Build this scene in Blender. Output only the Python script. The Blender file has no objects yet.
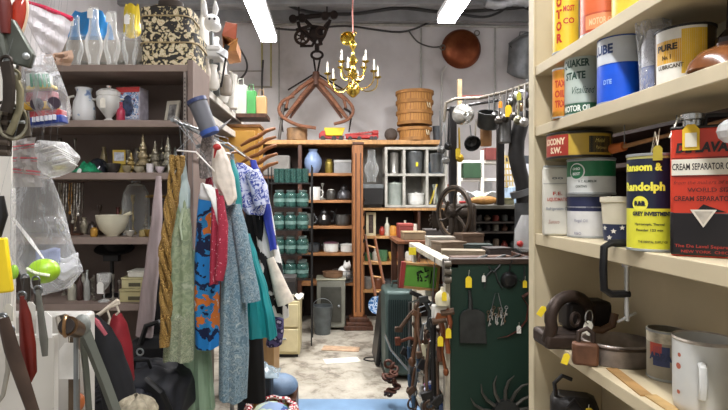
import bpy, math, random
from mathutils import Vector, Matrix
random.seed(7)
C = bpy.context.scene.collection
PI = math.pi
F, VX, VY, CZ = 520.0, 330.0, 198.0, 1.55      # focal length (px), principal point, eye height
def P(px, py, Y): return Vector(((px-VX)/F*Y, Y, CZ-(py-VY)/F*Y))
def PX(px, Y): return (px-VX)/F*Y
def PZ(py, Y): return CZ-(py-VY)/F*Y
def W(n, Y): return n/F*Y
def lin(h):
    h = h.lstrip('#'); c = [int(h[i:i+2], 16)/255 for i in (0, 2, 4)]
    return [((x+.055)/1.055)**2.4 if x > .04045 else x/12.92 for x in c]+[1]
# ---------------------------------------------------------------- materials
MC = {}
def M(col, rough=.6, metal=0., noise=.12, scale=12., bump=0., alpha=1., trans=0., emit=0., coat=0., stretch=None):
    key = (col, rough, metal, noise, scale, bump, alpha, trans, emit, coat, stretch)
    if key in MC: return MC[key]
    m = bpy.data.materials.new('m_'+col.strip('#')); m.use_nodes = True
    nt = m.node_tree; N = nt.nodes; L = nt.links; b = N['Principled BSDF']
    c = lin(col)
    b.inputs['Base Color'].default_value = c
    b.inputs['Roughness'].default_value = rough; b.inputs['Metallic'].default_value = metal
    b.inputs['Alpha'].default_value = alpha; b.inputs['Transmission Weight'].default_value = trans
    b.inputs['Coat Weight'].default_value = coat
    if emit:
        b.inputs['Emission Color'].default_value = c; b.inputs['Emission Strength'].default_value = emit
    if noise > 0 or bump > 0:
        tc = N.new('ShaderNodeTexCoord'); mp = N.new('ShaderNodeMapping'); nz = N.new('ShaderNodeTexNoise')
        nz.inputs['Scale'].default_value = scale; nz.inputs['Detail'].default_value = 5
        if stretch: mp.inputs['Scale'].default_value = stretch
        L.new(tc.outputs['Object'], mp.inputs[0]); L.new(mp.outputs[0], nz.inputs['Vector'])
        r = N.new('ShaderNodeValToRGB'); r.color_ramp.elements[0].position = .3; r.color_ramp.elements[1].position = .7
        r.color_ramp.elements[0].color = [max(0, x*(1-noise*1.6)) for x in c[:3]]+[1]
        r.color_ramp.elements[1].color = [min(1, x*(1+noise)) for x in c[:3]]+[1]
        L.new(nz.outputs[0], r.inputs[0]); L.new(r.outputs[0], b.inputs['Base Color'])
        if bump > 0:
            bp = N.new('ShaderNodeBump'); bp.inputs['Strength'].default_value = bump; bp.inputs['Distance'].default_value = .01
            L.new(nz.outputs[0], bp.inputs['Height']); L.new(bp.outputs[0], b.inputs['Normal'])
    MC[key] = m; return m
def pattern(name, cols, scale=20, kind='voronoi', rough=.8, warp=.0, vec=(1, 1, 1), const=True, bump=0.):
    """procedural cloth / print: cols = [(pos, hex), ...] over a voronoi, noise or wave field"""
    m = bpy.data.materials.new(name); m.use_nodes = True
    nt = m.node_tree; N = nt.nodes; L = nt.links; b = N['Principled BSDF']; b.inputs['Roughness'].default_value = rough
    tc = N.new('ShaderNodeTexCoord'); mp = N.new('ShaderNodeMapping'); mp.inputs['Scale'].default_value = vec
    L.new(tc.outputs['Object'], mp.inputs[0]); src = mp.outputs[0]
    if warp:
        nz = N.new('ShaderNodeTexNoise'); nz.inputs['Scale'].default_value = scale*.6
        mx = N.new('ShaderNodeMix'); mx.data_type = 'VECTOR'; mx.inputs[0].default_value = warp
        L.new(src, nz.inputs['Vector']); L.new(src, mx.inputs[4]); L.new(nz.outputs['Color'], mx.inputs[5]); src = mx.outputs[1]
    if kind == 'voronoi':
        t = N.new('ShaderNodeTexVoronoi'); t.inputs['Scale'].default_value = scale; out = t.outputs['Distance']
    elif kind == 'cell':
        t = N.new('ShaderNodeTexVoronoi'); t.inputs['Scale'].default_value = scale; out = t.outputs['Color']
    elif kind == 'wave':
        t = N.new('ShaderNodeTexWave'); t.inputs['Scale'].default_value = scale; t.inputs['Distortion'].default_value = 2; out = t.outputs['Fac']
    elif kind == 'check':
        t = N.new('ShaderNodeTexChecker'); t.inputs['Scale'].default_value = scale; out = t.outputs['Fac']
    else:
        t = N.new('ShaderNodeTexNoise'); t.inputs['Scale'].default_value = scale; t.inputs['Detail'].default_value = 6; out = t.outputs[0]
    L.new(src, t.inputs['Vector'])
    r = N.new('ShaderNodeValToRGB'); e = r.color_ramp.elements
    if const: r.color_ramp.interpolation = 'CONSTANT'
    e[0].position = cols[0][0]; e[0].color = lin(cols[0][1]); e[1].position = cols[1][0]; e[1].color = lin(cols[1][1])
    for p_, c_ in cols[2:]:
        q = e.new(p_); q.color = lin(c_)
    L.new(out, r.inputs[0]); L.new(r.outputs[0], b.inputs['Base Color'])
    if bump:
        bp = N.new('ShaderNodeBump'); bp.inputs['Strength'].default_value = bump; bp.inputs['Distance'].default_value = .01
        L.new(out, bp.inputs['Height']); L.new(bp.outputs[0], b.inputs['Normal'])
    return m
def glass(col, alpha=.35, rough=.08): return M(col, rough, 0, 0, alpha=alpha)
def glassy(col='#e6ebea', a0=.10, a1=.85, rough=.06, wrinkle=0., wscale=14):
    """thin glass / plastic: clear when seen square on, denser at grazing angles"""
    key = ('glassy', col, a0, a1, rough, wrinkle, wscale)
    if key in MC: return MC[key]
    m = bpy.data.materials.new('clear_'+col.strip('#')); m.use_nodes = True; nt = m.node_tree; N = nt.nodes; L = nt.links; b = N['Principled BSDF']
    b.inputs['Base Color'].default_value = lin(col); b.inputs['Roughness'].default_value = rough
    lw = N.new('ShaderNodeLayerWeight'); lw.inputs[0].default_value = .35
    mr = N.new('ShaderNodeMapRange'); mr.inputs[3].default_value = a0; mr.inputs[4].default_value = a1
    L.new(lw.outputs['Facing'], mr.inputs[0]); L.new(mr.outputs[0], b.inputs['Alpha'])
    if wrinkle:
        tc = N.new('ShaderNodeTexCoord'); nz = N.new('ShaderNodeTexNoise'); nz.inputs['Scale'].default_value = wscale; nz.inputs['Detail'].default_value = 3; nz.inputs['Distortion'].default_value = 1.5
        bp = N.new('ShaderNodeBump'); bp.inputs['Strength'].default_value = wrinkle; bp.inputs['Distance'].default_value = .03
        L.new(tc.outputs['Object'], nz.inputs['Vector']); L.new(nz.outputs[0], bp.inputs['Height']); L.new(bp.outputs[0], b.inputs['Normal']); L.new(bp.outputs[0], lw.inputs[1])
    MC[key] = m; return m
# ---------------------------------------------------------------- mesh builder
class MB:
    def __init__(s): s.v = []; s.f = []
    def add(s, v, f):
        o = len(s.v); s.v += [Vector(x) for x in v]; s.f += [tuple(i+o for i in q) for q in f]; return s
    def box(s, x0, x1, y0, y1, z0, z1, rot=None):
        v = [Vector((x, y, z)) for z in (z0, z1) for y in (y0, y1) for x in (x0, x1)]
        if rot is not None:
            c = Vector(((x0+x1)/2, (y0+y1)/2, (z0+z1)/2)); v = [c+rot@(p-c) for p in v]
        return s.add(v, [(0, 2, 3, 1), (4, 5, 7, 6), (0, 1, 5, 4), (2, 6, 7, 3), (0, 4, 6, 2), (1, 3, 7, 5)])
    def grid(s, fn, nu, nv, closed=False):
        v = [fn(i/(nu if closed else nu-1), j/(nv-1)) for j in range(nv) for i in range(nu)]
        f = []
        for j in range(nv-1):
            for i in range(nu if closed else nu-1):
                a = j*nu+i; b = j*nu+(i+1) % nu; f.append((a, b, b+nu, a+nu))
        return s.add(v, f)
    def lathe(s, prof, o=(0, 0, 0), n=24, rot=None, cap=True, sx=1., sy=1.):
        o = Vector(o); v = []
        for r, z in prof:
            for i in range(n):
                a = 2*PI*i/n; p = Vector((r*math.cos(a)*sx, r*math.sin(a)*sy, z))
                if rot is not None: p = rot@p
                v.append(o+p)
        f = [(j*n+i, j*n+(i+1) % n, (j+1)*n+(i+1) % n, (j+1)*n+i) for j in range(len(prof)-1) for i in range(n)]
        if cap:
            if prof[0][0] > 1e-5: f.append(tuple(range(n-1, -1, -1)))
            if prof[-1][0] > 1e-5: f.append(tuple((len(prof)-1)*n+i for i in range(n)))
        return s.add(v, f)
    def tube(s, pts, r, n=8, closed=False, flat=1.):
        pts = [Vector(p) for p in pts]; m = len(pts); rs = r if isinstance(r, (list, tuple)) else [r]*m
        v = []; up = None
        for k in range(m):
            if closed: t = pts[(k+1) % m]-pts[k-1]
            else: t = pts[min(k+1, m-1)]-pts[max(k-1, 0)]
            if t.length < 1e-9: t = Vector((0, 0, 1))
            t.normalize()
            if up is None:
                up = Vector((0, 0, 1)) if abs(t.z) < .9 else Vector((0, 1, 0))
            a = t.cross(up)
            if a.length < 1e-6: a = t.orthogonal()
            a.normalize(); b = a.cross(t); up = b
            for i in range(n):
                q = 2*PI*i/n; v.append(pts[k]+(a*math.cos(q)+b*math.sin(q)*flat)*rs[k])
        f = [(j*n+i, j*n+(i+1) % n, ((j+1) % m)*n+(i+1) % n, ((j+1) % m)*n+i) for j in range(m if closed else m-1) for i in range(n)]
        if not closed: f += [tuple(range(n-1, -1, -1)), tuple((m-1)*n+i for i in range(n))]
        return s.add(v, f)
    def prism(s, poly, d, mtx=None):
        """poly of (x, z) extruded along y from 0 to d"""
        n = len(poly); v = [Vector((x, 0, z)) for x, z in poly]+[Vector((x, d, z)) for x, z in poly]
        if mtx is not None: v = [mtx@p for p in v]
        f = [tuple(range(n)), tuple(range(2*n-1, n-1, -1))]+[(i, (i+1) % n+0, (i+1) % n+n, i+n) for i in range(n)]
        f = f[:2]+[(q[1], q[0], q[3], q[2]) for q in f[2:]]
        return s.add(v, f)
    def ball(s, c, r, n=16, m=10):
        c = Vector(c); r = (r, r, r) if not isinstance(r, (tuple, list)) else r
        def fn(u, w):
            a = 2*PI*u; b = PI*(w-.5); b = max(-PI/2+.02, min(PI/2-.02, b))
            return c+Vector((r[0]*math.cos(a)*math.cos(b), r[1]*math.sin(a)*math.cos(b), r[2]*math.sin(b)))
        o = len(s.v); s.grid(fn, n, m, True)
        s.f += [tuple(o+i for i in range(n-1, -1, -1)), tuple(o+(m-1)*n+i for i in range(n))]
        return s
    def ring(s, c, r, t, n=24, rot=None, sx=1., sz=1., seg=6):
        """torus in the xz plane"""
        c = Vector(c); pts = []
        for i in range(n):
            a = 2*PI*i/n; p = Vector((r*math.cos(a)*sx, 0, r*math.sin(a)*sz)); pts.append(c+(rot@p if rot is not None else p))
        return s.tube(pts, t, seg, True)
def smooth(pts, k=6):
    p = [Vector(q) for q in pts]; out = []
    for i in range(len(p)-1):
        a, b, c, d = p[max(i-1, 0)], p[i], p[i+1], p[min(i+2, len(p)-1)]
        for j in range(k):
            t = j/k; out.append(.5*((2*b)+(c-a)*t+(2*a-5*b+4*c-d)*t*t+(3*b-a-3*c+d)*t**3))
    return out+[p[-1]]
def obj(name, mb, mat, parent=None, bev=0., solid=0., smooth=True, kind=None, label=None, subsurf=0):
    me = bpy.data.meshes.new(name); me.from_pydata([tuple(v) for v in mb.v], [], mb.f); me.update()
    o = bpy.data.objects.new(name, me); C.objects.link(o); me.materials.append(mat)
    if smooth:
        me.shade_smooth(); me.set_sharp_from_angle(angle=math.radians(38))
    if solid: d = o.modifiers.new('s', 'SOLIDIFY'); d.thickness = solid; d.offset = 0
    if subsurf: d = o.modifiers.new('u', 'SUBSURF'); d.levels = d.render_levels = subsurf
    if bev: d = o.modifiers.new('b', 'BEVEL'); d.width = bev; d.segments = 2; d.limit_method = 'ANGLE'
    if parent is not None: o.parent = parent
    if kind: o['kind'] = kind
    if label: o['label'] = label
    return o
def thing(name, label, cat, group=None, loc=(0, 0, 0), rz=0):
    o = bpy.data.objects.new(name, None); C.objects.link(o); o.location = loc; o.rotation_euler = (0, 0, rz)
    o.empty_display_size = .05
    o['label'] = label; o['category'] = cat
    if group: o['group'] = group
    return o
def solo(name, label, cat, mb, mat, group=None, loc=None, rz=0, **k):
    o = obj(name, mb, mat, None, **k); o['label'] = label; o['category'] = cat
    if group: o['group'] = group
    if loc is not None: o.location = loc; o.rotation_euler = (0, 0, rz)
    return o
def struct(name, mb, mat, **k):
    o = obj(name, mb, mat, None, kind='structure', **k); return o
def RX(a): return Matrix.Rotation(a, 3, 'X')
def RY(a): return Matrix.Rotation(a, 3, 'Y')
def RZ(a): return Matrix.Rotation(a, 3, 'Z')
def copy_tree(o, parent=None):
    c = o.copy(); C.objects.link(c)
    if parent is not None: c.parent = parent
    for ch in list(o.children): copy_tree(ch, c)
    return c
def dup(o, loc, rz=0, label=None, sc=None):
    c = copy_tree(o); c.location = loc; c.rotation_euler = (0, 0, rz)
    if label: c['label'] = label
    if sc: c.scale = sc
    return c
# ---------------------------------------------------------------- lettering
def glyphs(txt, size, bold=.02, sp=1.0, shear=0.):
    cu = bpy.data.curves.new('t', 'FONT'); cu.body = txt; cu.size = size; cu.align_x = 'CENTER'; cu.offset = bold*size; cu.space_character = sp
    cu.resolution_u = 2; cu.shear = shear; cu.align_y = 'CENTER'; cu.space_line = .9
    o = bpy.data.objects.new('t', cu); C.objects.link(o)
    me = bpy.data.meshes.new_from_object(o); C.objects.unlink(o); bpy.data.objects.remove(o)
    v = [tuple(p.co) for p in me.vertices]; f = [tuple(p.vertices) for p in me.polygons]; bpy.data.meshes.remove(me)
    return v, f
def text_flat(parent, txt, c, size, mat, width=None, rot=None, bold=.02, name='lettering', shear=0.):
    """letters on a plane facing -y"""
    v, f = glyphs(txt, size, bold, shear=shear); w = max(p[0] for p in v)-min(p[0] for p in v); k = width/w if width else 1
    c = Vector(c); mb = MB(); R = rot if rot is not None else Matrix.Identity(3)
    mb.add([c+R@Vector((x*k, 0, y)) for x, y, z in v], f)
    return obj(name, mb, mat, parent, smooth=False)
def text_can(parent, txt, R, z, size, mat, width=None, ang=0, bold=.02, shear=0., vert=False):
    v, f = glyphs(txt, size, bold, shear=shear); w = max(p[0] for p in v)-min(p[0] for p in v); k = width/w if width else 1
    mb = MB(); out = []
    for x, y, zz in v:
        a = x*k/R+ang; out.append(Vector((R*math.sin(a), -R*math.cos(a), z+y)))
    mb.add(out, f); return obj('lettering', mb, mat, parent, smooth=False)
def band(R, z0, z1, a0=-PI, a1=PI, n=32):
    return MB().grid(lambda u, w: Vector((R*math.sin(a0+(a1-a0)*u), -R*math.cos(a0+(a1-a0)*u), z0+(z1-z0)*w)), n, 2)
# ---------------------------------------------------------------- price tag (part)
def price_tag(parent, c, size=.03, col='#f2dc2a', rz=0., tilt=0., string=.02, name='price_tag'):
    c = Vector(c); h = size; w = size*.55
    poly = [(-w/2, -h), (w/2, -h), (w/2, -h*.2), (w*.22, 0), (-w*.22, 0), (-w/2, -h*.2)]
    mt = Matrix.Translation(c) @ Matrix.Rotation(rz, 4, 'Z') @ Matrix.Rotation(tilt, 4, 'Y')
    p = obj(name, MB().prism(poly, .0012, mt), M(col, .7, 0, .05, 40), parent, smooth=False)
    if string: obj('string', MB().tube([c, c+Vector((string*.1, 0.001, string))], .0007, 4), M('#e8e2d0', .8, 0, 0), p)
    return p
# ================================================================ setting
def floor_mat():
    m = bpy.data.materials.new('worn_concrete'); m.use_nodes = True; nt = m.node_tree; N = nt.nodes; L = nt.links; b = N['Principled BSDF']
    tc = N.new('ShaderNodeTexCoord'); n1 = N.new('ShaderNodeTexNoise'); n1.inputs['Scale'].default_value = 3.2; n1.inputs['Detail'].default_value = 10; n1.inputs['Roughness'].default_value = .72
    n1.inputs['Distortion'].default_value = .2
    r = N.new('ShaderNodeValToRGB'); e = r.color_ramp.elements
    e[0].position = .36; e[0].color = lin('#6b6257'); e[1].position = .47; e[1].color = lin('#a19a8c'); q = e.new(.62); q.color = lin('#b9b3a5'); q = e.new(.43); q.color = lin('#877f72')
    L.new(tc.outputs['Object'], n1.inputs['Vector']); L.new(n1.outputs[0], r.inputs[0])
    v = N.new('ShaderNodeTexVoronoi'); v.feature = 'DISTANCE_TO_EDGE'; v.inputs['Scale'].default_value = 1.3
    n2 = N.new('ShaderNodeTexNoise'); n2.inputs['Scale'].default_value = 5; n2.inputs['Detail'].default_value = 8
    mv = N.new('ShaderNodeMix'); mv.data_type = 'VECTOR'; mv.inputs[0].default_value = .35
    L.new(tc.outputs['Object'], n2.inputs['Vector']); L.new(tc.outputs['Object'], mv.inputs[4]); L.new(n2.outputs['Color'], mv.inputs[5]); L.new(mv.outputs[1], v.inputs['Vector'])
    cr = N.new('ShaderNodeValToRGB'); cr.color_ramp.elements[0].color = (.25, .22, .18, 1); cr.color_ramp.elements[1].color = (1, 1, 1, 1); cr.color_ramp.elements[1].position = .022
    L.new(v.outputs['Distance'], cr.inputs[0])
    mx = N.new('ShaderNodeMix'); mx.data_type = 'RGBA'; mx.blend_type = 'MULTIPLY'; mx.inputs[0].default_value = .45
    L.new(r.outputs[0], mx.inputs[6]); L.new(cr.outputs[0], mx.inputs[7]); L.new(mx.outputs[2], b.inputs['Base Color'])
    b.inputs['Roughness'].default_value = .5; return m
XL, XR, YB, ZC = -2.6, 3.1, 7.25, 4.06
struct('floor', MB().box(XL, XR, -1.0, YB, -.1, 0), floor_mat())
wallm = pattern('painted_block', [(.25, '#a09b95'), (.42, '#cbc6c3'), (.6, '#dad6d4'), (.8, '#e0dcda')], 1.6, 'noise', .75, 0, (1, 1, 1), False, .15)
struct('wall_back', MB().box(XL, XR, YB, YB+.15, 0, ZC+.2), wallm)
struct('wall_left', MB().box(XL-.15, XL, -1.0, YB, 0, ZC+.2), wallm)
struct('wall_right', MB().box(XR, XR+.15, -1.0, YB, 0, ZC+.2), wallm)
ceilm = M('#9d9d9d', .8, 0, .15, 3, .2)
struct('ceiling', MB().box(XL, XR, -1.0, YB, ZC, ZC+.15), ceilm)
for i, y in enumerate((6.95, 6.35, 5.7, 5.0, 4.2, 3.4)):
    struct('trim_%d' % (i+1), MB().box(XL, XR, y, y+.09, ZC-.14, ZC-.001), M('#8f8f8f', .8, 0, .15, 4, .2))
# conduits on the back wall
def conduit(pts, r, label, col='#b5b3ac', name='conduit_pipe'):
    return solo(name, label, 'pipe', MB().tube(pts, r, 8), M(col, .5, .2, .1, 20), 'conduits on the back wall')
conduit([P(262, 27, 7.23), P(300, 23.5, 7.23), P(540, 27, 7.23)], .022, 'thick grey horizontal conduit running under the ceiling along the back wall')
conduit([P(421, 28, 7.236), P(421, 91, 7.236), P(421, 150, 7.236)], .014, 'thin vertical conduit on back wall behind the bushel baskets')
conduit([P(495, 28, 7.236), P(495, 110, 7.236)], .014, 'vertical conduit on back wall between copper pan and grey tub')
conduit([P(446, 66, 7.236), P(442, 72, 7.236), P(441, 130, 7.236)], .014, 'grey pipe dropping down the wall below the copper pan', '#c9c7c0')
conduit([P(262, 43, 7.236), P(262, 68, 7.236)], .012, 'thin vertical pipe directly under the left tube light', '#c2b77a')
conduit([P(271, 40, 7.236), P(271, 86, 7.236)], .012, 'thin vertical pipe with yellow band right of the left tube light', '#b9ad76')
conduit([P(228, 86, 7.236), P(272, 87, 7.236)], .014, 'short horizontal pipe on wall above the green shopping bag', '#a49d8e')
conduit([P(228, 71, 7.236), P(262, 71, 7.236)], .010, 'thin horizontal rod on the wall above another short pipe', '#aaa398')
conduit([P(279, 25, 7.236), P(279, 120, 7.236)], .010, 'pale vertical conduit on wall left of hay grapple', '#a8a69e')
def cable(pts, r, label, col='#3a3836'):
    # smooth the polyline
    p = [Vector(q) for q in pts]; out = []
    for i in range(len(p)-1):
        a, b, c, d = p[max(i-1, 0)], p[i], p[i+1], p[min(i+2, len(p)-1)]
        for k in range(6):
            t = k/6; out.append(.5*((2*b)+(c-a)*t+(2*a-5*b+4*c-d)*t*t+(3*b-a-3*c+d)*t**3))
    out.append(p[-1])
    return solo('cable', label, 'cable', MB().tube(out, r, 6), M(col, .6, 0, .1), 'cables along the ceiling and wall')
cable([P(262, 27, 7.1), P(300, 30, 7.1), P(345, 26, 7.1), P(400, 32, 7.1), P(430, 22, 7.1)], .014, 'black cable sagging along the back wall behind the chandelier')
cable([P(408, 30, 7.15), P(418, 42, 7.15), P(432, 47, 7.15), P(443, 46, 7.15)], .01, 'thin cable drooping to the left side of copper pan', '#55524d')
cable([P(262, -12, 6.8), P(300, 10, 6.8), P(350, 14, 6.8), P(400, 8, 6.8), P(450, 12, 6.8), P(540, 6, 6.8)], .022, 'thick dark cable hanging across the ceiling beams', '#2f2e2d')
cable([P(440, 10, 6.6), P(480, 17, 6.6), P(500, 12, 6.6), P(512, 4, 6.6), P(540, 14, 6.6)], .016, 'dark looped cable above grey tub at the ceiling', '#2a2a2a')
cable([P(236, 43, 7.1), P(246, 60, 7.1), P(246, 72, 7.1), P(237, 82, 7.1)], .014, 'dark curved cable arcing beside the cardboard box', '#4d4a46')
cable([P(263, 60, 7.2), P(262, 85, 7.2), P(264, 120, 7.2)], .014, 'dark cable dropping straight down under left tube light', '#4d4a46')
# silver flexible duct at the ceiling
pts = [P(486+i*3.3, 1+2*math.sin(i*.5), 6.2) for i in range(14)]
solo('flexible_duct', 'silver flexible duct under ceiling right of the tube light', 'duct', MB().tube(pts, [.07+.008*(i % 2) for i in range(14)], 12), M('#b9bcc0', .3, .9, .1, 20))
# ---------------------------------------------------------------- tube lights
EM = 42
def tube_light(x, y0, y1, z, label):
    t = thing('fluorescent_light', label, 'light', 'ceiling tube lights')
    obj('housing', MB().box(x-.09, x+.09, y0, y1, z+.05, z+.10), M('#dcdcd8', .5, 0, .03), t, bev=.008)
    obj('diffuser', MB().box(x-.08, x+.08, y0+.01, y1-.01, z, z+.05), M('#f6f6ff', .4, 0, 0, emit=EM), t, bev=.015)
    for yy in (y0, y1): obj('end_cap', MB().box(x-.085, x+.085, yy-.012, yy+.012, z-.003, z+.05), M('#c9c9c4', .5, 0, 0), t)
    for yy in (y0+.2, y1-.2):
        obj('hanger_wire', MB().tube([(x, yy, z+.10), (x, yy, ZC)], .004, 5), M('#777777', .5, .5, 0), t)
    return t
tube_light(-.66, 3.2, 5.6, 3.23, 'long white fluorescent tube light hanging at the left')
tube_light(1.12, 2.6, 5.0, 3.23, 'long white fluorescent tube light hanging right of chandelier')
tube_light(.1, -.9, 1.4, 3.23, 'fluorescent tube light overhead behind the viewer')
# ---------------------------------------------------------------- copper pan on the wall
Y = 7.1; c = P(462, 48, 7.17)
t = thing('copper_pan', 'round brown copper pan hanging high on the back wall', 'pan')
cop = pattern('hammered_copper', [(.0, '#4d2412'), (.45, '#7c3f22'), (.7, '#9a5a36'), (1., '#b57448')], 5, 'noise', .38, 0, (1, 1, 1), False, .3)
cop.node_tree.nodes['Principled BSDF'].inputs['Metallic'].default_value = .7
R = .275
obj('bowl', MB().lathe([(.0, .05), (.15, .045), (.2, .02), (.235, -.05), (.27, -.055), (.275, -.045), (.245, .03), (.2, .062), (0, .066)], c, 40, RX(PI/2), cap=False), cop, t)
for s in (-1, 1):
    a = c+Vector((s*R*.72, -.03, R*.72)) if s > 0 else c+Vector((-R*1.0, -.03, 0))
    obj('handle', MB().ring(a, .035, .008, 12), M('#8a8378', .4, .8), t)
# ---------------------------------------------------------------- galvanised tub on the wall, far right
t = thing('metal_tub', 'grey galvanised tub hanging on the wall at top right', 'tub')
g = M('#8c8e8e', .45, .6, .2, 8)
Y = 6.9
def tubfn(u, w):
    x = 509+29*u-2*w*(1-u)+2*w*u; y = 44-6*math.sin(u*PI)+(44*w)*(1-.35*abs(2*u-1)**2*w); d = -.22*math.sin(PI*u)*(1-w*.3)
    q = P(x, y, 7.15); q.y += d; return q
obj('body', MB().grid(tubfn, 14, 10), g, t, solid=.012)
obj('rim', MB().tube([tubfn(i/13, 0) for i in range(14)], .014, 8), M('#6e7070', .4, .7), t)
obj('cavity', MB().grid(lambda u, w: P(510+27*u, 46+8*w*math.sin(PI*u), 7.12-.02*w), 8, 3), M('#3b3b3a', .6, .4), t, solid=.01)
obj('handle', MB().tube([P(519, 38, 7.05), P(520, 32, 7.08), P(528, 32, 7.08), P(529, 38, 7.05)], .008, 6), g, t)
# ---------------------------------------------------------------- hay trolley with wooden grapple
iron = M('#2b211c', .6, .6, .3, 15, .3); rust = M('#3a2a20', .7, .4, .3, 20, .3)
Y = 6.5
t = thing('hay_trolley', 'black cast iron hay trolley with rollers hung under ceiling', 'trolley')
obj('track_bar', MB().tube([P(292, 19, Y), P(305, 17, Y), P(325, 15, Y), P(334, 14, Y)], .03, 8), iron, t)
for x, y in ((293, 19), (302, 18), (325, 16), (334, 15)):
    for dy in (-.1, .1):
        q = P(x, y, Y+dy); obj('wheel', MB().tube([q-Vector((0, .02, 0)), q+Vector((0, .02, 0))], .05, 16), iron, t)
for s in range(7):
    a = s*2*PI/7; q = P(302, 37, Y)
    if s == 0:
        obj('pulley', MB().ring(q, .085, .018, 24), rust, t); obj('pulley_hub', MB().tube([q-Vector((0, .04, 0)), q+Vector((0, .04, 0))], .03, 12), rust, t)
    obj('spoke', MB().tube([q, q+Vector((.085*math.cos(a), 0, .085*math.sin(a)))], .009, 5), rust, t)
obj('frame', MB().tube([P(298, 22, Y), P(300, 30, Y), P(312, 40, Y), P(318, 46, Y), P(324, 36, Y), P(330, 20, Y)], .022, 8).tube([P(305, 20, Y), P(318, 33, Y), P(321, 45, Y)], .024, 8).tube([P(300, 46, Y), P(312, 46, Y), P(322, 30, Y), P(328, 22, Y)], .018, 6).tube([P(296, 30, Y), P(310, 26, Y), P(326, 28, Y)], .02, 6).ball(P(316, 33, Y), (.09, .05, .09), 12, 8), iron, t)
obj('pulley', MB().ring(P(321, 32, Y-.04), .06, .016, 20), rust, t)
obj('swivel', MB().tube([P(317, 44, Y), P(317, 52, Y)], .03, 8).ring(P(317, 55, Y), .07, .016, 18, sz=.7), iron, t)
for s in (-1, 1):
    obj('hanging_rod', MB().tube([P(317+s*3.5, 57, Y), P(316.5+s*.8, 73, Y)], .012, 6), iron, t)
    obj('ceiling_strap', MB().tube([P(313+s*14, 17, Y), Vector((PX(313+s*14, Y), Y, ZC-.02))], .01, 5), iron, t)
t = thing('hay_grapple', 'reddish brown wooden hay grapple spread in triangle below the iron trolley', 'grapple')
wd = M('#7d4f35', .6, 0, .3, 14, .2, stretch=(1, 1, 6)); wd2 = M('#5e3a27', .6, 0, .3, 14, .2)
obj('head_block', MB().tube([P(316, 72, Y), P(316, 79, Y), P(316, 85, Y)], [.04, .055, .05], 10), wd2, t)
for s in (-1, 1):
    def q(x, y, d=0): return P(316+s*x, y, Y+d)
    obj('arm', MB().tube([q(2, 82), q(14, 96), q(27, 113), q(31, 118)], [.03, .03, .026, .02], 8), wd, t)
    obj('arm', MB().tube([q(3, 79, -.04), q(16, 88, -.04), q(28, 99, -.04), q(30, 108, -.04)], [.03, .028, .022, .016], 8), wd, t)
    obj('arm', MB().tube([q(0, 84, .06), q(12, 98, .06), q(26, 118, .06)], [.024, .024, .016], 8), wd2, t)
    obj('brace_rod', MB().tube([q(2, 74), q(28, 90)], .011, 6), iron, t)
    obj('hook', MB().tube([q(28, 108), q(34, 112), q(35, 119), q(33, 132)], [.02, .016, .014, .01], 6), iron, t)
pts = [P(282+9*(1-math.cos(a)), 108, Y) for a in (0,)]
obj('hoop', MB().tube(smooth([P(294, 96, Y-.05), P(283, 101, Y-.05), P(279, 110, Y-.05), P(284, 118, Y-.06), P(298, 125, Y-.08), P(316, 128, Y-.08)]), .022, 8), wd, t)
obj('hoop', MB().tube(smooth([P(338, 92, Y-.05), P(350, 103, Y-.05), P(353, 112, Y-.05), P(347, 120, Y-.06), P(334, 124, Y-.08)]), .02, 8), wd, t)
obj('strap', MB().tube([P(284, 104, Y), P(282, 118, Y), P(280, 132, Y), P(279, 139.5, Y)], .02, 6), M('#55504a', .6, .4), t)
# ---------------------------------------------------------------- chandelier
Y = 4.4
t = thing('brass_chandelier', 'polished brass chandelier with candle arms hanging on a cord', 'chandelier')
br = M('#c7a94e', .22, 1., .1, 10); br2 = M('#a88f3c', .25, 1., .1, 10)
cx = P(353, 60, Y)
zz = lambda py: PZ(py, Y)-cx.z
def rel(m): return m
col = [(.0, 98), (.02, 97), (.055, 93), (.06, 90), (.05, 86.5), (.015, 84), (.012, 80), (.035, 77), (.04, 74), (.02, 71), (.015, 66), (.04, 62), (.03, 58), (.012, 55), (.012, 50), (.03, 47), (.03, 44), (.01, 40), (.01, 34)]
obj('column', MB().lathe([(r, zz(p)) for r, p in col], cx, 20, cap=False), br, t)
obj('canopy', MB().lathe([(.0, .02), (.03, .018), (.055, 0), (.06, -.012)], P(347.5, 38, Y-.03), 20, RX(-.9), cap=False), br2, t, solid=.003)
obj('cord', MB().tube([P(353, 34, Y), P(352.6, 15, Y), (cx.x, Y, ZC)], .006, 6), M('#b9776a', .7), t)
obj('chain_loop', MB().ring(P(354, 33, Y), .018, .004, 12), br, t)
for tier, (n, rr, zc, zt, ph) in enumerate(((6, .225, 84, 76, .3), (4, .14, 72, 65, .8))):
    for k in range(n):
        a = ph+2*PI*k/n; dx, dy = math.cos(a), math.sin(a)
        def q(r, z): return Vector((cx.x+dx*r, Y+dy*r, z))
        z0 = PZ(zc, Y); z1 = PZ(zt, Y)
        arm = obj('arm', MB().tube(smooth([q(.02, z0+.02), q(rr*.35, z0-.045), q(rr*.7, z0-.05), q(rr*.95, z0-.01), q(rr, z1)], 4), .005, 6), br, t)
        obj('drip_pan', MB().lathe([(0, -.008), (.018, -.006), (.032, .004), (.033, .007), (.01, .002), (0, .002)], q(rr, z1), 14, cap=False), br2, arm)
        obj('candle', MB().lathe([(.008, 0), (.008, .06), (0, .061)], q(rr, z1+.002), 8), M('#efe9d2', .5, 0, 0), arm)
        obj('bulb', MB().lathe([(.003, 0), (.008, .012), (.006, .028), (0, .045)], q(rr, z1+.062), 8, cap=False), glass('#f5f2e4', .6), arm)
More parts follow.
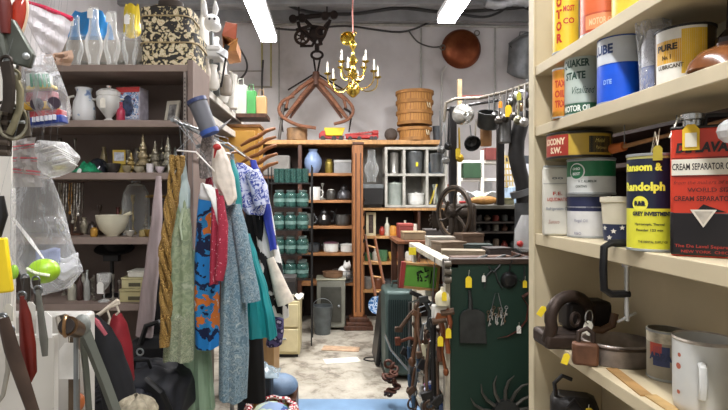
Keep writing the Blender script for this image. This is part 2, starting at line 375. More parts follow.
# extend dark wrap
# ================================================================ generic vessels: profiles with r in 0-1 (half width) and h in 0-1
PR = {
 'jar': [(0, .0), (.85, 0), (.97, .05), (1, .15), (1, .66), (.9, .78), (.66, .84), (.66, .9)],
 'bottle': [(0, 0), (.9, 0), (1, .04), (1, .5), (.85, .62), (.4, .72), (.34, .95), (.42, .96), (.42, 1), (.3, 1)],
 'vase': [(0, 0), (.5, 0), (.6, .04), (.85, .2), (1, .42), (.95, .6), (.65, .8), (.45, .9), (.55, 1), (.42, .99)],
 'mug': [(0, 0), (.9, 0), (.97, .04), (1, .5), (1, 1), (.92, 1), (.92, .1), (0, .08)],
 'pot': [(0, 0), (.85, 0), (.97, .08), (1, .3), (1, .74), (1.06, .76), (1.06, .79), (.95, .79)],
 'bowl': [(0, 0), (.4, 0), (.45, .08), (.75, .3), (.95, .7), (1, 1), (.94, 1), (.7, .4), (0, .14)],
 'kettle': [(0, 0), (.8, 0), (1, .1), (1, .3), (.85, .5), (.55, .62), (.5, .64)],
 'stick': [(0, 0), (.9, 0), (1, .05), (.5, .1), (.18, .16), (.15, .3), (.4, .38), (.18, .46), (.12, .75), (.35, .84), (.5, .96), (.4, 1), (.2, .97)],
 'goblet': [(0, 0), (.8, 0), (.75, .04), (.12, .1), (.1, .4), (.5, .5), (.95, .7), (1, 1), (.93, 1), (.85, .72), (0, .52)],
 'chimney': [(.62, 0), (.62, .12), (.7, .16), (1, .34), (.98, .46), (.62, .62), (.5, .8), (.52, 1)],
 'cloche': [(1, 0), (1.04, .01), (1, .03), (1, .6), (.9, .78), (.6, .92), (.1, .96)],
 'canister': [(0, 0), (.98, 0), (1, .02), (1, .04), (.97, .05), (.97, .93), (1, .95), (1, .98), (.96, 1), (.9, .97), (0, .97)],
 'drum': [(0, 0), (.9, 0), (1, .08), (.96, .3), (1, .5), (.96, .7), (1, .92), (.93, 1), (0, 1)],
 'bucket': [(0, 0), (.78, 0), (.8, .03), (.9, .5), (.97, .92), (1.02, .96), (1, 1), (.94, 1), (.85, .5), (.76, .08), (0, .06)],
 'urn': [(0, 0), (.5, 0), (.5, .05), (.22, .13), (.5, .25), (.95, .45), (1, .62), (.92, .7)],
 'pitcher': [(0, 0), (.7, 0), (.95, .12), (1, .35), (.9, .6), (.66, .78), (.62, .88), (.75, 1), (.68, 1), (.56, .86)],
 'insulator': [(0, 0), (1, 0), (.96, .2), (.7, .25), (.72, .5), (.95, .55), (.9, .7), (.6, .76), (.62, .95), (.4, 1), (0, 1)],
 'basket': [(0, 0), (.82, 0), (.84, .04), (.93, .5), (1, .9), (1.04, .92), (1.04, 1), (.96, 1), (.9, .5), (0, .1)],
 'dome': [(1, 0), (1, .1), (.93, .4), (.72, .72), (.4, .93), (0, 1)],
 'tree': [(0, 0), (.6, 0), (.3, .06), (.2, .1), (1, .2), (.55, .34), (.8, .4), (.4, .55), (.6, .6), (.2, .8), (.25, .84), (0, 1)],
 'bulb': [(0, 0), (.3, 0), (.35, .25), (.7, .4), (1, .65), (.9, .85), (.5, .97), (0, 1)],
 'plate': [(0, 0), (.6, 0), (.65, .3), (1, .9), (.98, 1), (.6, .5), (0, .35)],
 'hat': [(0, 0), (1, 0), (1, .06), (.6, .1), (.58, .7), (.5, .95), (0, 1)],
}
def V(kind, px, Y, z, wpx, hpx, mat, name, label, cat, group=None, lid=None, handle=None, spout=None, knob=None, rz=0, tag=None, n=20, bail=None, label_band=None, handles=None, content=None):
    """a vessel standing on height z; px = its middle in the photo, wpx/hpx = its size at distance Y"""
    w = W(wpx, Y)/2; h = W(hpx, Y)
    loc = (PX(px, Y), Y, z)
    root = thing(name, label, cat, group, loc, rz)
    obj('body', MB().lathe([(r*w, q*h) for r, q in PR[kind]], (0, 0, 0), n, cap=False), mat, root)
    top = PR[kind][-1][1]*h; tr = max(PR[kind][-1][0]*w, w*.3)
    if lid:
        lh = (1-PR[kind][-1][1])*h if PR[kind][-1][1] < .95 else h*.12
        lr = tr*1.08
        p = obj('lid', MB().lathe([(0, 0), (lr, 0), (lr, lh*.35), (lr*.7, lh*.6), (lr*.15, lh*.72), (lr*.2, lh*.95), (0, lh)] if knob is not False else [(0, 0), (lr, 0), (lr, lh*.9), (lr*.9, lh), (0, lh)], (0, 0, top), n, cap=False), lid, root)
    if handle:
        obj('handle', MB().tube([(w*.9, 0, h*.78), (w*1.35, 0, h*.75), (w*1.5, 0, h*.5), (w*1.3, 0, h*.25), (w*.93, 0, h*.2)], w*.1+.001, 6), handle, root)
    if handles:
        for s in (-1, 1): obj('handle', MB().tube([(s*w, -w*.25, h*.62), (s*w*1.25, -w*.2, h*.62), (s*w*1.25, w*.2, h*.62), (s*w, w*.25, h*.62)], w*.08, 6), handles, root)
    if spout: obj('spout', MB().tube([(-w*.8, 0, h*.25), (-w*1.2, 0, h*.42), (-w*1.5, 0, h*.7)], [w*.22, w*.15, w*.1], 8), spout, root)
    if bail: obj('bail', MB().tube([(w*math.cos(a), 0, h*.93+w*.9*math.sin(a)) for a in [PI*i/10 for i in range(11)]], .004, 5), bail, root)
    if content: obj('contents', MB().lathe([(0, 0), (w*.85, 0), (w*.85, h*.02), (0, h*.025)], (0, 0, h*.6), n, cap=False), content, root)
    if label_band:
        obj('paper_label', MB().lathe([(w*1.012, h*label_band[0]), (w*1.012, h*label_band[1])], (0, 0, 0), n, cap=False), label_band[2], root)
    if tag: price_tag(root, (w*tag[0], -w*1.15-.003, h*tag[1]), tag[2], tag[3])
    return root
def boxy(px0, px1, Y, z, hpx, d, mat, name, label, cat, group=None, rz=0, lid=None, bev=.004):
    w = W(px1-px0, Y); h = W(hpx, Y); t = thing(name, label, cat, group, (PX((px0+px1)/2, Y), Y, z), rz)
    hb = h*(.8 if lid else 1)
    obj('body', MB().box(-w/2, w/2, -d/2, d/2, 0, hb), mat, t, bev=bev)
    if lid: obj('lid', MB().box(-w/2-.003, w/2+.003, -d/2-.003, d/2+.003, hb, h), lid, t, bev=bev)
    return t
# colours
wood = M('#8d5a31', .55, 0, .2, 5, .05, stretch=(7, 7, 1)); dwood = M('#4a2a19', .5, 0, .3, 6, .1, stretch=(7, 7, 1))
lwood = M('#b98a55', .6, 0, .22, 6, .1, stretch=(6, 1, 1)); mwood = M('#6d4023', .5, 0, .3, 6, .1, stretch=(6, 1, 1))
white = M('#d9d6cc', .5, 0, .06, 8); cream = M('#cfc6a6', .6, 0, .1, 8); steel = M('#a9adad', .3, .5, .15, 12); dark = M('#1d1b1a', .5, .2, .2, 12)
black = M('#141414', .4, 0, .1, 10); gal = M('#7d8182', .4, .7, .2, 9); brass = M('#b08a3d', .3, .6, .15, 20); silver = M('#b9b8b2', .22, .6, .15, 25)
tealg = M('#34564f', .15, 0, .25, 12, alpha=.82); clear = glass('#dfe6e4', .38, .06); paper = M('#e6e1d2', .8, 0, .06, 20)
yel = M('#f2dc2a', .6, 0, .05); red = M('#a52622', .45, 0, .12); enam = M('#d8d8d2', .25, 0, .06)
# ================================================================ back bookcase (brown) and cubbies
YF, YD = 6.45, 6.85
zt = PZ(140, YF)
def X6(p): return PX(p, YF)
t = thing('bookcase', 'tall brown wooden bookcase with open shelves against the back wall', 'bookcase')
obj('top_board', MB().box(X6(258), X6(441), YF-.02, YD+.1, zt-.055, zt), lwood, t, bev=.006)
for p in (298, 353): obj('side_panel', MB().box(X6(p), X6(p)+.045, YF, YD, 0, zt-.055), dwood if p == 298 else wood, t)
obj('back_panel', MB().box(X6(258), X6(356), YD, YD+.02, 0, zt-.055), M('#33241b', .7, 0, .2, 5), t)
obj('divider', MB().box(X6(352), X6(352)+.03, YF-.01, YF+.05, .9, zt-.055), wood, t)
SH = {}
for i, p in enumerate((173, 200, 226, 253, 283)):
    z = PZ(p, YF); SH[p] = z
    obj('shelf', MB().box(X6(298)+.045, X6(353), YF, YD, z-.035, z), M('#9b6a3f', .5, 0, .2, 6), t, bev=.003)
obj('shelf', MB().box(X6(258)+.04, X6(298), YF, YD, PZ(176, YF)-.03, PZ(176, YF)), mwood, t)
obj('side_panel', MB().box(X6(258), X6(258)+.04, YF, YD, 0, zt-.055), dwood, t)
# items on its shelves
ys = 6.58
V('vase', 313, ys, SH[173], 18, 24, M('#7f93b5', .25, 0, .1, 10), 'vase', 'large pale blue vase on the top shelf of the brown bookcase', 'vase')
V('jar', 329, ys, SH[173], 8, 15, M('#8c7a35', .3, .6, .2), 'jar', 'small yellow-brown glazed jar beside large pale blue vase', 'jar', lid=M('#6b5a22', .3, .6))
boxy(334, 351, ys, SH[173], 13, .2, M('#8d8d8c', .4, .2, .1), 'storage_tin', 'pale grey box at right of the bookcase top shelf', 'box', lid=M('#a7a6a3', .4))
V('mug', 315, ys, SH[200], 11, 13, enam, 'enamel_pot', 'white enamel pot on second bookcase shelf under blue vase', 'pot', handle=enam)
V('stick', 322.5, ys, SH[200], 7, 17, M('#9a9a92', .3, .6), 'candlestick', 'grey metal candlestick beside the white enamel pot', 'candlestick')
V('jar', 331, ys, SH[200], 9, 11, M('#45433f', .3, .3), 'jar', 'dark glass jar with white lid mid second bookcase shelf', 'jar', lid=white)
V('kettle', 344, ys, SH[200], 14, 16, M('#57575a', .3, .5), 'kettle', 'dull grey kettle at right of second bookcase shelf', 'kettle', lid=dark, handle=dark)
V('kettle', 324, ys, SH[226], 14, 18, M('#24211f', .35, .4), 'kettle', 'black kettle with white tag on the third bookcase shelf', 'kettle', lid=black, handle=black, spout=black, tag=(0, .6, .06, '#e9e6da'))
V('pot', 343, ys, SH[226], 15, 14, M('#5c5b58', .4, .6), 'saucepan', 'grey bail-handled saucepan right of the black kettle', 'pot', bail=dark)
V('mug', 309, ys, SH[226], 10, 12, M('#6a6c66', .3, .5), 'tin_cup', 'grey tin cup left of the black kettle', 'cup', handle=gal)
V('pot', 331, ys, SH[253], 15, 11, enam, 'enamel_pot', 'white enamel pot with purple-brown lid on the fourth bookcase shelf', 'pot', lid=M('#5a3a45', .3), handles=black)
V('pot', 347, ys, SH[253], 13, 9, enam, 'enamel_pot', 'low white lidded pot at right of the fourth bookcase shelf', 'pot', lid=enam, handles=black)
V('pot', 313, ys, SH[253], 13, 10, M('#4b4f52', .3, .4), 'saucepan', 'dark blue-grey pot left of white enamel pot with brown lid', 'pot', lid=M('#33383b', .3, .4))
# white cat figurine in wire basket on the lowest shelf
t = thing('wire_basket', 'round wire basket holding a white cat figurine', 'basket', None, (PX(344, ys-.05), ys-.05, SH[283]))
w = W(11, ys); hh = W(11, ys)
obj('bottom', MB().lathe([(0, 0), (w*.7, 0), (w*.7, .01), (0, .01)], n=20, cap=False), gal, t)
for k in range(4): obj('ring', MB().tube([(w*(.75+.09*k)*math.cos(a), w*(.75+.09*k)*math.sin(a), .01+hh*k/3) for a in [2*PI*i/20 for i in range(20)]], .006, 5, True), gal, t)
for k in range(14):
    a = 2*PI*k/14; obj('wire', MB().tube([(w*.72*math.cos(a), w*.72*math.sin(a), .01), (w*1.03*math.cos(a), w*1.03*math.sin(a), hh)], .004, 5), gal, t)
t = thing('cat_figurine', 'white ceramic cat figurine crouching in the round wire basket', 'figurine', None, (PX(344, ys-.05), ys-.05, SH[283]+.011))
k = W(1, ys)
obj('body', MB().ball((0, 0, 8*k), (6.5*k, 4.5*k, 7.5*k)), M('#e6e4de', .3, 0, .03), t)
obj('head', MB().ball((3*k, -3*k, 15.5*k), (4*k, 3.6*k, 3.6*k)).lathe([(1.5*k, 0), (0, 3*k)], (1*k, -3*k, 18*k), 6).lathe([(1.5*k, 0), (0, 3*k)], (5*k, -3*k, 18*k), 6), M('#e6e4de', .3, 0, .03), t)
obj('tail', MB().tube([(-5*k, 0, 4*k), (-8*k, -1*k, 6*k), (-7*k, -2*k, 10*k)], 1.3*k, 6), M('#e6e4de', .3, 0, .03), t)
# ---- things standing on the long top board
yt = 6.6
V('drum', 297, yt, zt, 21, 13, M('#8a6a48', .7, 0, .3, 18, .3), 'wooden_drum', 'low round rustic wooden drum on bookcase top under grapple hoop', 'drum')
t = thing('toy_truck', 'red and yellow toy dump truck on top of the bookcase', 'toy', None, (PX(333, yt), yt, zt)); k = W(1, yt)
obj('bed', MB().prism([(-7*k, 5*k), (9*k, 5*k), (12*k, 13*k), (-9*k, 13*k)], .16, Matrix.Translation((0, -.08, 0))), M('#e3c21f', .35, 0, .04), t, bev=.008)
obj('cab', MB().prism([(-14*k, 3*k), (-7*k, 3*k), (-7*k, 10*k), (-11*k, 10*k), (-14*k, 7*k)], .15, Matrix.Translation((0, -.075, 0))), red, t, bev=.008)
obj('chassis', MB().box(-13*k, 11*k, -.05, .05, 2.5*k, 4.9*k), red, t)
for x in (-10, 1, 8):
    for s in (-.075, .075): obj('wheel', MB().tube([(x*k, s-.015, 2.4*k), (x*k, s+.015, 2.4*k)], 2.4*k, 14), black, t)
t = thing('toy_ladder_truck', 'long red toy ladder truck right of the yellow toy dump truck', 'toy', None, (PX(362, yt-.05), yt-.05, zt))
obj('body', MB().box(-16*k, 16*k, -.06, .06, 2*k, 6*k), red, t, bev=.01)
obj('ladder', MB().box(-17*k, 15*k, -.045, -.035, 7*k, 8*k, RY(-.1)).box(-17*k, 15*k, .035, .045, 7*k, 8*k, RY(-.1)), M('#b03a33', .4), t)
for i in range(10): obj('rung', MB().box((-15+3*i)*k, (-14.4+3*i)*k, -.04, .04, (6.1+.33*i)*k, (6.9+.33*i)*k), M('#b03a33', .4), t)
for x in (-12, -3, 9, 13):
    for s in (-.07, .07): obj('wheel', MB().tube([(x*k, s-.012, 2*k), (x*k, s+.012, 2*k)], 2*k, 12), black, t)
obj('cab', MB().box(10*k, 16*k, -.062, .062, 6*k, 10*k), red, t, bev=.01)
solo('yarn_ball', 'dark grey-brown round ball beside the bushel baskets on shelf top', 'ball', MB().ball((0, 0, 6.6*k), 6.6*k, 20, 14), pattern('yarn', [(0, '#3e352f'), (.5, '#6d6057'), (1, '#4a4039')], 30, 'wave', .9, .2, (1, 1, 1), False, .5), loc=(PX(391, yt), yt, zt))
# ---- bushel baskets
bk = pattern('splint_wood', [(0, '#8c5c2c'), (.5, '#bd8948'), (1, '#a8763a')], 9, 'wave', .7, .1, (1, 1, .5), False, .3)
bkh = M('#9c6c36', .7, 0, .2, 10)
BL = ['split-wood bushel basket at the bottom of the nested stack', 'second bushel basket from the bottom of the nested stack', 'third bushel basket from the bottom of the nested stack', 'topmost bushel basket of the nested stack']
for i, (py, wp) in enumerate(((138.5, 33), (125.5, 35), (115, 35.5), (105.5, 36))):
    w = W(wp, yt)/2; z0 = PZ(py, yt) if i else zt; h = W(23 if i == 0 else 13.5, yt) if i else W(13, yt)
    w0 = w*(.86 if i == 0 else .93)
    t = thing('bushel_basket', BL[i], 'basket', 'nested bushel baskets', (PX(414.5, yt), yt, z0))
    obj('body', MB().lathe([(0, 0), (w0, 0), (w, h), (w-.012, h), (w0-.012, .012), (0, .012)], n=40, cap=False), bk, t)
    for q in (.12, .88): obj('hoop', MB().lathe([(w0+(w-w0)*q+.001, h*q-.02), (w0+(w-w0)*q+.014, h*q-.02), (w0+(w-w0)*q+.014, h*q+.02), (w0+(w-w0)*q+.001, h*q+.02)], n=40, cap=False), bkh, t)
    if i in (0, 2): obj('wire_handle', MB().tube([(w*.55, -w*.86, h*.8), (w*.6, -w*.92, h*.4), (w*.75, -w*.74, h*.4), (w*.7, -w*.72, h*.8)], .006, 5), M('#d9cba8', .5), t)
V('bucket', 437, yt, zt, 9, 15, M('#4d5156', .5, .3), 'metal_pail', 'dark grey pail right of the bushel baskets', 'bucket')
# ---- cream wall box above rack hanging objects
# ---- the glass cabinet niche with oil lantern (grey board) and cubbies
cubw = M('#b3b0a6', .6, 0, .2, 8)
t = thing('cubby_shelf', 'white painted cubbyhole shelf in two rows under bookcase top', 'shelf')
cz = [PZ(147, YF), PZ(173.5, YF), PZ(205, YF)]
for z in (cz[0], cz[1], cz[2]): obj('shelf_board', MB().box(X6(385), X6(447), YF, YD-.05, z-.03, z), cubw, t)
for p in (385, 403, 426, 445): obj('upright', MB().box(X6(p), X6(p)+.03, YF-.003, YD-.05, cz[2]-.025, cz[0]-.032), cubw, t)
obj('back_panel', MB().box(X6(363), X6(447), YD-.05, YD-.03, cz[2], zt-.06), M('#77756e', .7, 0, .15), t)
# supports under cubbies: wooden shelf unit
t = thing('wooden_shelf_unit', 'low brown wooden shelf unit full of trinkets under the cubbyholes', 'shelf')
for p in (208, 236, 262, 290):
    obj('shelf_board', MB().box(X6(362), X6(447), YF-.02, YD-.03, PZ(p, YF)-.03, PZ(p, YF)), lwood, t)
for p in (362, 418, 446): obj('side_panel', MB().box(X6(p), X6(p)+.03, YF, YD-.03, 0, PZ(208, YF)-.03), wood if p == 362 else dwood, t)
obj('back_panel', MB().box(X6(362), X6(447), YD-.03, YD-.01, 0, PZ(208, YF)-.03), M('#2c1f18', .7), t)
# oil lantern in glass + base
V('chimney', 371.5, ys, PZ(185, ys)+.04, 15, 32, glassy(), 'glass_lamp_shade', 'tall clear glass lantern globe in grey niche left of cubbyholes', 'glass globe')
boxy(363, 383, ys, PZ(206, ys)+.02, 20, .14, dark, 'lantern_base', 'dark lantern base under the tall clear glass globe', 'lantern', lid=gal)
# cubby contents
V('canister', 394, ys, cz[1], 9, 21, M('#8d8b85', .3, .5), 'coffee_grinder', 'tall silver canister in upper left cubbyhole', 'canister', lid=gal)
V('bucket', 414.5, ys, cz[1], 17, 22, gal, 'metal_pail', 'galvanised pail in the upper middle cubbyhole', 'bucket', bail=gal, tag=(.1, .5, .05, '#f2dc2a'))
V('kettle', 435.5, ys, cz[1], 16, 22, M('#6e7f8e', .3, .5), 'kettle', 'blue-grey kettle in the upper right cubbyhole', 'kettle', lid=gal, handle=gal)
V('canister', 394.5, ys, cz[2], 15, 22, M('#a3aba3', .35, .2), 'enamel_canister', 'pale green-grey canister in lower left cubbyhole', 'canister', lid=M('#8f9890', .35))
V('pot', 416, ys, cz[2], 16, 13, enam, 'enamel_pot', 'white enamel pot in the lower middle cubbyhole', 'pot', lid=enam)
for i, (x, a, c_) in enumerate(((430, .3, '#d8c24a'), (434, .1, '#c9c4b4'), (438, -.2, '#8f9a8f'), (442, .25, '#a8472c'))):
    solo('utensil', ['yellow-handled utensil leaning in the lower right cubbyhole', 'cream utensil leaning in the lower right cubbyhole', 'grey utensil leaning in the lower right cubbyhole', 'red utensil leaning at the right end of the cubbyholes'][i], 'utensil', MB().tube([(0, 0, 0.01), (a*.3, .02, .26)], [.012, .016], 6), M(c_, .5), 'utensils in the lower right cubbyhole', loc=(PX(x, ys), ys, cz[2]))
# trinkets on the wooden shelves
z2 = PZ(236, YF); z3 = PZ(262, YF); z4 = PZ(290, YF)
t = thing('picture_frame', 'small cream framed picture standing on the trinket shelf', 'picture frame', None, (PX(371, ys-.06), ys-.06, z2))
obj('frame', MB().box(-.06, .06, 0, .02, 0, .03).box(-.06, .06, 0, .02, .26, .29).box(-.06, -.03, 0, .02, .03, .26).box(.03, .06, 0, .02, .03, .26), M('#c9bf9d', .5), t)
obj('picture', MB().box(-.03, .03, .008, .014, .03, .26), M('#4a3a30', .6, 0, .4, 30), t)
for i, (x, w_, h_, k_, c_, l_) in enumerate(((382, 6, 9, 'vase', '#a33a2c', 'small red vase by the cream framed picture'), (387, 5, 18, 'bottle', '#c9c7b5', 'slim cream bottle on trinket shelf'), (393, 7, 11, 'jar', '#c98e3d', 'amber jar mid trinket shelf'), (399, 6, 12, 'jar', '#b04a3a', 'red round jar right of amber jar'), (405, 6, 15, 'bottle', '#d9d2bf', 'white bottle right of the red round jar'), (410, 6, 10, 'vase', '#7f5a36', 'brown vase near the right end of trinket shelf'), (415, 5, 13, 'jar', '#d7cfc0', 'white jar at right end of trinket shelf'))):
    V(k_, x, ys-.03, z2, w_, h_, M(c_, .35, 0, .1), k_, l_, k_, 'trinkets under the cubbyholes')
for i, (x, w_, h_, k_, c_, l_) in enumerate(((368, 7, 10, 'jar', '#3d6a45', 'green jar on the lower trinket shelf'), (375, 6, 14, 'bottle', '#b8b2a2', 'pale bottle on lower trinket shelf beside green jar'), (383, 9, 11, 'mug', '#4f7a55', 'green mug on the lower trinket shelf'), (392, 8, 9, 'bowl', '#c7a04b', 'ochre bowl on lower trinket shelf'), (400, 7, 14, 'vase', '#8c4a35', 'rust vase on lower trinket shelf'), (409, 8, 11, 'jar', '#c9c5ba', 'white-grey jar on the lower trinket shelf'))):
    V(k_, x, ys-.03, z3, w_, h_, M(c_, .4, 0, .15), k_, l_, k_, 'trinkets on the lower shelf')
for i, (x, w_, h_, k_, c_, l_) in enumerate(((368, 8, 12, 'mug', '#8c8a84', 'grey mug on the lowest trinket shelf'), (378, 8, 13, 'jar', '#6b3f28', 'brown crock on the lowest trinket shelf'), (389, 10, 12, 'pot', '#45484a', 'dark pot on lowest trinket shelf'), (401, 8, 10, 'bowl', '#9aa09c', 'pale bowl on lowest trinket shelf'))):
    V(k_, x, ys-.03, z4, w_, h_, M(c_, .4, 0, .15), k_, l_, k_, 'trinkets on the lowest shelf')
# ---- brown wooden post with stepped base, front of bookcase
Y = 6.2
t = thing('wooden_stand', 'tall square brown wooden display stand with stepped base before the bookcase', 'stand', None, (PX(358, Y), Y, 0))
h = PZ(145, Y); w = W(5.2, Y)
for i, (s, z0, z1) in enumerate(((2.75, 0, .05), (2.3, .05, .09), (1.75, .09, .14))):
    obj('base_step', MB().box(-w*s, w*s, -w*s*.8, w*s*.8, z0, z1), dwood, t, bev=.006)
obj('post', MB().box(-w*.95, w*.95, -w*.7, w*.7, .14, h), wood, t, bev=.008)
obj('cap', MB().box(-w*1.1, w*1.1, -w*.85, w*.85, h, h+.03), dwood, t, bev=.006)
for s in (-.45, .45): obj('moulding', MB().box(w*s-.006, w*s+.006, -w*.7-.008, -w*.7, .2, h-.1), dwood, t)
for j in range(5): obj('peg', MB().tube([(w*.95, -.0, 1.5-.16*j), (w*1.35, -.02, 1.54-.16*j)], .012, 6), black, t)
# ---- grey stove cabinet & bucket
Y = 6.2
t = thing('metal_cabinet', 'small grey metal cabinet standing before the bookcase', 'cabinet', None, (PX(331, Y), Y, 0))
w = W(14, Y); h = PZ(279, Y)
obj('body', MB().box(-w, w, -.12, .18, .03, h), M('#77776c', .45, .2, .15, 6), t, bev=.015)
obj('top', MB().box(-w-.01, w+.01, -.13, .19, h, h+.02), M('#94937f', .4, .2), t, bev=.008)
obj('door', MB().box(-w*.72, w*.72, -.135, -.121, .1, h-.07), M('#45453e', .4, .3, .15), t, bev=.006)
obj('knob', MB().ball((w*.55, -.15, h*.5), .015), steel, t)
for sx in (-1, 1): obj('foot', MB().box(sx*w*.8-.02, sx*w*.8+.02, -.1, .16, 0, .03), black, t)
V('pot', 333, Y+.03, h+.02, 20, 7, M('#73553c', .6), 'basket_tray', 'brown shallow basket on the grey metal cabinet', 'basket')
Y = 5.95
V('bucket', 322.5, Y, 0, 20, 28, M('#63696a', .45, .5, .15), 'bucket', 'grey metal bucket on the floor in front of grey metal cabinet', 'bucket', bail=M('#8a8f8f', .4, .6))
# ---- cream filing cabinet on the left
Y = 5.25
t = thing('filing_cabinet', 'cream metal drawer cabinet on the floor beside the aisle', 'cabinet', None, (PX(283, Y), Y, 0))
w = W(18, Y); h = PZ(297, Y)
cf = M('#c4b78c', .5, .1, .12, 5)
obj('body', MB().box(-w, w, -.2, .15, .03, h), cf, t, bev=.01); obj('plinth', MB().box(-w+.02, w-.02, -.18, .13, 0, .03), dark, t)
for i in range(2):
    z0 = .06+i*(h-.07)/2; d = obj('drawer', MB().box(-w+.02, w-.02, -.218, -.201, z0, z0+(h-.11)/2), M('#cdc198', .5, .1, .1, 5), t, bev=.005)
    obj('handle', MB().box(-.05, .05, -.235, -.219, z0+.12, z0+.135), steel, d, bev=.003)
yy = 5.16
boxy(279, 296, yy+.05, h, 22, .22, M('#2d2a28', .5, .2, .2), 'sewing_machine_case', 'dark case on top of cream drawer cabinet', 'case', lid=M('#3a3634', .5))
solo('crumpled_paper', 'crumpled white paper lying on the cream drawer cabinet edge', 'paper', MB().grid(lambda u, v: Vector(((u-.5)*.13, (v-.5)*.13, .035+.03*math.sin(7*u+3*v)*math.cos(9*v))), 9, 9), white, loc=(PX(297, 5.12), 5.12, h), solid=.004)
# ---- teal glass display rack
Y = 5.62
t = thing('wire_display_rack', 'black wire rack of tiers holding dark teal glassware', 'rack', None, (PX(291, Y), Y, 0))
w = W(21, Y); tiers = [182, 206, 228, 252, 276]
for sx in (-1, 1):
    for sy in (-.16, .16): obj('post', MB().tube([(sx*w, sy, 0), (sx*w, sy, PZ(166, Y))], .007, 6), black, t)
for p in tiers:
    z = PZ(p, Y)-.01
    mb = MB().box(-w, w, -.165, -.155, z-.012, z).box(-w, w, .155, .165, z-.012, z)
    for k in range(12): mb.box(-w+2*w*k/11-.003, -w+2*w*k/11+.003, -.16, .16, z-.006, z)
    obj('tier', mb, black, t, smooth=False)
names = ['top', 'second', 'third', 'fourth', 'lowest']
proto = None
for ti, p in enumerate(tiers):
    z = PZ(p, Y)-.01; n = 6 if ti == 0 else 3
    for row in range(2):
        for k in range(n):
            x = 291-17.5+35*(k+.5)/n; yy = Y-.07+.15*row
            if ti == 0:
                o = V('mug', x, yy, z, 5.6, 14, tealg, 'glass_tumbler', 'dark teal glass tumbler on the top tier of wire rack', 'glass', 'teal tumblers on the top tier', n=14) if (row == 0 and k == 0) else dup(tum, (PX(x, Y), yy, z))
                if row == 0 and k == 0: tum = o
            else:
                lb = 'dark teal lidded glass jar on the %s tier of wire rack' % names[ti]
                if proto is None:
                    proto = V('jar', x, yy, z, 11.5, 17, tealg, 'glass_jar', lb, 'jar', 'teal jars on the second tier', lid=M('#5f706c', .3, .4), knob=False, label_band=(.3, .5, M('#66837b', .6)), n=16)
                else:
                    o = dup(proto, (PX(x, Y), yy, z), 0, lb); o['group'] = 'teal jars on the %s tier' % names[ti]
# leaning ladder / easel near the stand
Y = 6.0
t = thing('wooden_easel', 'narrow wooden stepladder leaning beside the brown display stand', 'ladder')
obj('rail', MB().tube([P(365, 235, Y+.3), P(377, 305, Y-.1)], .018, 6), mwood, t)
obj('rail', MB().tube([P(375, 238, Y+.3), P(388, 305, Y-.1)], .018, 6), mwood, t)
for k in range(4): a = .15+.22*k; obj('rung', MB().tube([P(365+12*a, 235+70*a, Y+.3-.4*a), P(375+13*a, 238+67*a, Y+.3-.4*a)], .012, 6), lwood, t)
solo('blue_plate', 'blue patterned plate leaning low beside the wooden stepladder', 'plate', MB().lathe([(0, 0), (.07, 0), (.1, .015), (.1, .02), (.07, .008), (0, .008)], P(377, 305, 5.85), 24, RX(PI/2-.2), cap=False), pattern('blue_plate', [(0, '#2f5f93'), (.5, '#b9c7d6'), (.7, '#2f5f93')], 30, 'voronoi', .3))
# ================================================================ white rack beside the aisle, green board
gb = pattern('green_board', [(0, '#08231a'), (.5, '#0c2c21'), (1, '#103327')], 3, 'noise', .55, 0, (1, 1, 1), False)
Y0 = 2.4; X0 = .545; ZT = 1.255
whw = M('#b5ae9d', .6, 0, .25, 9, .1)
t = thing('pegboard_panel', 'dark green board on the end of the white rack facing the viewer', 'board')
obj('board', MB().box(X0+.012, .99, Y0, Y0+.02, .05, ZT-.01), gb, t)
obj('top_rail', MB().box(X0+.012, .99, Y0-.01, Y0+.05, ZT-.01, ZT+.015), M('#3a2a1f', .6), t, bev=.003)
t = thing('white_rack', 'white painted wooden rack running beside the aisle behind green board', 'rack')
for y in (Y0+.0, 3.33):
    obj('post', MB().box(X0-.012, X0+.01, y, y+.05, 0, ZT-.03), whw, t, bev=.002)
    obj('post', MB().box(.95, .99, y+.022, y+.06, 0, ZT-.03), whw, t, bev=.002)
obj('top_plank', MB().box(X0-.02, X0+.05, Y0-.0, 3.45, ZT-.03, ZT), whw, t, bev=.003)
for z in (.95, .62, .3): obj('shelf', MB().box(X0, .96, Y0+.06, 3.38, z-.02, z), whw, t, bev=.002)
obj('back_panel', MB().box(.992, 1.005, Y0+.02, 3.4, 0, ZT), dwood, t)
# things on the end board
Yb = Y0-.004
def on(px, py, d=0.): q = P(px, py, Yb); q.y -= d; return q
ir = M('#3f4140', .5, .6, .2, 18, .2)
t = thing('cleaver', 'wide grey metal shovel blade hung on the lower left of the green board', 'blade')
def sb(x, y): q = P(x, y, Yb); return (q.x, q.z)
obj('blade', MB().prism([sb(459, 316), sb(462, 311), sb(468, 308), sb(478, 309), sb(484, 313), sb(486, 343), sb(459, 342)][::-1], .012, Matrix.Translation((0, Yb-.016, 0))), ir, t, bev=.002)
obj('socket', MB().tube([on(470, 309, .008), on(470, 300, .008), on(469, 290, .006)], [.012, .01, .006], 8), ir, t)
price_tag(t, on(468, 276, .012), .052, '#f0d42a', string=.03)
t = thing('ladle', 'black round ladle hung high in the middle of the green board', 'ladle')
obj('bowl', MB().lathe([(0, .02), (.025, .018), (.037, .006), (.04, 0), (.035, 0), (0, .014)], on(509, 280, .0), 20, RX(PI/2), cap=False), black, t)
obj('handle', MB().tube([on(509, 273, .004), on(510, 264, .004), on(512, 260, .004)], .004, 6), black, t)
t = thing('key_bunch', 'bunch of small silver keys hung on wires below the black ladle', 'keys')
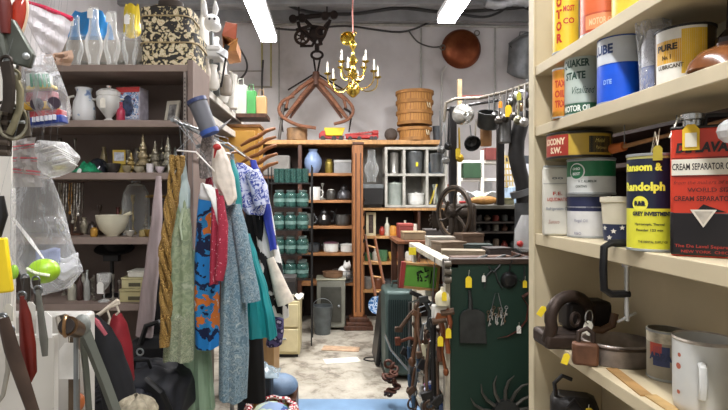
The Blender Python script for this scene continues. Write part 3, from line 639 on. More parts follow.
for i in range(11):
    x = 488+i*1.8; y = 312+5*math.sin(i*1.7)
    obj('key', MB().ring(on(x, y, .005), .007, .002, 8).tube([on(x, y+2, .005), on(x+random.uniform(-2, 2), y+9, .005)], .0028, 5).ball(on(x+.5, y+7, .006), (.004, .002, .006), 6, 5), silver if i % 3 else M('#6a5a48', .4, .7), t)
obj('wire', MB().tube([on(490, 315, .004), on(495, 293, .003), on(498, 293, .003), on(503, 315, .004)], .002, 5), gal, t)
t = thing('pliers', 'dark rusty tongs hung left of the black ladle', 'tongs')
obj('arm', MB().tube([on(492, 270, .006), on(486, 276, .006), on(484, 288, .006)], .004, 6), ir, t)
obj('arm', MB().tube([on(494, 268, .006), on(497, 280, .006), on(502, 288, .006)], .004, 6), ir, t)
obj('jaw', MB().tube([on(488, 266, .006), on(493, 272, .006), on(500, 265, .006)], .005, 6), ir, t)
price_tag(t, on(483, 275, .012), .03, '#e6e3da', string=.01)
t = thing('sickle', 'rusty curved sickle hung at the right of green board', 'sickle')
obj('blade', MB().tube([on(497, 338, .005), on(507, 336, .005), on(518, 330, .005), on(526, 320, .005), on(528, 306, .005), on(522, 297, .005)], [.002, .006, .008, .009, .008, .004], 6, flat=.3), M('#5a2c22', .6, .3, .2), t)
obj('handle', MB().tube([on(522, 297, .005), on(528, 293, .005), on(533, 296, .005)], .008, 8), M('#4a2a20', .6), t)
price_tag(t, on(518, 325, .012), .036, '#eceae2', string=.015)
t = thing('hook_tool', 'iron hook with yellow tag at the top right of green board', 'hook')
obj('hook', MB().tube([on(524, 266, .004), on(524, 276, .004), on(522, 282, .004), on(519, 280, .004)], .004, 6), ir, t)
price_tag(t, on(524, 280, .012), .034, '#f0d42a', string=.02)
t = thing('iron_rake_wheel', 'dark iron toothed wheel with curved prongs at the base of green board', 'rake wheel')
gc = on(505, 412, .0); tm = M('#5a5852', .45, .6, .2)
obj('hub', MB().tube([gc-Vector((0, .03, 0)), gc], .062, 28), ir, t)
for k in range(9):
    a = -.2+k*.46; s = Vector((math.cos(a), 0, math.sin(a))); n_ = Vector((-math.sin(a), 0, math.cos(a)))
    b0 = gc+s*.055-Vector((0, .015, 0)); obj('prong', MB().tube([b0, b0+s*.05-n_*.003, b0+s*.09+n_*-.02, b0+s*.115-n_*.05], [.009, .008, .006, .002], 6), tm, t)
# ---- hung at the aisle side of the rack
def Q(px, py, Y): return P(px, py, Y)
t = thing('framed_green_sign', 'green board with black print in red and gold frame hung on the white rack', 'sign')
Y = 2.95
c = P(421, 276.5, Y); R_ = RY(.10)
w, h = W(18, Y), W(13, Y)
obj('panel', MB().box(c.x-w+.012, c.x+w-.012, Y, Y+.008, c.z-h+.012, c.z+h-.012, R_), M('#5f9a35', .5, 0, .1, 12), t)
fr = MB()
for x0, x1, z0, z1 in ((-w, w, h-.013, h), (-w, w, -h, -h+.013), (w-.013, w, -h+.013, h-.013)):
    fr.add([c+R_@Vector((x, y, z)) for z in (z0, z1) for y in (-.012, .012) for x in (x0, x1)], [(0, 2, 3, 1), (4, 5, 7, 6), (0, 1, 5, 4), (2, 6, 7, 3), (0, 4, 6, 2), (1, 3, 7, 5)])
obj('frame', fr, M('#a88352', .4, 0, .1), t, smooth=False)
obj('frame_edge', MB().add([c+R_@Vector((x, y, z)) for z in (-h, h) for y in (-.014, .016) for x in (-w-.016, -w+.008)], [(0, 2, 3, 1), (4, 5, 7, 6), (0, 1, 5, 4), (2, 6, 7, 3), (0, 4, 6, 2), (1, 3, 7, 5)]), M('#93302c', .5), t, smooth=False)
gk = MB(); random.seed(3)
for i in range(15):
    x = random.uniform(-.035, .03); z = random.uniform(-.03, .03); l = random.uniform(.01, .028); a = random.uniform(0, PI)
    gk.tube([c+R_@Vector((x, -.004, z)), c+R_@Vector((x+l*math.cos(a), -.004, z+l*math.sin(a)))], .0035, 5)
gk.tube([c+R_@Vector((.055, -.004, -.035)), c+R_@Vector((.058, -.004, .04))], .003, 5)
obj('printed_mark', gk, M('#16180f', .6), t)
obj('wire', MB().tube([c+R_@Vector((-.04, .02, h)), Vector((X0-.02, Y, ZT-.01)), c+R_@Vector((.04, .02, h))], .002, 5), gal, t)
solo('sticky_note', 'yellow note hanging above the framed green sign', 'note', MB().box(-.022, .022, 0, .002, 0, .045), yel, loc=P(412.5, 255, 3.1))
# tools and hardware hung from the top plank / shelves on the aisle side
random.seed(11)
def hang(name, label, cat, pts, r, mat, Y, extra=None, grp=None):
    t = thing(name, label, cat, grp)
    obj('body', MB().tube([P(x, y, Y) for x, y in pts], r, 6), mat, t)
    if extra: extra(t)
    return t
hk = M('#5b4636', .6, .4, .25, 20, .2)
hang('iron_pipe', 'long thin pale metal rod bent diagonally low in the aisle clutter', 'rod', [(385, 335), (391, 350), (402, 363), (419, 382)], .007, silver, 3.4)
hang('curved_hook', 'iron hook with white cap below framed green sign', 'hook', [(410, 292), (420, 296), (428, 302), (436, 306)], .014, dark, 2.9)
t = thing('white_switch_box', 'white plastic switch box hung on the white rack post', 'switch box')
q = P(438, 311, 2.42); obj('body', MB().box(q.x-.035, q.x+.03, q.y-.06, q.y-.015, q.z-.037, q.z+.037), M('#d0cec6', .5, 0, .04), t, bev=.006)
obj('lid', MB().box(q.x-.03, q.x+.025, q.y-.064, q.y-.061, q.z-.032, q.z+.03), white, t, bev=.002)
t = thing('white_funnel', 'cream bottle-shaped funnel with yellow tag on the white rack', 'funnel')
q = P(440, 296, 2.4); obj('body', MB().lathe([(.03, -.03), (.034, 0), (.028, .02), (.01, .035), (.008, .05)], q-Vector((0, .05, 0)), 16), M('#ddd6b8', .5, 0, .06), t)
price_tag(t, q+Vector((0, -.09, .035)), .04, '#f0d42a', string=.02)
t = thing('wooden_pulley', 'weathered wooden pulley with brass fittings on rack corner', 'pulley')
q = P(450, 272, 2.36); obj('block', MB().box(q.x-.03, q.x-.005, q.y-.03, q.y+.03, q.z-.05, q.z+.06), M('#54504a', .7, .2, .3, 30, .4), t, bev=.006)
for k in range(3): obj('sheave', MB().tube([(q.x-.034, q.y-.035, q.z-.03+.035*k), (q.x-.004, q.y-.035, q.z-.03+.035*k)], .014, 12), M('#6e675c', .5, .5), t)
for i, (x, y, l_) in enumerate(((439, 339, 'wooden hammer with yellow tag hung on rack post'), (447, 331, 'curved wooden handle with yellow tag beside rack post'))):
    t = thing('wooden_tool', l_, 'tool'); q = P(x, y, 2.36)
    obj('handle', MB().tube([q+Vector((.0, 0, .10)), q+Vector((.015, 0, .04)), q+Vector((.0, 0, -.04)), q+Vector((.006, 0, -.1))], .011, 8), M(['#5a3320', '#8a4a2c'][i], .5, 0, .2), t)
    obj('head', MB().tube([q+Vector((-.03, 0, .08)), q+Vector((.03, 0, .09))], .016, 8), hk, t)
    price_tag(t, q+Vector((.0, -.03, .02)), .045, '#f0d42a', string=.015)
t = thing('scraper', 'cream triangular scraper hung mid height in the aisle clutter', 'scraper')
q = P(425, 350, 2.75); obj('blade', MB().prism([(-.022, .03), (.022, .03), (.006, -.06), (-.006, -.06)], .006, Matrix.Translation(q)), cream, t)
obj('handle', MB().tube([q+Vector((0, .003, .03)), q+Vector((0, .003, .085))], .007, 6), M('#4a352a', .5), t)
# pipes, wrenches, hand tools: each its own, all leaning on the rack's aisle side
TOOLS = [('monkey_wrench', 'dark monkey wrench slanting under the framed sign', 'wrench', [(399, 330), (405, 322), (411, 314), (417, 308)], .013),
 ('pipe_wrench', 'long brown pipe wrench hung left of cream scraper', 'wrench', [(417, 315), (416, 340), (412, 362)], .012),
 ('iron_bar', 'dark iron bar standing right of cream scraper', 'bar', [(434, 322), (433, 350), (434, 400)], .012),
 ('rusty_rod', 'rusty round rod crossing the middle of aisle clutter', 'rod', [(398, 342), (410, 338), (424, 342), (436, 338)], .010),
 ('chain_hoist', 'dark chain hoist hook at the middle of the clutter', 'hoist', [(404, 352), (408, 360), (414, 358), (412, 350)], .011),
 ('brace_drill', 'cranked brace drill hanging low in the aisle clutter', 'drill', [(420, 366), (420, 374), (428, 376), (428, 384), (421, 386), (421, 394)], .008),
 ('iron_tongs', 'pair of iron tongs near white switch box', 'tongs', [(424, 300), (430, 312), (428, 326), (433, 334)], .010),
 ('copper_tube', 'copper-brown tube hung behind the yellow tags', 'tube', [(441, 318), (444, 330), (442, 352), (446, 372)], .008)]
for i, (n_, l_, c_, p_, r_) in enumerate(TOOLS):
    Yt = (3.1, 2.9, 2.5, 3.0, 3.2, 2.8, 2.6, 2.36)[i]
    t = thing(n_, l_, c_)
    pp = [P(x, y, Yt) for x, y in p_]; a = (hk, M('#6b4a33', .5, .3, .3), dark, M('#6d3b26', .7, .3, .3), dark, silver, ir, M('#8a5334', .4, .7))[i]
    obj('shaft', MB().tube(pp, r_, 8), a, t)
    e = pp[0]; obj('head', MB().box(e.x-.025, e.x+.022, e.y-.012, e.y+.012, e.z-.012, e.z+.02, RY(i*.5)), a, t, bev=.004)
    e = pp[-1]; obj('grip', MB().ball(e, (r_*1.7, r_*1.7, r_*2.4), 10, 8), a, t)
# things standing on the rack shelves
SHW = [.95, .62, .3]
for i, (k_, x, yy, z, w_, h_, c_, n_, l_, cat) in enumerate((
 ('canister', 455, 3.25, ZT, 1, 1, '#777', 'x', 'x', 'x'),
 ('jar', .62, 3.2, .95, .07, .12, '#8a8a80', 'glass_jar', 'grey jar of nails on upper rack shelf', 'jar'),
 ('mug', .63, 3.0, .95, .09, .09, '#5b3b2c', 'tin_can', 'rusty tin can on upper rack shelf', 'can'),
 ('pot', .65, 2.8, .95, .12, .09, '#39393a', 'iron_pot', 'small black iron pot on the upper rack shelf', 'pot'),
 ('jar', .64, 2.6, .95, .09, .13, '#b9b3a0', 'crock', 'cream crock on upper rack shelf behind white funnel', 'crock'),
 ('pot', .66, 3.2, .62, .16, .14, '#3a2f2a', 'iron_pot', 'dark brown kettle-like pot on the middle rack shelf', 'pot'),
 ('canister', .65, 2.95, .62, .13, .17, '#8d8270', 'canister', 'tan tin canister on the middle rack shelf', 'canister'),
 ('drum', .66, 2.65, .62, .16, .14, '#6b4a33', 'wooden_spool', 'brown wooden spool on middle rack shelf', 'spool'),
 ('bucket', .68, 2.7, .3, .24, .2, '#1d3f77', 'blue_bucket', 'blue plastic bucket on the lowest rack shelf', 'bucket'),
 ('pot', .66, 3.15, .3, .18, .16, '#2d2b2a', 'iron_pot', 'black pot at the far end of lowest rack shelf', 'pot'))):
    if i == 0: continue
    w_ = w_/2; root = thing(n_, l_, cat, None, (x, yy, z))
    obj('body', MB().lathe([(r*w_, q*h_) for r, q in PR[k_]], n=18, cap=False), M(c_, .5, .2, .2), root)
    obj('rim', MB().lathe([(w_*.8, h_), (w_*.95, h_), (w_*.95, h_+.006), (w_*.8, h_+.006)], n=18, cap=False), gal, root)
# beaded brown chain hanging at the aisle, blue glass handle with tag
t = thing('rusty_chain', 'thick reddish brown rusty chain coiled on the floor by the aisle', 'chain'); Y = 3.85
for i in range(16):
    a = i*.8; q = P(389+5*math.sin(a)+i*.25, 366+i*1.9, Y)
    q.y += .05*math.cos(a); q.z = max(q.z, .03)
    obj('link', MB().ring(q, .026, .011, 12, RZ(i*1.2)@RX(.4*i)), M('#4d2a1b', .6, .3, .3, 30), t)
for i in range(8):
    q = P(411+i*1.6+2*math.sin(i), 390+i*2.2, 3.7); q.z = max(q.z, .03)
    obj('link', MB().ring(q, .024, .010, 12, RZ(i*1.2)@RX(.4*i)), M('#4d2a1b', .6, .3, .3, 30), t)
t = thing('blue_bottle_stopper', 'blue and pink glass trinket with yellow tag low in the clutter', 'trinket')
q = P(429, 386, 2.6)
obj('ball', MB().ball(q, .024), M('#3b4f8f', .2, 0, .3, 40), t)
for k in range(5): obj('petal', MB().ball(q+Vector((.022*math.cos(k*1.26), -.012, .022*math.sin(k*1.26))), .011, 8, 6), M(['#b06a8f', '#d8d8e8'][k % 2], .2), t)
obj('hook', MB().tube([q+Vector((0, 0, .02)), q+Vector((0, 0, .1)), Vector((X0-.02, 2.6, ZT-.0))], .003, 5), gal, t)
price_tag(t, q+Vector((.008, -.03, -.02)), .045, '#f0d42a', string=.02)
# teal heater-like crate on floor
Y = 4.55
t = thing('floor_heater', 'upright grey-teal metal heater with dark ribbed front standing in the aisle', 'heater', None, (PX(399, Y), Y, 0))
w = W(15.5, Y); z0 = 0.0; z1 = PZ(288, Y)
te = M('#435450', .45, .3, .15, 8)
obj('body', MB().box(-w, w, -.15, .25, .04, z1), te, t, bev=.03)
rb = MB()
for k in range(12): rb.box(-w*.82+w*1.64*k/12, -w*.82+w*1.64*(k+.45)/12, -.165, -.152, .14, z1-.07)
obj('grille', rb, M('#23302e', .5, .3), t, smooth=False)
for s in (-1, 1): obj('foot', MB().box(s*w*.75-.03, s*w*.75+.03, -.12, .22, 0, .04), black, t)
obj('handle', MB().tube([(-.06, .05, z1), (-.05, .05, z1+.05), (.05, .05, z1+.05), (.06, .05, z1)], .01, 6), te, t)
solo('black_suitcase', 'thin black case leaning behind the grey-teal heater', 'case', MB().box(-.02, .02, -.2, .22, 0, .62, RY(.12)), black, loc=(PX(380.5, 4.85), 4.95, .01), bev=.01)
# things seen above the heater: cream panels, boxes on a small table
t = thing('wooden_side_table', 'brown wooden side table behind the white rack piled with bric-a-brac', 'table', None, (1.0, 4.8, 0))
zt2 = PZ(243, 4.3)
obj('tabletop', MB().box(-.42, .5, -.28, .28, zt2-.03, zt2), mwood, t, bev=.004)
for sx in (-.38, .46):
    for sy in (-.24, .24): obj('leg', MB().box(sx-.025, sx+.025, sy-.025, sy+.025, 0, zt2-.03), dwood, t)
for i, (x0, x1, yy, h_, c_, l_, lc) in enumerate(((402, 424, 4.7, 8, '#7b6a52', 'tan wooden box on side table behind the rack', '#8d7a5c'), (424, 447, 4.75, 10, '#3b3836', 'dark case on the side table below the iron wheel', '#4a4644'), (398, 412, 4.92, 14, '#7a2f2b', 'maroon box at the left of side table', '#8a3a33'), (448, 470, 4.75, 12, '#5b5650', 'grey-brown box at right of the side table', '#6b655d'))):
    boxy(x0, x1, yy, zt2, h_, .18, M(c_, .6, 0, .15), 'storage_box', l_, 'box', lid=M(lc, .6, 0, .1))
# ---- counter with the big wheel
Y = 3.9
t = thing('workbench', 'dark cluttered wooden counter with open shelves behind the green board', 'counter')
zc = PZ(205, Y); xa, xb = PX(463, Y), PX(545, Y)
obj('countertop', MB().box(xa-.1, xb+.2, Y-.02, Y+.5, zc-.03, zc), M('#5d5a50', .5, .1, .2, 8), t, bev=.004)
for x in (xa, xb+.1): obj('side_panel', MB().box(x, x+.03, Y, Y+.48, 0, zc-.03), dwood, t)
zs = PZ(232, Y); zs2 = PZ(252, Y); zs3 = PZ(222, Y)
for z in (zs3, zs, zs2): obj('shelf', MB().box(xa+.03, xb+.1, Y+.03, Y+.46, z-.012, z), M('#3d352e', .6), t)
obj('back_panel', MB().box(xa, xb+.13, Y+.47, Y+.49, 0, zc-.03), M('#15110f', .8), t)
random.seed(5)
cs = ['#6b4a3a', '#4c4844', '#7a6a58', '#8a3a30', '#5a5d58', '#3a3430', '#9a9486']
wheres = {0: 'upper', 1: 'middle', 2: 'lower'}
for r_, z in enumerate((zs3, zs, zs2)):
    for k in range(6 if r_ < 2 else 7):
        x = 470+k*8.6; hh = (7, 7, 13)[r_]*random.uniform(.7, .95)
        V(['jar', 'mug', 'drum', 'bottle', 'vase', 'canister'][(k*2+r_) % 6], x, Y+.16, z, 6.5, hh, M(cs[(k+r_*3) % 7], .45, .3, .2), 'curio', 'small dark curio on the %s shelf of counter behind green board' % wheres[r_], 'curio', 'curios on the %s counter shelf' % wheres[r_], n=12)
# on the countertop
solo('brown_parcel', 'tan paper parcel lying on the counter right of the iron wheel', 'parcel', MB().ball((0, 0, .035), (.11, .05, .035), 20, 12), M('#a9793f', .6, 0, .25, 20), loc=(PX(484, 4.05), 4.05, zc))
solo('plastic_bundle', 'clear plastic bundle on the counter behind tan parcel', 'bundle', MB().grid(lambda u, v: Vector(((u-.5)*.3, (v-.5)*.12, .05+.03*math.sin(9*u)*math.cos(6*v)+.03*math.sin(3*u*v+1))), 16, 8), glass('#cfd3d8', .75, .2), loc=(PX(477, 4.2), 4.2, zc), solid=.01)
boxy(496, 512, 4.05, zc, 7, .1, M('#65624a', .5, .3, .3, 20), 'tin_box', 'olive tin box on the counter right of tan parcel', 'box', lid=M('#7c7850', .5))
solo('red_tool', 'red-handled tool at the back of the counter', 'tool', MB().tube([(-.09, 0, .015), (.03, 0, .02), (.09, 0, .03)], [.012, .01, .014], 8), red, loc=(PX(470, 4.3), 4.3, zc))
# large iron wheel on stand
Y = 3.45
t = thing('flywheel_machine', 'large dark cast iron flywheel standing on a machine before the counter', 'wheel', None, (PX(454, Y), Y, 0), 0)
c = Vector((0, 0, PZ(213, Y))); R_ = RZ(-1.15); rr = .172
im = M('#33291f', .55, .5, .3, 18, .2)
obj('rim', MB().ring(c, rr, .015, 36, R_), im, t)
obj('groove', MB().ring(c, rr-.02, .007, 36, R_), M('#6b5a48', .5, .6), t)
obj('hub', MB().tube([c+R_@Vector((0, -.05, 0)), c+R_@Vector((0, .12, 0))], .032, 14), im, t)
for k in range(6):
    a = k*PI/3+.3; pts = [c+R_@Vector((math.cos(a+b)*q, 0, math.sin(a+b)*q)) for q, b in ((.02, 0), (.09, .18), (.135, .1), (rr, 0))]
    obj('spoke', MB().tube(pts, [.012, .009, .009, .012], 6), im, t)
obj('machine_body', MB().box(.02, .17, .06, .26, .7, c.z+.06), im, t, bev=.02)
obj('machine_column', MB().box(.03, .16, .08, .24, 0, .7), im, t, bev=.02)
obj('crank', MB().tube([c+R_@Vector((0, -.05, 0)), c+R_@Vector((.02, -.09, 0)), c+R_@Vector((.06, -.09, .08))], .009, 6), im, t)
t = thing('small_gear', 'small toothed iron gear mounted at the left behind the large flywheel', 'gear')
q = P(440, 220, 3.8); obj('disc', MB().tube([q, q+Vector((0, .02, 0))], .07, 20), im, t)
for k in range(14): a = 2*PI*k/14; obj('tooth', MB().box(q.x+.072*math.cos(a)-.008, q.x+.072*math.cos(a)+.008, q.y, q.y+.02, q.z+.072*math.sin(a)-.008, q.z+.072*math.sin(a)+.008), im, t)
obj('axle', MB().tube([q+Vector((0, .02, 0)), q+Vector((0, .3, -.02))], .015, 8), im, t)
# ---- white shelf behind, posts
t = thing('white_metal_shelving', 'white shelving behind the hanging pots', 'shelf'); Y = 5.2
for p in (458, 481, 502): obj('upright', MB().box(PX(p, Y), PX(p, Y)+.03, Y, Y+.03, 0, PZ(150, Y)), white, t)
for p in (160, 178, 192): obj('shelf_board', MB().box(PX(458, Y), PX(502, Y)+.03, Y+.031, Y+.3, PZ(p, Y)-.03, PZ(p, Y)), white, t)
obj('side_board', MB().box(PX(482, Y)+.04, PX(500, Y), Y+.25, Y+.27, PZ(220, Y), PZ(178, Y)-.03), M('#d6d8de', .5), t)
boxy(461, 480, 5.3, PZ(178, Y), 15, .2, M('#27452b', .6, 0, .15), 'green_box', 'dark green box on the white shelving', 'box')
boxy(483, 500, 5.3, PZ(160, Y), 12, .2, M('#6b2f2a', .6, 0, .15), 'red_box', 'brick red box on top of white shelving', 'box')
boxy(503, 528, 5.6, PZ(150, 5.6)-.5, 40, .25, M('#c9ccd2', .5, 0, .05), 'white_appliance', 'pale grey appliance behind yellow wire basket', 'appliance', lid=M('#3a3e44', .4))
obj('stand', MB().box(-.15, .15, -.1, .1, -(PZ(150, 5.6)-.5), -.001), dwood, [o for o in C.objects if o.name == 'white_appliance'][0])
t = thing('yellow_wire_basket', 'yellow wire basket standing beyond the counter', 'basket'); Y = 4.7
w0 = [P(505, 156, Y), P(517, 156, Y), P(519, 187, Y), P(507, 187, Y)]
for k in range(5):
    a = k/4; obj('wire', MB().tube([w0[0].lerp(w0[1], a), w0[3].lerp(w0[2], a)], .005, 5), M('#b39a5a', .5), t)
for k in range(6):
    a = k/5; obj('wire', MB().tube([w0[0].lerp(w0[3], a), w0[1].lerp(w0[2], a), w0[1].lerp(w0[2], a)+Vector((-.02, .15, 0)), w0[0].lerp(w0[3], a)+Vector((0, .15, 0))], .005, 5, True), M('#b39a5a', .5), t)
boxy(508, 529, 4.7, PZ(204, 4.7)-.0, 17, .2, M('#9fb6cc', .5), 'plastic_tub', 'light blue plastic tub under the yellow wire basket', 'tub')
obj('stand', MB().box(-.09, .09, -.08, .08, -PZ(204, 4.7), -.001), dwood, [o for o in C.objects if o.name == 'plastic_tub'][0])
# ---- pot hanging frame
Y = 3.75
t = thing('pot_rack', 'dark metal pot rack frame on two tall posts above the counter', 'pot rack')
fm = M('#232020', .5, .5, .2)
obj('post', MB().box(PX(450, Y), PX(457, Y), Y, Y+.05, 0, PZ(106, Y)), fm, t, bev=.006)
obj('post', MB().box(PX(495, Y), PX(502, Y), Y-.06, Y-.021, zc+.001, PZ(118, Y)), fm, t, bev=.006)
obj('bar', MB().tube([P(444, 122, Y), P(446, 103, Y), P(455, 99, Y), P(480, 98, Y), P(505, 92, 3.5), P(532, 83, 3.2)], .012, 8), M('#6d6558', .5, .5), t)
obj('bar', MB().tube([P(446, 110, Y), P(470, 105, Y+.1), P(500, 100, 3.55)], .010, 8), fm, t)
obj('rail', MB().box(PX(462, 4.1), PX(488, 4.1), 4.1, 4.13, PZ(98, 4.1), PZ(95, 4.1)), M('#7a4038', .5), t)
obj('rail_post', MB().box(PX(458, 4.1), PX(462, 4.1), 4.1, 4.13, PZ(118, 4.1), PZ(79, 4.1)), M('#a88f6b', .6), t)
def hung(kind, px, py, Y, wpx, hpx, mat, name, label, cat, rot=None, parts=None, hook_to=None, group=None, tag=None):
    t = thing(name, label, cat, group); w = W(wpx, Y)/2; h = W(hpx, Y); q = P(px, py, Y); R_ = rot if rot is not None else Matrix.Identity(3)
    obj('body', MB().lathe([(r*w, (z-.5)*h) for r, z in PR[kind]], q, 22, R_, cap=False), mat, t, solid=.003)
    if hook_to: obj('hook', MB().tube([q+Vector((0, 0, h*.4)), P(hook_to[0], hook_to[1], Y)], .004, 5), gal, t)
    if tag: price_tag(t, P(tag[0], tag[1], Y-.12), tag[2], '#f5cf2a' if len(tag) < 4 else tag[3], string=.03)
    return t
hung('bowl', 465, 115, 3.6, 21, 20, silver, 'silver_bowl', 'shiny round silver bowl hanging at left on the pot rack', 'bowl', RX(-PI/2+.2), hook_to=(465, 99))
hung('pot', 489, 118, 3.6, 22, 20, M('#4a4b49', .35, .7, .2), 'kettle', 'dark pewter pot hanging in middle of the pot rack', 'pot', RX(.4), hook_to=(489, 96))
hung('bowl', 471.5, 142, 3.6, 16, 9, black, 'black_ladle', 'black bowl ladle hanging under the silver bowl', 'ladle', RX(PI/2+.5), hook_to=(470, 125))
hung('mug', 486, 137, 3.7, 11, 18, M('#9a7046', .5, .2), 'copper_cup', 'tan copper cup hanging under dark pewter pot', 'cup', None, hook_to=(487, 125))
hung('bucket', 437, 163, 3.9, 14, 18, gal, 'metal_pail', 'grey pail hanging at the far left of pot rack', 'bucket', None, hook_to=(445, 122))
hung('canister', 505, 130, 3.5, 12, 26, M('#545351', .4, .6, .2), 'pewter_mug', 'grey tall metal can hanging right of dark pewter pot', 'can', None, hook_to=(504, 95))
# dangling utensils with tags
UT = [(440, 112, 150, '#5a5a58', 'long steel ladle hanging at the left end of pot rack'), (445, 112, 160, '#8b8b88', 'silver strainer spoon hanging at the left end of pot rack'), (449, 115, 146, '#2b2b2b', 'black fork hanging beside left rack post'), (459, 130, 158, '#c9a52a', 'brass spoon with yellow tag under the silver bowl'), (476, 122, 140, '#8b8578', 'grey skimmer hanging between silver bowl and pewter pot'),
 (494, 96, 116, '#3a3a38', 'dark spoon hanging above pewter pot'), (500, 95, 120, '#55504a', 'bronze hook with orange tag on the slanting bar'), (507, 93, 118, '#3a3632', 'dark bell pull with yellow tag on the slanting bar'), (513, 90, 116, '#4a4640', 'brown utensil on slanting bar near its right end'), (519, 88, 120, '#6d6a55', 'olive utensil on the slanting bar near its right end'), (525, 86, 122, '#8d8a84', 'silver utensil at right end of slanting bar')]
for i, (x, y0, y1, c_, l_) in enumerate(UT):
    Yt = 3.75 if x < 480 else 3.75-(x-480)*.0125
    t = thing('utensil', l_, 'utensil'); m_ = M(c_, .4, .6, .2)
    a = P(x, y0, Yt); b = P(x+random.uniform(-1.5, 1.5), y1, Yt-.02)
    obj('handle', MB().tube([a+Vector((0, 0, .02)), a, b], [.003, .006, .008], 6), m_, t)
    obj('head', MB().lathe([(0, -.03), (.022, -.022), (.03, 0), (.02, .02), (0, .028)], b, 12, RX(.7)@RZ(i)), m_, t)
    if i in (3, 6, 7, 9): price_tag(t, P(x+(-1, .5, 1.5, 0)[(3, 6, 7, 9).index(i)], (148, 101, 105, 92)[(3, 6, 7, 9).index(i)], Yt-.09), (.06, .045, .075, .05)[(3, 6, 7, 9).index(i)], ('#d9bb2c', '#e8912b', '#f2c31a', '#b9b53a')[(3, 6, 7, 9).index(i)], string=.03)
# glass bulbs / sleigh bells cluster at the top right
for i, (x, y, r_, c_) in enumerate(((511, 103, .03, '#4a4a47'), (517, 97, .035, '#c3c4b8'), (523, 95, .035, '#b9b8c8'), (528, 89, .04, '#8a8782'), (529, 103, .035, '#55524e'), (521, 107, .03, '#b89a78'), (532, 97, .035, '#3a3836'))):
    t = thing('sleigh_bell', 'small round bell in the cluster on slanting bar beside cream shelf', 'bell', 'bells hung on the slanting bar')
    q = P(x, y, 3.35); obj('body', MB().ball(q, r_, 14, 10), M(c_, .3, .8, .2), t); obj('loop', MB().ring(q+Vector((0, 0, r_+.008)), .01, .003, 8), gal, t)
# dark curved stove pipe on the right
t = thing('stove_pipe', 'dark bent metal stove pipe standing right of the counter beside cream shelf', 'pipe')
Y = 3.5
pts = [P(526, 112, Y), P(521, 124, Y), P(517, 140, Y), P(516, 155, Y), P(519, 170, Y), P(523, 185, Y), P(524, 203, Y)]
obj('body', MB().tube(pts, [.045, .05, .05, .052, .05, .05, .05], 14), M('#2b2a2a', .5, .5, .2), t)
obj('lower_pipe', MB().tube([P(524, 203, Y), P(524, 258, Y), Vector((PX(524, Y), Y, 0))], .06, 14), M('#4b4c4c', .5, .5, .2), t)
obj('collar', MB().tube([P(520, 190, Y), P(522, 196, Y)], .07, 14), M('#6a6c6d', .4, .6), t)
t = thing('wrapped_bundle', 'clear plastic wrapped object on the right end of counter', 'wrapped object', None, (PX(526, 3.3), 3.3, 0))
obj('wrap', MB().lathe([(.03, PZ(252, 3.3)), (.075, PZ(248, 3.3)), (.07, PZ(230, 3.3)), (.03, PZ(215, 3.3))], n=14), glass('#b8b8b6', .55, .2), t)
obj('post', MB().box(-.02, .02, -.02, .02, 0, PZ(252, 3.3)), dwood, t)
obj('red_knob', MB().ball((-.06, -.06, PZ(243, 3.3)), .02), red, t)
# blue floor mat at the bottom
t = solo('blue_floor_mat', 'flat pale blue mat on floor at the bottom of the aisle', 'mat', MB().box(PX(255, 3.9), PX(425, 3.9), 3.2, 3.98, .0, .012), M('#6c8aa8', .6, 0, .12, 5), None)
solo('floor_ring', 'thin dark wire ring lying on the floor in the aisle', 'ring', MB().ring((PX(374, 5.0), 4.98, .008), .10, .006, 20, RX(PI/2), sz=.6), dark)
solo('paper_scrap', 'pale scrap of paper lying on the aisle floor', 'paper', MB().box(-.18, .16, -.08, .07, .0, .004, RZ(.2)), M('#ddd8ca', .7), loc=(PX(343, 4.95), 4.95, .003))
solo('cardboard_scrap', 'tan flattened cardboard scrap on floor beyond the pale paper', 'cardboard', MB().box(-.2, .18, -.07, .09, .0, .006, RZ(-.15)), M('#b5977a', .8, 0, .2), loc=(PX(342, 5.3), 5.32, .003))
# more hand tools crammed along the aisle side of the rack
random.seed(33)
for i in range(26):
    Yt = random.uniform(2.5, 3.3); xo = X0-random.uniform(.015, .07)
    z1 = random.uniform(.45, .99); ln = random.uniform(.12, .32)
    t = thing('hand_tool', 'worn iron or wooden hand tool hanging in the crowded aisle side of the white rack', 'tool', 'hand tools crowding the aisle side')
    m_ = [hk, dark, gal, M('#6b4a33', .6, 0, .3), M('#8d8478', .4, .4, .2), ir][i % 6]
    a = Vector((xo, Yt, z1)); b = a+Vector((random.uniform(-.03, .02), random.uniform(-.1, .1), -ln))
    obj('shaft', MB().tube([a, a.lerp(b, .5)+Vector((random.uniform(-.01, .01), .01, 0)), b], [.006, .009, .007], 8), m_, t)
    if i % 3 == 0: obj('head', MB().box(b.x-.03, b.x+.025, b.y-.012, b.y+.012, b.z-.02, b.z+.015, RY(i)), [dark, hk][i % 2], t, bev=.004)
    elif i % 3 == 1: obj('ring', MB().ring(b, random.uniform(.02, .04), .006, 16, RZ(i)), [hk, gal][i % 2], t)
    else: obj('grip', MB().tube([b, b+Vector((0, 0, -.07))], [.012, .010], 8), M(['#7a2f24', '#8a6238', '#2e4a63'][i % 3], .5), t)
    obj('hook', MB().tube([a, Vector((X0+.0, Yt, z1+.02))], .003, 5), gal, t)
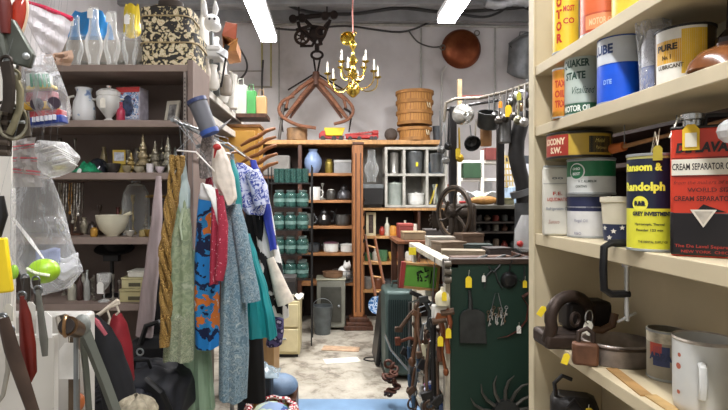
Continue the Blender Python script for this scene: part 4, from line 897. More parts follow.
# low clutter lying on the top shelf of the white rack, behind the green board
t_ = [o for o in C.objects if o.name == 'white_rack'][0]
obj('top_shelf', MB().box(X0+.051, .948, Y0+.03, 3.38, ZT-.03, ZT-.012), M('#4a3a2c', .6, 0, .25, 8), t_, bev=.002)
zq = ZT-.0115
for i, (x, y, w_, d_, h_, c_, rz_, l_) in enumerate((
 (.74, 2.56, .30, .06, .022, '#5d4130', .15, 'brown wooden plank lying on rack top just behind green board'),
 (.70, 2.74, .22, .10, .035, '#8a7d68', -.2, 'tan flat box lying behind the brown plank on rack top'),
 (.87, 2.72, .12, .10, .05, '#3b3431', .1, 'dark small box at right on the rack top'),
 (.68, 2.98, .16, .12, .06, '#6b5a48', .3, 'brown carton lying mid rack top'),
 (.84, 2.98, .16, .10, .045, '#2f3b36', -.1, 'dark green tin lying mid rack top'),
 (.68, 3.22, .16, .12, .07, '#9a9488', .0, 'grey-white box at the far end of rack top'),
 (.86, 3.22, .14, .12, .09, '#54402f', .2, 'brown crate at the far right end of rack top'))):
    t = thing('flat_box' if i else 'wooden_plank', l_, 'box' if i else 'plank', None, (x, y, zq), rz_)
    obj('body', MB().box(-w_/2, w_/2, -d_/2, d_/2, 0, h_*.8), M(c_, .6, .1, .2, 12), t, bev=.004); obj('lid', MB().box(-w_/2-.002, w_/2+.002, -d_/2-.002, d_/2+.002, h_*.8, h_), M(c_, .5, .1, .1, 20), t, bev=.002)
random.seed(4)
for i in range(9):
    a = random.uniform(-.6, .6); x = .64+.03*i; y = 2.47+.05*random.random()
    solo('iron_rod', 'short rusty rod in the heap lying on rack top behind green board', 'rod', MB().tube([(-.07*math.cos(a), -.07*math.sin(a)*.3, .006), (0, 0, .010), (.07*math.cos(a), .07*math.sin(a)*.3, .03*random.random()+.006)], .006, 6), [hk, dark, gal][i % 3], 'rods heaped on rack top', loc=(x, y, zq))
# ================================================================ cream shelf unit on the right, oil cans
sc_ = M('#c2b494', .6, 0, .07, 6, .1)
XFR, XBK, YE, YN = .64, .85, 1.66, .5
ZS = [(1.93, 1.96), (1.742, 1.772), (1.405, 1.44), (1.105, 1.135), (.74, .77)]
t = thing('shelf_unit', 'cream painted open wooden shelf unit filling the right side with oil cans', 'shelf')
obj('end_panel', MB().box(XFR, XBK, YE-.035, YE, 0, 2.9), sc_, t, bev=.002)
obj('edge_strip', MB().box(XFR-.006, XFR-.0005, YE-.04, YE+.0, 0, 2.9), M('#c9bd9d', .6, 0, .05), t, bev=.002)
for z0, z1 in ZS:
    s_ = obj('shelf', MB().box(XFR, XBK, YN, YE-.036, z0, z1), sc_, t, bev=.002)
obj('back_panel', MB().box(XBK+.001, XBK+.012, YN, YE, 0, 1.405), sc_, t)
obj('back_panel', MB().box(XBK+.001, XBK+.012, YN, YE, 1.772, 2.9), M('#a89d83', .7, 0, .1), t)
obj('end_panel', MB().box(XFR, XBK, YN-.03, YN-.001, 0, 2.9), sc_, t)
# dark shelves seen through the open back
t = thing('dark_bookcase', 'dark brown shelves seen through the open back behind the oil cans', 'bookcase')
obj('back_panel', MB().box(1.25, 1.27, .5, 2.3, 0, 2.0), M('#2b1a15', .7, 0, .2), t)
for z in (1.40, 1.55, 1.67, 1.78): obj('shelf', MB().box(1.0, 1.25, .5, 2.3, z-.015, z), M('#3d261e', .6), t)
obj('side_panel', MB().box(1.0, 1.27, 2.301, 2.33, 0, 2.0), dwood, t)
for i, (y, z, c_, l_) in enumerate(((1.55, 1.55, '#4a2a28', 'dark red tin seen behind the oil cans on brown shelves'), (1.75, 1.55, '#2d3a34', 'dark green tin behind the oil cans on brown shelves'), (1.62, 1.40, '#6b5c48', 'tan box behind cream cup on the brown shelves'))):
    b_ = MB().box(-.05, .05, -.07, .07, 0, .1)
    solo('tin_box', l_, 'box', b_, M(c_, .5, .2, .2), 'tins on the brown shelves', loc=(1.1, y, z), bev=.004)
def can(x, y, z, R, h, mat, name, label, bands=(), texts=(), rim=steel, group=None, rz=None, lid=None, cat='can', open_top=False):
    face = math.atan2(x, y) if rz is None else rz
    t = thing(name, label, cat, group, (x, y, z), -face)
    obj('body', MB().lathe([(0, 0), (R*.97, 0), (R, .003), (R, h-.003), (R*.97, h)] + ([(R*.95, h), (R*.95, h*.1), (0, h*.1)] if open_top else [(R*.93, h), (R*.92, h-.004), (0, h-.004)]), n=40, cap=False), mat, t)
    for zz in (0.0, h-.005): obj('rim', MB().lathe([(R, zz), (R+.0018, zz+.001), (R+.0018, zz+.005), (R, zz+.006)], n=40, cap=False), rim, t)
    for b_ in bands:
        z0, z1, c_ = b_[:3]; a0, a1 = (b_[3], b_[4]) if len(b_) > 3 else (-PI, PI)
        obj('label_print', band(R+.0004+.0002*(len(b_) > 3), z0*h, z1*h, a0, a1), M(c_, .4, 0, .06, 25), t)
    for tx in texts:
        txt, zz, sz, c_, wd, an = tx[:6]
        text_can(t, txt, R+.0012, zz*h, sz, M(c_, .5, 0, 0), wd, an, bold=tx[6] if len(tx) > 6 else .03, shear=tx[7] if len(tx) > 7 else 0)
    if lid: obj('lid', MB().lathe([(0, 0), (R*1.03, 0), (R*1.03, .012), (R*.95, .014), (0, .014)], (0, 0, h), 32, cap=False), lid, t)
    return t
S1, S2, S3, S4, S5 = [z[1]+.0005 for z in ZS]
# top shelf
t = can(.678, 1.49, S1, .037, .2, M('#c9a51a', .35), 'motor_oil_can', 'yellow oil can with red vertical letters on the top cream shelf', [(.0, 1, '#cfb026'), (.02, .98, '#d8b92c', -.9, .9), (0, 1, '#8b8f92', .95, 2.4)])
for i, ch in enumerate('MOTOR'):
    text_can(t, ch, .0385, .175-.034*i, .034, M('#b5301f', .5, 0, 0), .017, -.55, bold=.05)
for i, (s_, z_) in enumerate((('MOST', .12), ('CO', .085), ('OIL', .155))):
    text_can(t, s_, .0385, z_, .022, M('#b5301f', .5, 0, 0), .03, .15, bold=.03)
can(.695, 1.33, S1, .05, .24, M('#c25a34', .4), 'orange_can', 'orange-red tall can on the top cream shelf', [(.0, .22, '#b04a2a'), (.22, 1, '#cc6236'), (.05, .2, '#d98a5a', -.8, .8)], [('MOTOR OIL', .12, .022, '#e8b98c', .06, 0), ('TEXAS', .5, .03, '#a83a22', .06, 0)])
can(.706, 1.205, S1, .047, .2, M('#23304a', .4), 'blue_yellow_can', 'dark blue and yellow can at right of the top cream shelf', [(.3, 1, '#26344f'), (.0, .3, '#cdb63a')])
# second shelf
t = can(.655, 1.47, S2, .024, .14, M('#d9832a', .4), 'orange_oil_can', 'slim orange and yellow can at the left end of second shelf', [(0, 1, '#dc8b2d'), (.8, .95, '#c9a534'), (.02, .14, '#c9a534')], [('TAX', .68, .026, '#b8401f', .03, -.2, .05), ('OIL', .48, .026, '#b8401f', .03, -.2, .05), ('TRX', .28, .026, '#b8401f', .03, -.2, .05)])
can(.693, 1.43, S2, .044, .166, M('#a9b5ab', .4, 0, .08), 'motor_oil_can', 'pale green-grey oil can with dark green letters on the second shelf', [(.22, 1, '#b3beb3'), (.02, .2, '#2c5b43')],
    [('QUAKER', .84, .027, '#28463a', .075, -.42, .04), ('STATE', .64, .027, '#28463a', .055, -.42, .04), ('Vitalized', .4, .028, '#3f5a4c', .06, .0, .0, .4), ('MOTOR OIL', .11, .022, '#dfe6dc', .078, -.35, .04)])
can(.697, 1.25, S2, .049, .168, M('#0f4fc0', .3, .2), 'blue_can', 'bright blue can with white band on the second shelf', [(.0, .54, '#0f52cc'), (.56, .92, '#c3c8cb'), (.92, 1, '#1a4b9e')], [('LUBE', .76, .03, '#2a3d66', .055, -.85, .04), ('DTE', .3, .015, '#8fb2e6', .02, -.55)])
# bag-wrapped tube
t = thing('wrapped_bottle', 'plastic-wrapped blue and white bottle between the blue can and yellow can', 'bottle', None, (.70, 1.125, S2))
obj('body', MB().lathe([(0, 0), (.022, 0), (.023, .004), (.023, .11), (.015, .125), (.012, .14), (0, .142)], n=24, cap=False), M('#c3c5cc', .4, 0, .1), t)
obj('label_print', band(.0236, .0, .06, n=24), M('#4d5f94', .4, 0, .3, 40), t)
obj('emblem', MB().ring((0, -.0245, .045), .006, .0015, 14), white, t)
obj('plastic_wrap', MB().grid(lambda u, v: Vector(((.026+.003*math.sin(5*2*PI*u)*v+.01*v*v)*math.cos(2*PI*u), (.026+.003*math.sin(7*2*PI*u)*v)*math.sin(2*PI*u), .165*v)), 40, 10, True), glassy('#eef0f4', .12, .7, .1, .5, 60), t)
can(.73, 1.07, S2, .053, .122, M('#4d3d28', .4, .3), 'yellow_can', 'squat yellow and white can marked with boxed print on second shelf', [(.03, .97, '#d8d6cc', -1.15, .75), (.2, .92, '#e0b526', -.1, .75), (.02, .5, '#e0b526', .05, .75), (.4, .78, '#dba620', -1.1, -.05)],
    [('PURE', .66, .017, '#352a1a', .042, -.62, .05), ('No. 1', .5, .012, '#352a1a', .018, -.6, .04), ('LUBRICANT', .34, .011, '#4a4130', .05, -.5, .03)], rim=dark)
t = thing('amber_dish', 'glossy brown amber glass bowl upside down at the right end of second shelf', 'bowl', None, (.705, .92, S2))
obj('body', MB().lathe([(.052, 0), (.054, .004), (.05, .02), (.038, .036), (.02, .045), (0, .047)], n=36, cap=False, sx=1.25), M('#7a4a28', .2, .0, .25, 14, coat=.3), t)
obj('foot', MB().lathe([(.018, .044), (.018, .052), (0, .052)], n=20, cap=False), M('#4d2d19', .25), t)
t = thing('cruet_bottle', 'dark glass bottle with white tag behind the amber bowl', 'bottle', None, (.765, .985, S2))
obj('body', MB().lathe([(0, 0), (.03, 0), (.032, .01), (.03, .08), (.012, .1), (.010, .16), (.013, .165)], n=20, cap=False), M('#2d2420', .2, .2, .1), t)
price_tag(t, (-.012, -.036, .12), .028, '#e9e9e6', rz=.2, tilt=1.45, string=.03)
# clutter under the second shelf: handle and wooden piece
t = thing('wooden_ladle', 'long wooden handle lying on brown shelf behind the boxed oil cans', 'handle')
obj('shaft', MB().tube([(.77, 1.36, 1.685), (.80, 1.20, 1.70), (.82, 1.0, 1.715)], [.006, .0045, .004], 8), M('#a5794f', .5, 0, .2), t)
obj('ferrule', MB().tube([(.76, 1.40, 1.682), (.77, 1.36, 1.685)], [.014, .012], 12), M('#c56b34', .5), t)
obj('wire_hook', MB().tube([(.80, 1.2, 1.70), (.80, 1.2, 1.741)], .0015, 5), gal, t)
obj('wire_hook', MB().tube([(.77, 1.36, 1.685), (.77, 1.36, 1.741)], .0015, 5), gal, t)
# third shelf
t = thing('cream_square_tin', 'tall off-white rectangular tin at the left end of the third shelf', 'tin', None, (.672, 1.54, S3), -.36)
obj('body', MB().box(-.04, .04, -.03, .03, 0, .2), M('#c6c3b6', .4, 0, .08), t, bev=.006)
obj('top', MB().box(-.038, .038, -.028, .028, .2, .205), steel, t, bev=.003)
obj('label_line', MB().box(-.038, .038, -.031, -.0302, .150, .153), M('#9a9a92', .5), t)
text_flat(t, 'F.E.', (0, -.0315, .122), .014, M('#a8463a', .5, 0, 0), .025)
text_flat(t, 'LIQUIDMATIC', (0, -.0315, .105), .014, M('#a8463a', .5, 0, 0), .055)
text_flat(t, 'Refrigeration Oil', (0, -.0315, .078), .012, M('#7a7f86', .5, 0, 0), .06)
text_flat(t, 'Sunoco', (-.01, -.0315, .04), .016, M('#a88a80', .5, 0, 0), .03, shear=.3)
text_flat(t, 'oo', (0, -.0315, .168), .012, M('#5a5f66', .5, 0, 0), .03)
can(.725, 1.46, S3, .054, .118, M('#c9c9c5', .35), 'white_blue_can', 'white can with dark blue band, lower of a stack of two on third shelf', [(0, .62, '#cdccc8'), (.62, .96, '#1f2547'), (.70, .73, '#c9c9c5')], [('Regal Oil', .40, .011, '#9a9aa6', .035, -.35, .02), ('R&O', .1, .01, '#9a9aa6', .02, -.5)])
t = can(.73, 1.455, S3+.119, .061, .099, M('#c9cbc6', .35), 'green_white_can', 'green and white can, middle of the stack on third shelf', [(0, .5, '#ced0cb'), (.5, .92, '#1d6b41')], [('H. C. ALUMINUM', .36, .009, '#4a554e', .045, -.15, .02), ('COATING', .22, .009, '#4a554e', .03, -.4, .02)])
def disc(parent, R, z, ang, rad, c_, name='emblem', k=1.):
    mb = MB(); o = []
    n = 24
    for i in range(n):
        a = 2*PI*i/n; aa = ang+rad*math.cos(a)/R; o.append(Vector(((R)*math.sin(aa), -R*math.cos(aa), z+rad*math.sin(a))))
    o.append(Vector((R*math.sin(ang), -R*math.cos(ang), z)))
    mb.add(o, [(i, (i+1) % n, n) for i in range(n)]); return obj(name, mb, M(c_, .5, 0, 0), parent, smooth=False)
disc(t, .0625, .063, -.6, .023, '#d8dad5'); disc(t, .0631, .063, -.6, .020, '#1d6b41'); 
text_can(t, 'OHIO', .0642, .070, .010, M('#e8ebe6', .5, 0, 0), .022, -.6); text_can(t, 'BEST', .0642, .056, .010, M('#e8ebe6', .5, 0, 0), .022, -.6)
t = can(.703, 1.47, S3+.219, .084, .071, M('#7a6a3a', .4), 'flat_oil_tin', 'wide flat red and yellow tin on top of the green and white can', [(.0, 1, '#6b5c34'), (.1, .9, '#9c2f20', -1.4, -.3), (.1, .9, '#b99a38', -.3, 1.2), (.18, .8, '#2a2a22', .3, 1.1)],
    [('SOCONY', .64, .024, '#dfc9a8', .075, -.85, .05), ('S.W.', .3, .022, '#dfc9a8', .04, -.75, .05), ('Mobil', .62, .015, '#d9c56a', .03, .65, .0, .3), ('Parowax', .36, .013, '#c9b56a', .035, .7, .0, .3)], rim=dark)
t = thing('paper_cup', 'cream cup with dark blue star print beside the stacked cans', 'cup', None, (.716, 1.30, S3), -.5)
obj('body', MB().lathe([(0, 0), (.028, 0), (.034, .098), (.037, .1), (.037, .112), (.0, .114)], n=32, cap=False), M('#cdc5ad', .5, 0, .05), t)
obj('star_band', MB().lathe([(.0284, .003), (.0312, .045)], n=32, cap=False), M('#232b48', .5), t)
for a, zz in ((-.9, .035), (-.2, .028), (.4, .037), (-.5, .012)):
    pts = []; 
    for i in range(10):
        r_ = .007 if i % 2 == 0 else .003; q = PI/2+i*PI/5; aa = a+r_*math.cos(q)/.031; pts.append(Vector((.0322*math.sin(aa), -.0322*math.cos(aa), zz+r_*math.sin(q))))
    obj('star', MB().add(pts, [tuple(range(10))]), M('#d8d4c8', .5, 0, 0), t, smooth=False)
t = can(.672, 1.09, S3, .0435, .2, M('#161d33', .35), 'investment_can', 'dark blue and yellow investment powder can with yellow tag', [(.44, .95, '#141c33'), (.0, .44, '#d8d43a'), (.95, 1, '#b8b36a')],
    [('Ransom &', .86, .021, '#e6df4a', .078, -.42, .05), ('Randolph', .66, .023, '#e6df4a', .084, -.35, .05), ('R&R', .49, .013, '#1a2138', .022, -.45, .05), ('GREY INVESTMENT', .385, .011, '#1a2138', .075, .05, .05), ('Hygroscopic, Thermal', .28, .0065, '#3a3f2a', .055, -.05), ('Powder 123 mix', .22, .0065, '#3a3f2a', .05, -.05), ('THE DENTAL SUPPLY CO', .10, .006, '#3a3f2a', .055, .1)])
disc(t, .0443, .098, -.45, .0155, '#e6df4a')
text_can(t, 'R&R', .0453, .098, .012, M('#141c33', .5, 0, 0), .02, -.45, bold=.04)
price_tag(t, (.012, -.047, .215), .03, '#a79a2c', string=.0)
obj('string', MB().tube([(.012, -.046, .215), (.008, -.03, .245), (.0, 0, .2), (.016, -.03, .25), (.012, -.046, .215)], .001, 4), M('#c9bfa5', .7), t)
# rectangular cream-separator oil can
t = thing('separator_oil_can', 'large red and black rectangular separator oil can with a yellow tag', 'can', None, (.722, .987, S3), -.62)
w, d, h = .062, .045, .242
obj('body', MB().box(-w, w, -d, d, 0, h), M('#c63a24', .3, .1, .05), t, bev=.006)
obj('black_base', MB().box(-w-.0006, w+.0006, -d-.0006, d+.0006, .001, .086), M('#171315', .35, .1), t, bev=.006)
obj('top_rim', MB().box(-w-.001, w+.001, -d-.001, d+.001, h-.004, h+.002), M('#33302d', .35, .5), t, bev=.003)
fy = -d-.0022
def quad(x0, x1, z0, z1, c_, nm, dy=0.): return obj(nm, MB().box(x0, x1, fy+dy-.0003, fy+dy+.0003, z0, z1), M(c_, .45, 0, .03), t, smooth=False)
obj('black_peak', MB().add([(-.011, fy, .098), (-w*.38, fy, .0835), (w*.38, fy, .0835)], [(0, 1, 2)]), M('#171315', .35, .1), t)
quad(-w+.002, w-.002, .152, .182, '#d9d4c4', 'white_band')
quad(-w+.002, w-.002, .1835, .1845, '#17130f', 'pinstripe'); quad(-w+.002, w-.002, .1495, .1505, '#17130f', 'pinstripe')
text_flat(t, 'DE LAVAL', (-.01, fy-.0004, .202), .024, M('#241a18', .5, 0, 0), .088, bold=.05, shear=.15)
text_flat(t, 'CREAM SEPARATOR OIL', (-.012, fy-.0006, .167), .017, M('#241a18', .5, 0, 0), .094, bold=.02)
text_flat(t, 'from the makers of the', (-.012, fy-.0004, .138), .010, M('#6b2016', .5, 0, 0), .09, bold=0, shear=.3)
text_flat(t, 'WORLD SIZE', (0, fy-.0004, .124), .011, M('#5b1a12', .5, 0, 0), .07)
text_flat(t, 'CREAM SEPARATOR', (-.012, fy-.0004, .108), .0125, M('#3b120d', .5, 0, 0), .09)
text_flat(t, 'The De Laval Separator Co.', (0, fy-.0004, .02), .008, M('#9a3025', .5, 0, 0), .11)
text_flat(t, 'NEW YORK  CHICAGO', (0, fy-.0004, .01), .007, M('#9a3025', .5, 0, 0), .09)
obj('triangle_badge', MB().add([(-.031, fy-.0005, .088), (.009, fy-.0005, .088), (-.011, fy-.0005, .055)], [(0, 2, 1)]), M('#d6cfc0', .5, 0, 0), t, smooth=False)
obj('triangle_badge', MB().add([(-.025, fy-.0009, .085), (.003, fy-.0009, .085), (-.011, fy-.0009, .061)], [(0, 2, 1)]), M('#b6aea0', .5, 0, .2, 60), t, smooth=False)
obj('spout_cap', MB().lathe([(.016, 0), (.016, .012), (.02, .014), (.02, .024), (.012, .027), (0, .027)], (-w*.45, -.02, h+.002), 20, cap=False), M('#c9cccb', .25, .9), t)
obj('handle', MB().tube([(-.01, 0, h), (-.005, 0, h+.024), (.06, 0, h+.022), (.068, 0, h)], .005, 8, flat=.6), M('#2b2826', .4, .6), t)
price_tag(t, (-w*.48, fy-.003, h+.004), .048, '#e2b929', string=.0)
quad(-w*.48-.009, -w*.48+.009, h-.038, h-.012, '#d8d2bd', 'tag_print', -.005)
obj('wire', MB().tube([(-w*.45, -.04, h+.012), (-w*.8, -.03, h+.02), (-w*1.02, -.045, h-.018)], .0017, 6), M('#b9b4a6', .3, .5), t)
# hanging crystal / beaded bag at the right edge of shelf 2
t = thing('glass_ball', 'clear faceted glass ball hanging under the second shelf at the right edge', 'glass ball')
obj('body', MB().ball((.63, .815, 1.655), .02, 10, 7), glass('#c9cbc8', .7, .1), t, smooth=False)
obj('string', MB().tube([(.63, .815, 1.67), (.63, .815, 1.76), (.645, .815, 1.773)], .001, 4), gal, t)
# C clamp hooked on the third shelf edge
t = thing('c_clamp', 'dark C-shaped clamp screwed on the front edge of the third shelf', 'clamp')
Yc = 1.165; xf = XFR-.014
cm = M('#1d1d1e', .5, .5, .15)
obj('frame', MB().tube([(.69, Yc, 1.449), (.63, Yc, 1.449), (xf-.012, Yc, 1.44), (xf-.014, Yc, 1.39), (xf-.012, Yc, 1.345), (.63, Yc, 1.335), (.67, Yc, 1.335)], .0085, 8), cm, t)
obj('screw', MB().tube([(.665, Yc, 1.40), (.665, Yc, 1.275)], .005, 10), silver, t)
obj('screw_pad', MB().tube([(.665, Yc, 1.404), (.665, Yc, 1.396)], .011, 12), silver, t)
obj('tommy_bar', MB().tube([(.64, Yc-.01, 1.275), (.69, Yc+.01, 1.29)], .003, 6), silver, t)
# fourth shelf
t = thing('iron_vise', 'big rusty brown iron vise jaw with horseshoe shape at the left end of fourth shelf', 'vise', None, (.665, 1.47, S4)); vm = M('#3f322a', .55, .5, .3, 25, .25)
pts = [(.055*math.cos(a)*1.15-.0, -.03+.02*math.cos(a), .085+.058*math.sin(a)) for a in [PI*(-.12+1.24*i/14) for i in range(15)]]
obj('horseshoe', MB().tube([(-.062, -.03, .02)]+pts[::-1]+[(.06, -.01, .05)], .017, 10), vm, t)
obj('base', MB().box(-.075, .085, -.055, .05, 0, .042), vm, t, bev=.01)
obj('jaw', MB().box(.0, .125, -.02, .055, .043, .125), M('#2a2421', .5, .5, .2), t, bev=.012)
obj('ring', MB().ring((.0, -.06, .085), .017, .005, 16, RZ(.5)), vm, t)
obj('arc_arm', MB().tube([(.03, -.05, .06), (.07, -.06, .055), (.1, -.06, .07), (.11, -.055, .1)], .010, 8), M('#6a5240', .5, .5, .2), t)
price_tag(t, (.03, -.08, .085), .038, '#e6e2d2', rz=-.4, tilt=.3, string=.0)
obj('key_ring', MB().ring((.03, -.075, .095), .018, .0018, 16, RZ(.6)), silver, t)
price_tag(t, (-.082, -.06, .12), .03, '#f0d42a', tilt=.6, string=.0)
t = thing('padlock', 'small brown iron padlock hanging in front of fourth shelf below vise', 'padlock', None, (.64, 1.30, S4+.0), -.3)
obj('body', MB().box(-.034, .026, -.028, .0, .001, .058), M('#6d4a35', .5, .4, .25, 25), t, bev=.008)
obj('shackle', MB().tube([(-.02, -.014, .056), (-.018, -.014, .082), (.0, -.014, .092), (.014, -.014, .08), (.014, -.014, .056)], .006, 8), vm, t)
price_tag(t, (-.046, -.03, .03), .028, '#f0d42a', tilt=.3, string=.0)
t = thing('metal_band_ring', 'oval dull metal band ring lying on the fourth shelf', 'ring', None, (.738, 1.335, S4))
pm = M('#8b8076', .35, .3, .35, 18, .2)
obj('band', MB().lathe([(.088, 0), (.09, .002), (.09, .05), (.088, .052), (.083, .052), (.083, .0), (.088, 0)], n=44, cap=False, sx=1.0, sy=.9), pm, t)
obj('lip', MB().lathe([(.0905, .041), (.093, .043), (.093, .047), (.0905, .049)], n=44, cap=False, sx=1.0, sy=.9), M('#4d4138', .4, .7), t)
t = can(.775, 1.20, S4, .038, .112, M('#8d8573', .4, .2, .3, 20), 'paint_can', 'open paint-splattered tin can behind the white jug', [(.0, .9, '#97907f'), (.5, .82, '#b24a3a', -.9, -.2), (.3, .7, '#2f3a66', -.7, .2)], [('ABPA', .48, .022, '#28335a', .05, -.3, .06)], open_top=True)
obj('paint_drips', MB().lathe([(.0388, .085), (.0389, .113), (.037, .1135)], n=36, cap=False), M('#c3bba6', .5, 0, .35, 40), t)
t = thing('white_jug', 'large worn white enamel mug at the right end of the fourth shelf', 'jug', None, (.727, 1.01, S4), 0)
R = .052
obj('body', MB().lathe([(0, 0), (R*.86, 0), (R*.95, .006), (R, .02), (R*1.02, .138), (R*1.03, .142), (R*.97, .142), (R*.93, .02), (0, .012)], n=44, cap=False), M('#cfd0cb', .45, 0, .05, 14), t)
obj('rim', MB().lathe([(R*1.02, .138), (R*1.05, .141), (R*1.02, .145), (R*.98, .141)], n=44, cap=False), M('#b1a79a', .5, 0, .3, 30), t)
obj('handle', MB().tube([(-.034, -R*.80, .105), (-.040, -R*1.02, .1), (-.042, -R*1.1, .07), (-.040, -R*1.0, .045), (-.034, -R*.79, .04)], .007, 8, flat=.7), M('#cfd0cb', .45, 0, .05, 14), t)
for a, z_, r_ in ((-1.5, .09, .006), (-1.46, .112, .004), (-1.5, .04, .004), (.75, .05, .006), (.8, .07, .005)):
    disc(t, R*1.022, z_, a, r_, '#a85a42', 'rust_chip')
t = can(.70, .80, S4, .035, .14, M('#b6b7b4', .4, .2), 'grey_can', 'grey and orange paint can cut by the right edge on fourth shelf', [(.1, .35, '#5a6470'), (.4, .6, '#a4502e', -1.6, .3)], [])
for i, (x, y, a, l_) in enumerate(((.672, 1.17, -.12, 'flat tan paint stirring stick lying in front of splattered tin'), (.668, 1.0, -.03, 'pale wooden stick lying beside the white jug'))):
    solo('paint_stick', l_, 'stick', MB().box(-.013, .013, -.085, .09, 0, .003), M(['#a9834f', '#b59560'][i], .7, 0, .2, 20), loc=(x, y, S4), rz=a)
# bottom shelf
t = thing('black_lunch_box', 'black metal box with looped handle and yellow tag on the lowest visible shelf', 'box', None, (.70, 1.50, S5), -.35)
obj('body', MB().box(-.06, .065, -.05, .05, 0, .215), M('#24211f', .5, .3, .2), t, bev=.025)
obj('handle', MB().tube([(-.045, -.02, .205), (-.05, -.03, .25), (-.03, -.035, .275), (-.005, -.03, .265)], .006, 8), dark, t)
obj('strap', MB().tube([(-.02, -.052, .19), (.0, -.056, .22), (.02, -.052, .19)], .004, 6), dark, t)
price_tag(t, (.035, -.058, .2), .045, '#e2c62c', rz=.1, tilt=-.2, string=.01)
for i, (x, y, c_, l_, k_) in enumerate(((.70, 1.28, '#a92a2a', 'red toy tin on the lowest visible shelf beside the black box', 'drum'), (.705, 1.36, '#cfc9bb', 'white narrow bottle on the lowest visible shelf', 'bottle'), (.71, 1.14, '#8f2a2e', 'dark red cup at the right of lowest visible shelf', 'mug'))):
    t = thing(['red_tin', 'white_bottle', 'red_cup'][i], l_, ['tin', 'bottle', 'cup'][i], None, (x, y, S5))
    w_, h_ = ((.045, .1), (.022, .19), (.035, .1))[i]
    obj('body', MB().lathe([(r*w_, q*h_) for r, q in PR[k_]], n=24, cap=False), M(c_, .4, 0, .12), t)
# ================================================================ left shelf unit and its curios
YS, YSB = 2.6, 2.92
br_ = M('#7d6c63', .6, 0, .12, 6, .05)
t = thing('display_shelves', 'brown-grey wooden display shelf unit on the left full of curios', 'shelf')
SZ = [PZ(p, YS) for p in (64.5, 120, 172.5, 237.5, 304)] + [.5, .06]
xl, xr = -1.9, PX(188, YS)
for z in SZ: obj('shelf', MB().box(xl+.03, xr-.001, YS, YSB, z-.035, z), M('#8b7a70', .6, 0, .12, 6, .05), t, bev=.003)
obj('back_panel', MB().box(xl, xr, YSB+.001, YSB+.015, 0, SZ[0]-.001), M('#6b5c54', .7, 0, .1, 4), t)
obj('side_panel', MB().box(xr, xr+.03, YS-.012, YSB+.015, 0, SZ[0]+.02), br_, t, bev=.003)
obj('side_panel', MB().box(xl, xl+.029, YS-.012, YSB+.015, 0, SZ[0]+.02), br_, t)
# ladder strip with holes on the front edge of the end panel
st = MB().box(xr-.018, xr-.004, YS-.016, YS-.013, 0, SZ[0]-.04); obj('slotted_strip', st, M('#8f857d', .5, .4), t)
hl = MB(); z = .1
while z < SZ[0]-.06: hl.box(xr-.0135, xr-.0085, YS-.0175, YS-.0158, z, z+.009); z += .02
obj('strip_slots', hl, M('#1f1a18', .8, 0, 0), t, smooth=False)
ya = 2.72
def on2(kind, px, row, wpx, hpx, mat, name, label, cat, y=ya, **k): return V(kind, px, y, SZ[row]+.0005, wpx, hpx, mat, name, label, cat, **k)
# --- on top: lamp chimneys, hat boxes, bags
cg = glassy('#e9ecea', .08, .7); cg2 = glassy('#f3f3ee', .2, .75)
CH = [(75, 16, 52, 'leftmost glass lamp chimney standing on top of left shelf'), (84, 13, 40, 'narrow glass lamp chimney second from the left'), (94, 17, 60, 'tall bulging glass chimney third from left on shelf top'), (104, 13, 38, 'short glass chimney behind the tall bulging one'), (112, 16, 56, 'frosted glass lamp chimney in the middle of shelf-top row'), (121, 14, 42, 'small glass chimney right of the frosted one'), (130, 16, 54, 'tall glass chimney next to last before the floral hat boxes'), (139, 13, 44, 'last glass chimney directly beside the floral hat boxes')]
for i, (x, w_, h_, l_) in enumerate(CH):
    y = 2.68+.13*(i % 2)
    r = V('chimney', x, y, SZ[0]+.0005, w_, h_, cg2 if i in (4, 2) else cg, 'lamp_chimney', l_, 'lamp chimney', 'glass lamp chimneys on the shelf top', n=24)
    k = W(w_, y)/2; obj('base_ring', MB().lathe([(k*.64, 0), (k*.68, .004), (k*.68, .012), (k*.64, .016)], n=24, cap=False), M('#b0aca2', .3, .5), r)
    if i % 2: obj('metal_collar', MB().lathe([(k*.72, W(h_, y)*.22), (k*.8, W(h_, y)*.25), (k*.74, W(h_, y)*.3)], n=24, cap=False), M('#6e6a62', .3, .8), r)
    if i in (0, 2, 4, 6): price_tag(r, (0, -k*1.05, W(h_, y)*.95), .05, '#eceae4', string=.02)
fl = pattern('floral_boxes', [(0, '#c2a683'), (.2, '#d3c7a6'), (.38, '#b8aa84'), (.48, '#7d6f4c'), (.54, '#1b1714'), (.9, '#241f1a')], 32, 'voronoi', .6, .12, (1, 1, 1), True)
t = thing('hat_box', 'large lower floral hat box with black and cream roses on shelf top', 'hat box', 'floral hat boxes', (PX(175, 2.78), 2.78, SZ[0]+.0005))
w = W(56, 2.7)/2; h1 = W(34, 2.7)
def boxy2(mb, w, d, z0, z1, r=.05):
    n = 6; poly = []
    for cx_, cy_, a0 in ((w-r, d-r, 0), (-w+r, d-r, PI/2), (-w+r, -d+r, PI), (w-r, -d+r, 1.5*PI)):
        for k in range(n+1): a = a0+PI/2*k/n; poly.append((cx_+r*math.cos(a), cy_+r*math.sin(a)))
    m = len(poly); v = [(x, y, z) for z in (z0, z1) for x, y in poly]
    return mb.add(v, [(i, (i+1) % m, (i+1) % m+m, i+m) for i in range(m)]+[tuple(range(m-1, -1, -1)), tuple(range(m, 2*m))])
obj('body', boxy2(MB(), w, .13, 0, h1*.7), fl, t); obj('lid', boxy2(MB(), w+.005, .135, h1*.7, h1, .055), fl, t); obj('trim', boxy2(MB(), w+.008, .138, h1*.69, h1*.72, .057), M('#a6926a', .5), t)
t = thing('hat_box', 'smaller upper floral hat box stacked on the large one', 'hat box', 'floral hat boxes', (PX(171, 2.78), 2.78, SZ[0]+h1+.001))
w = W(50, 2.7)/2; h2 = W(26, 2.7)
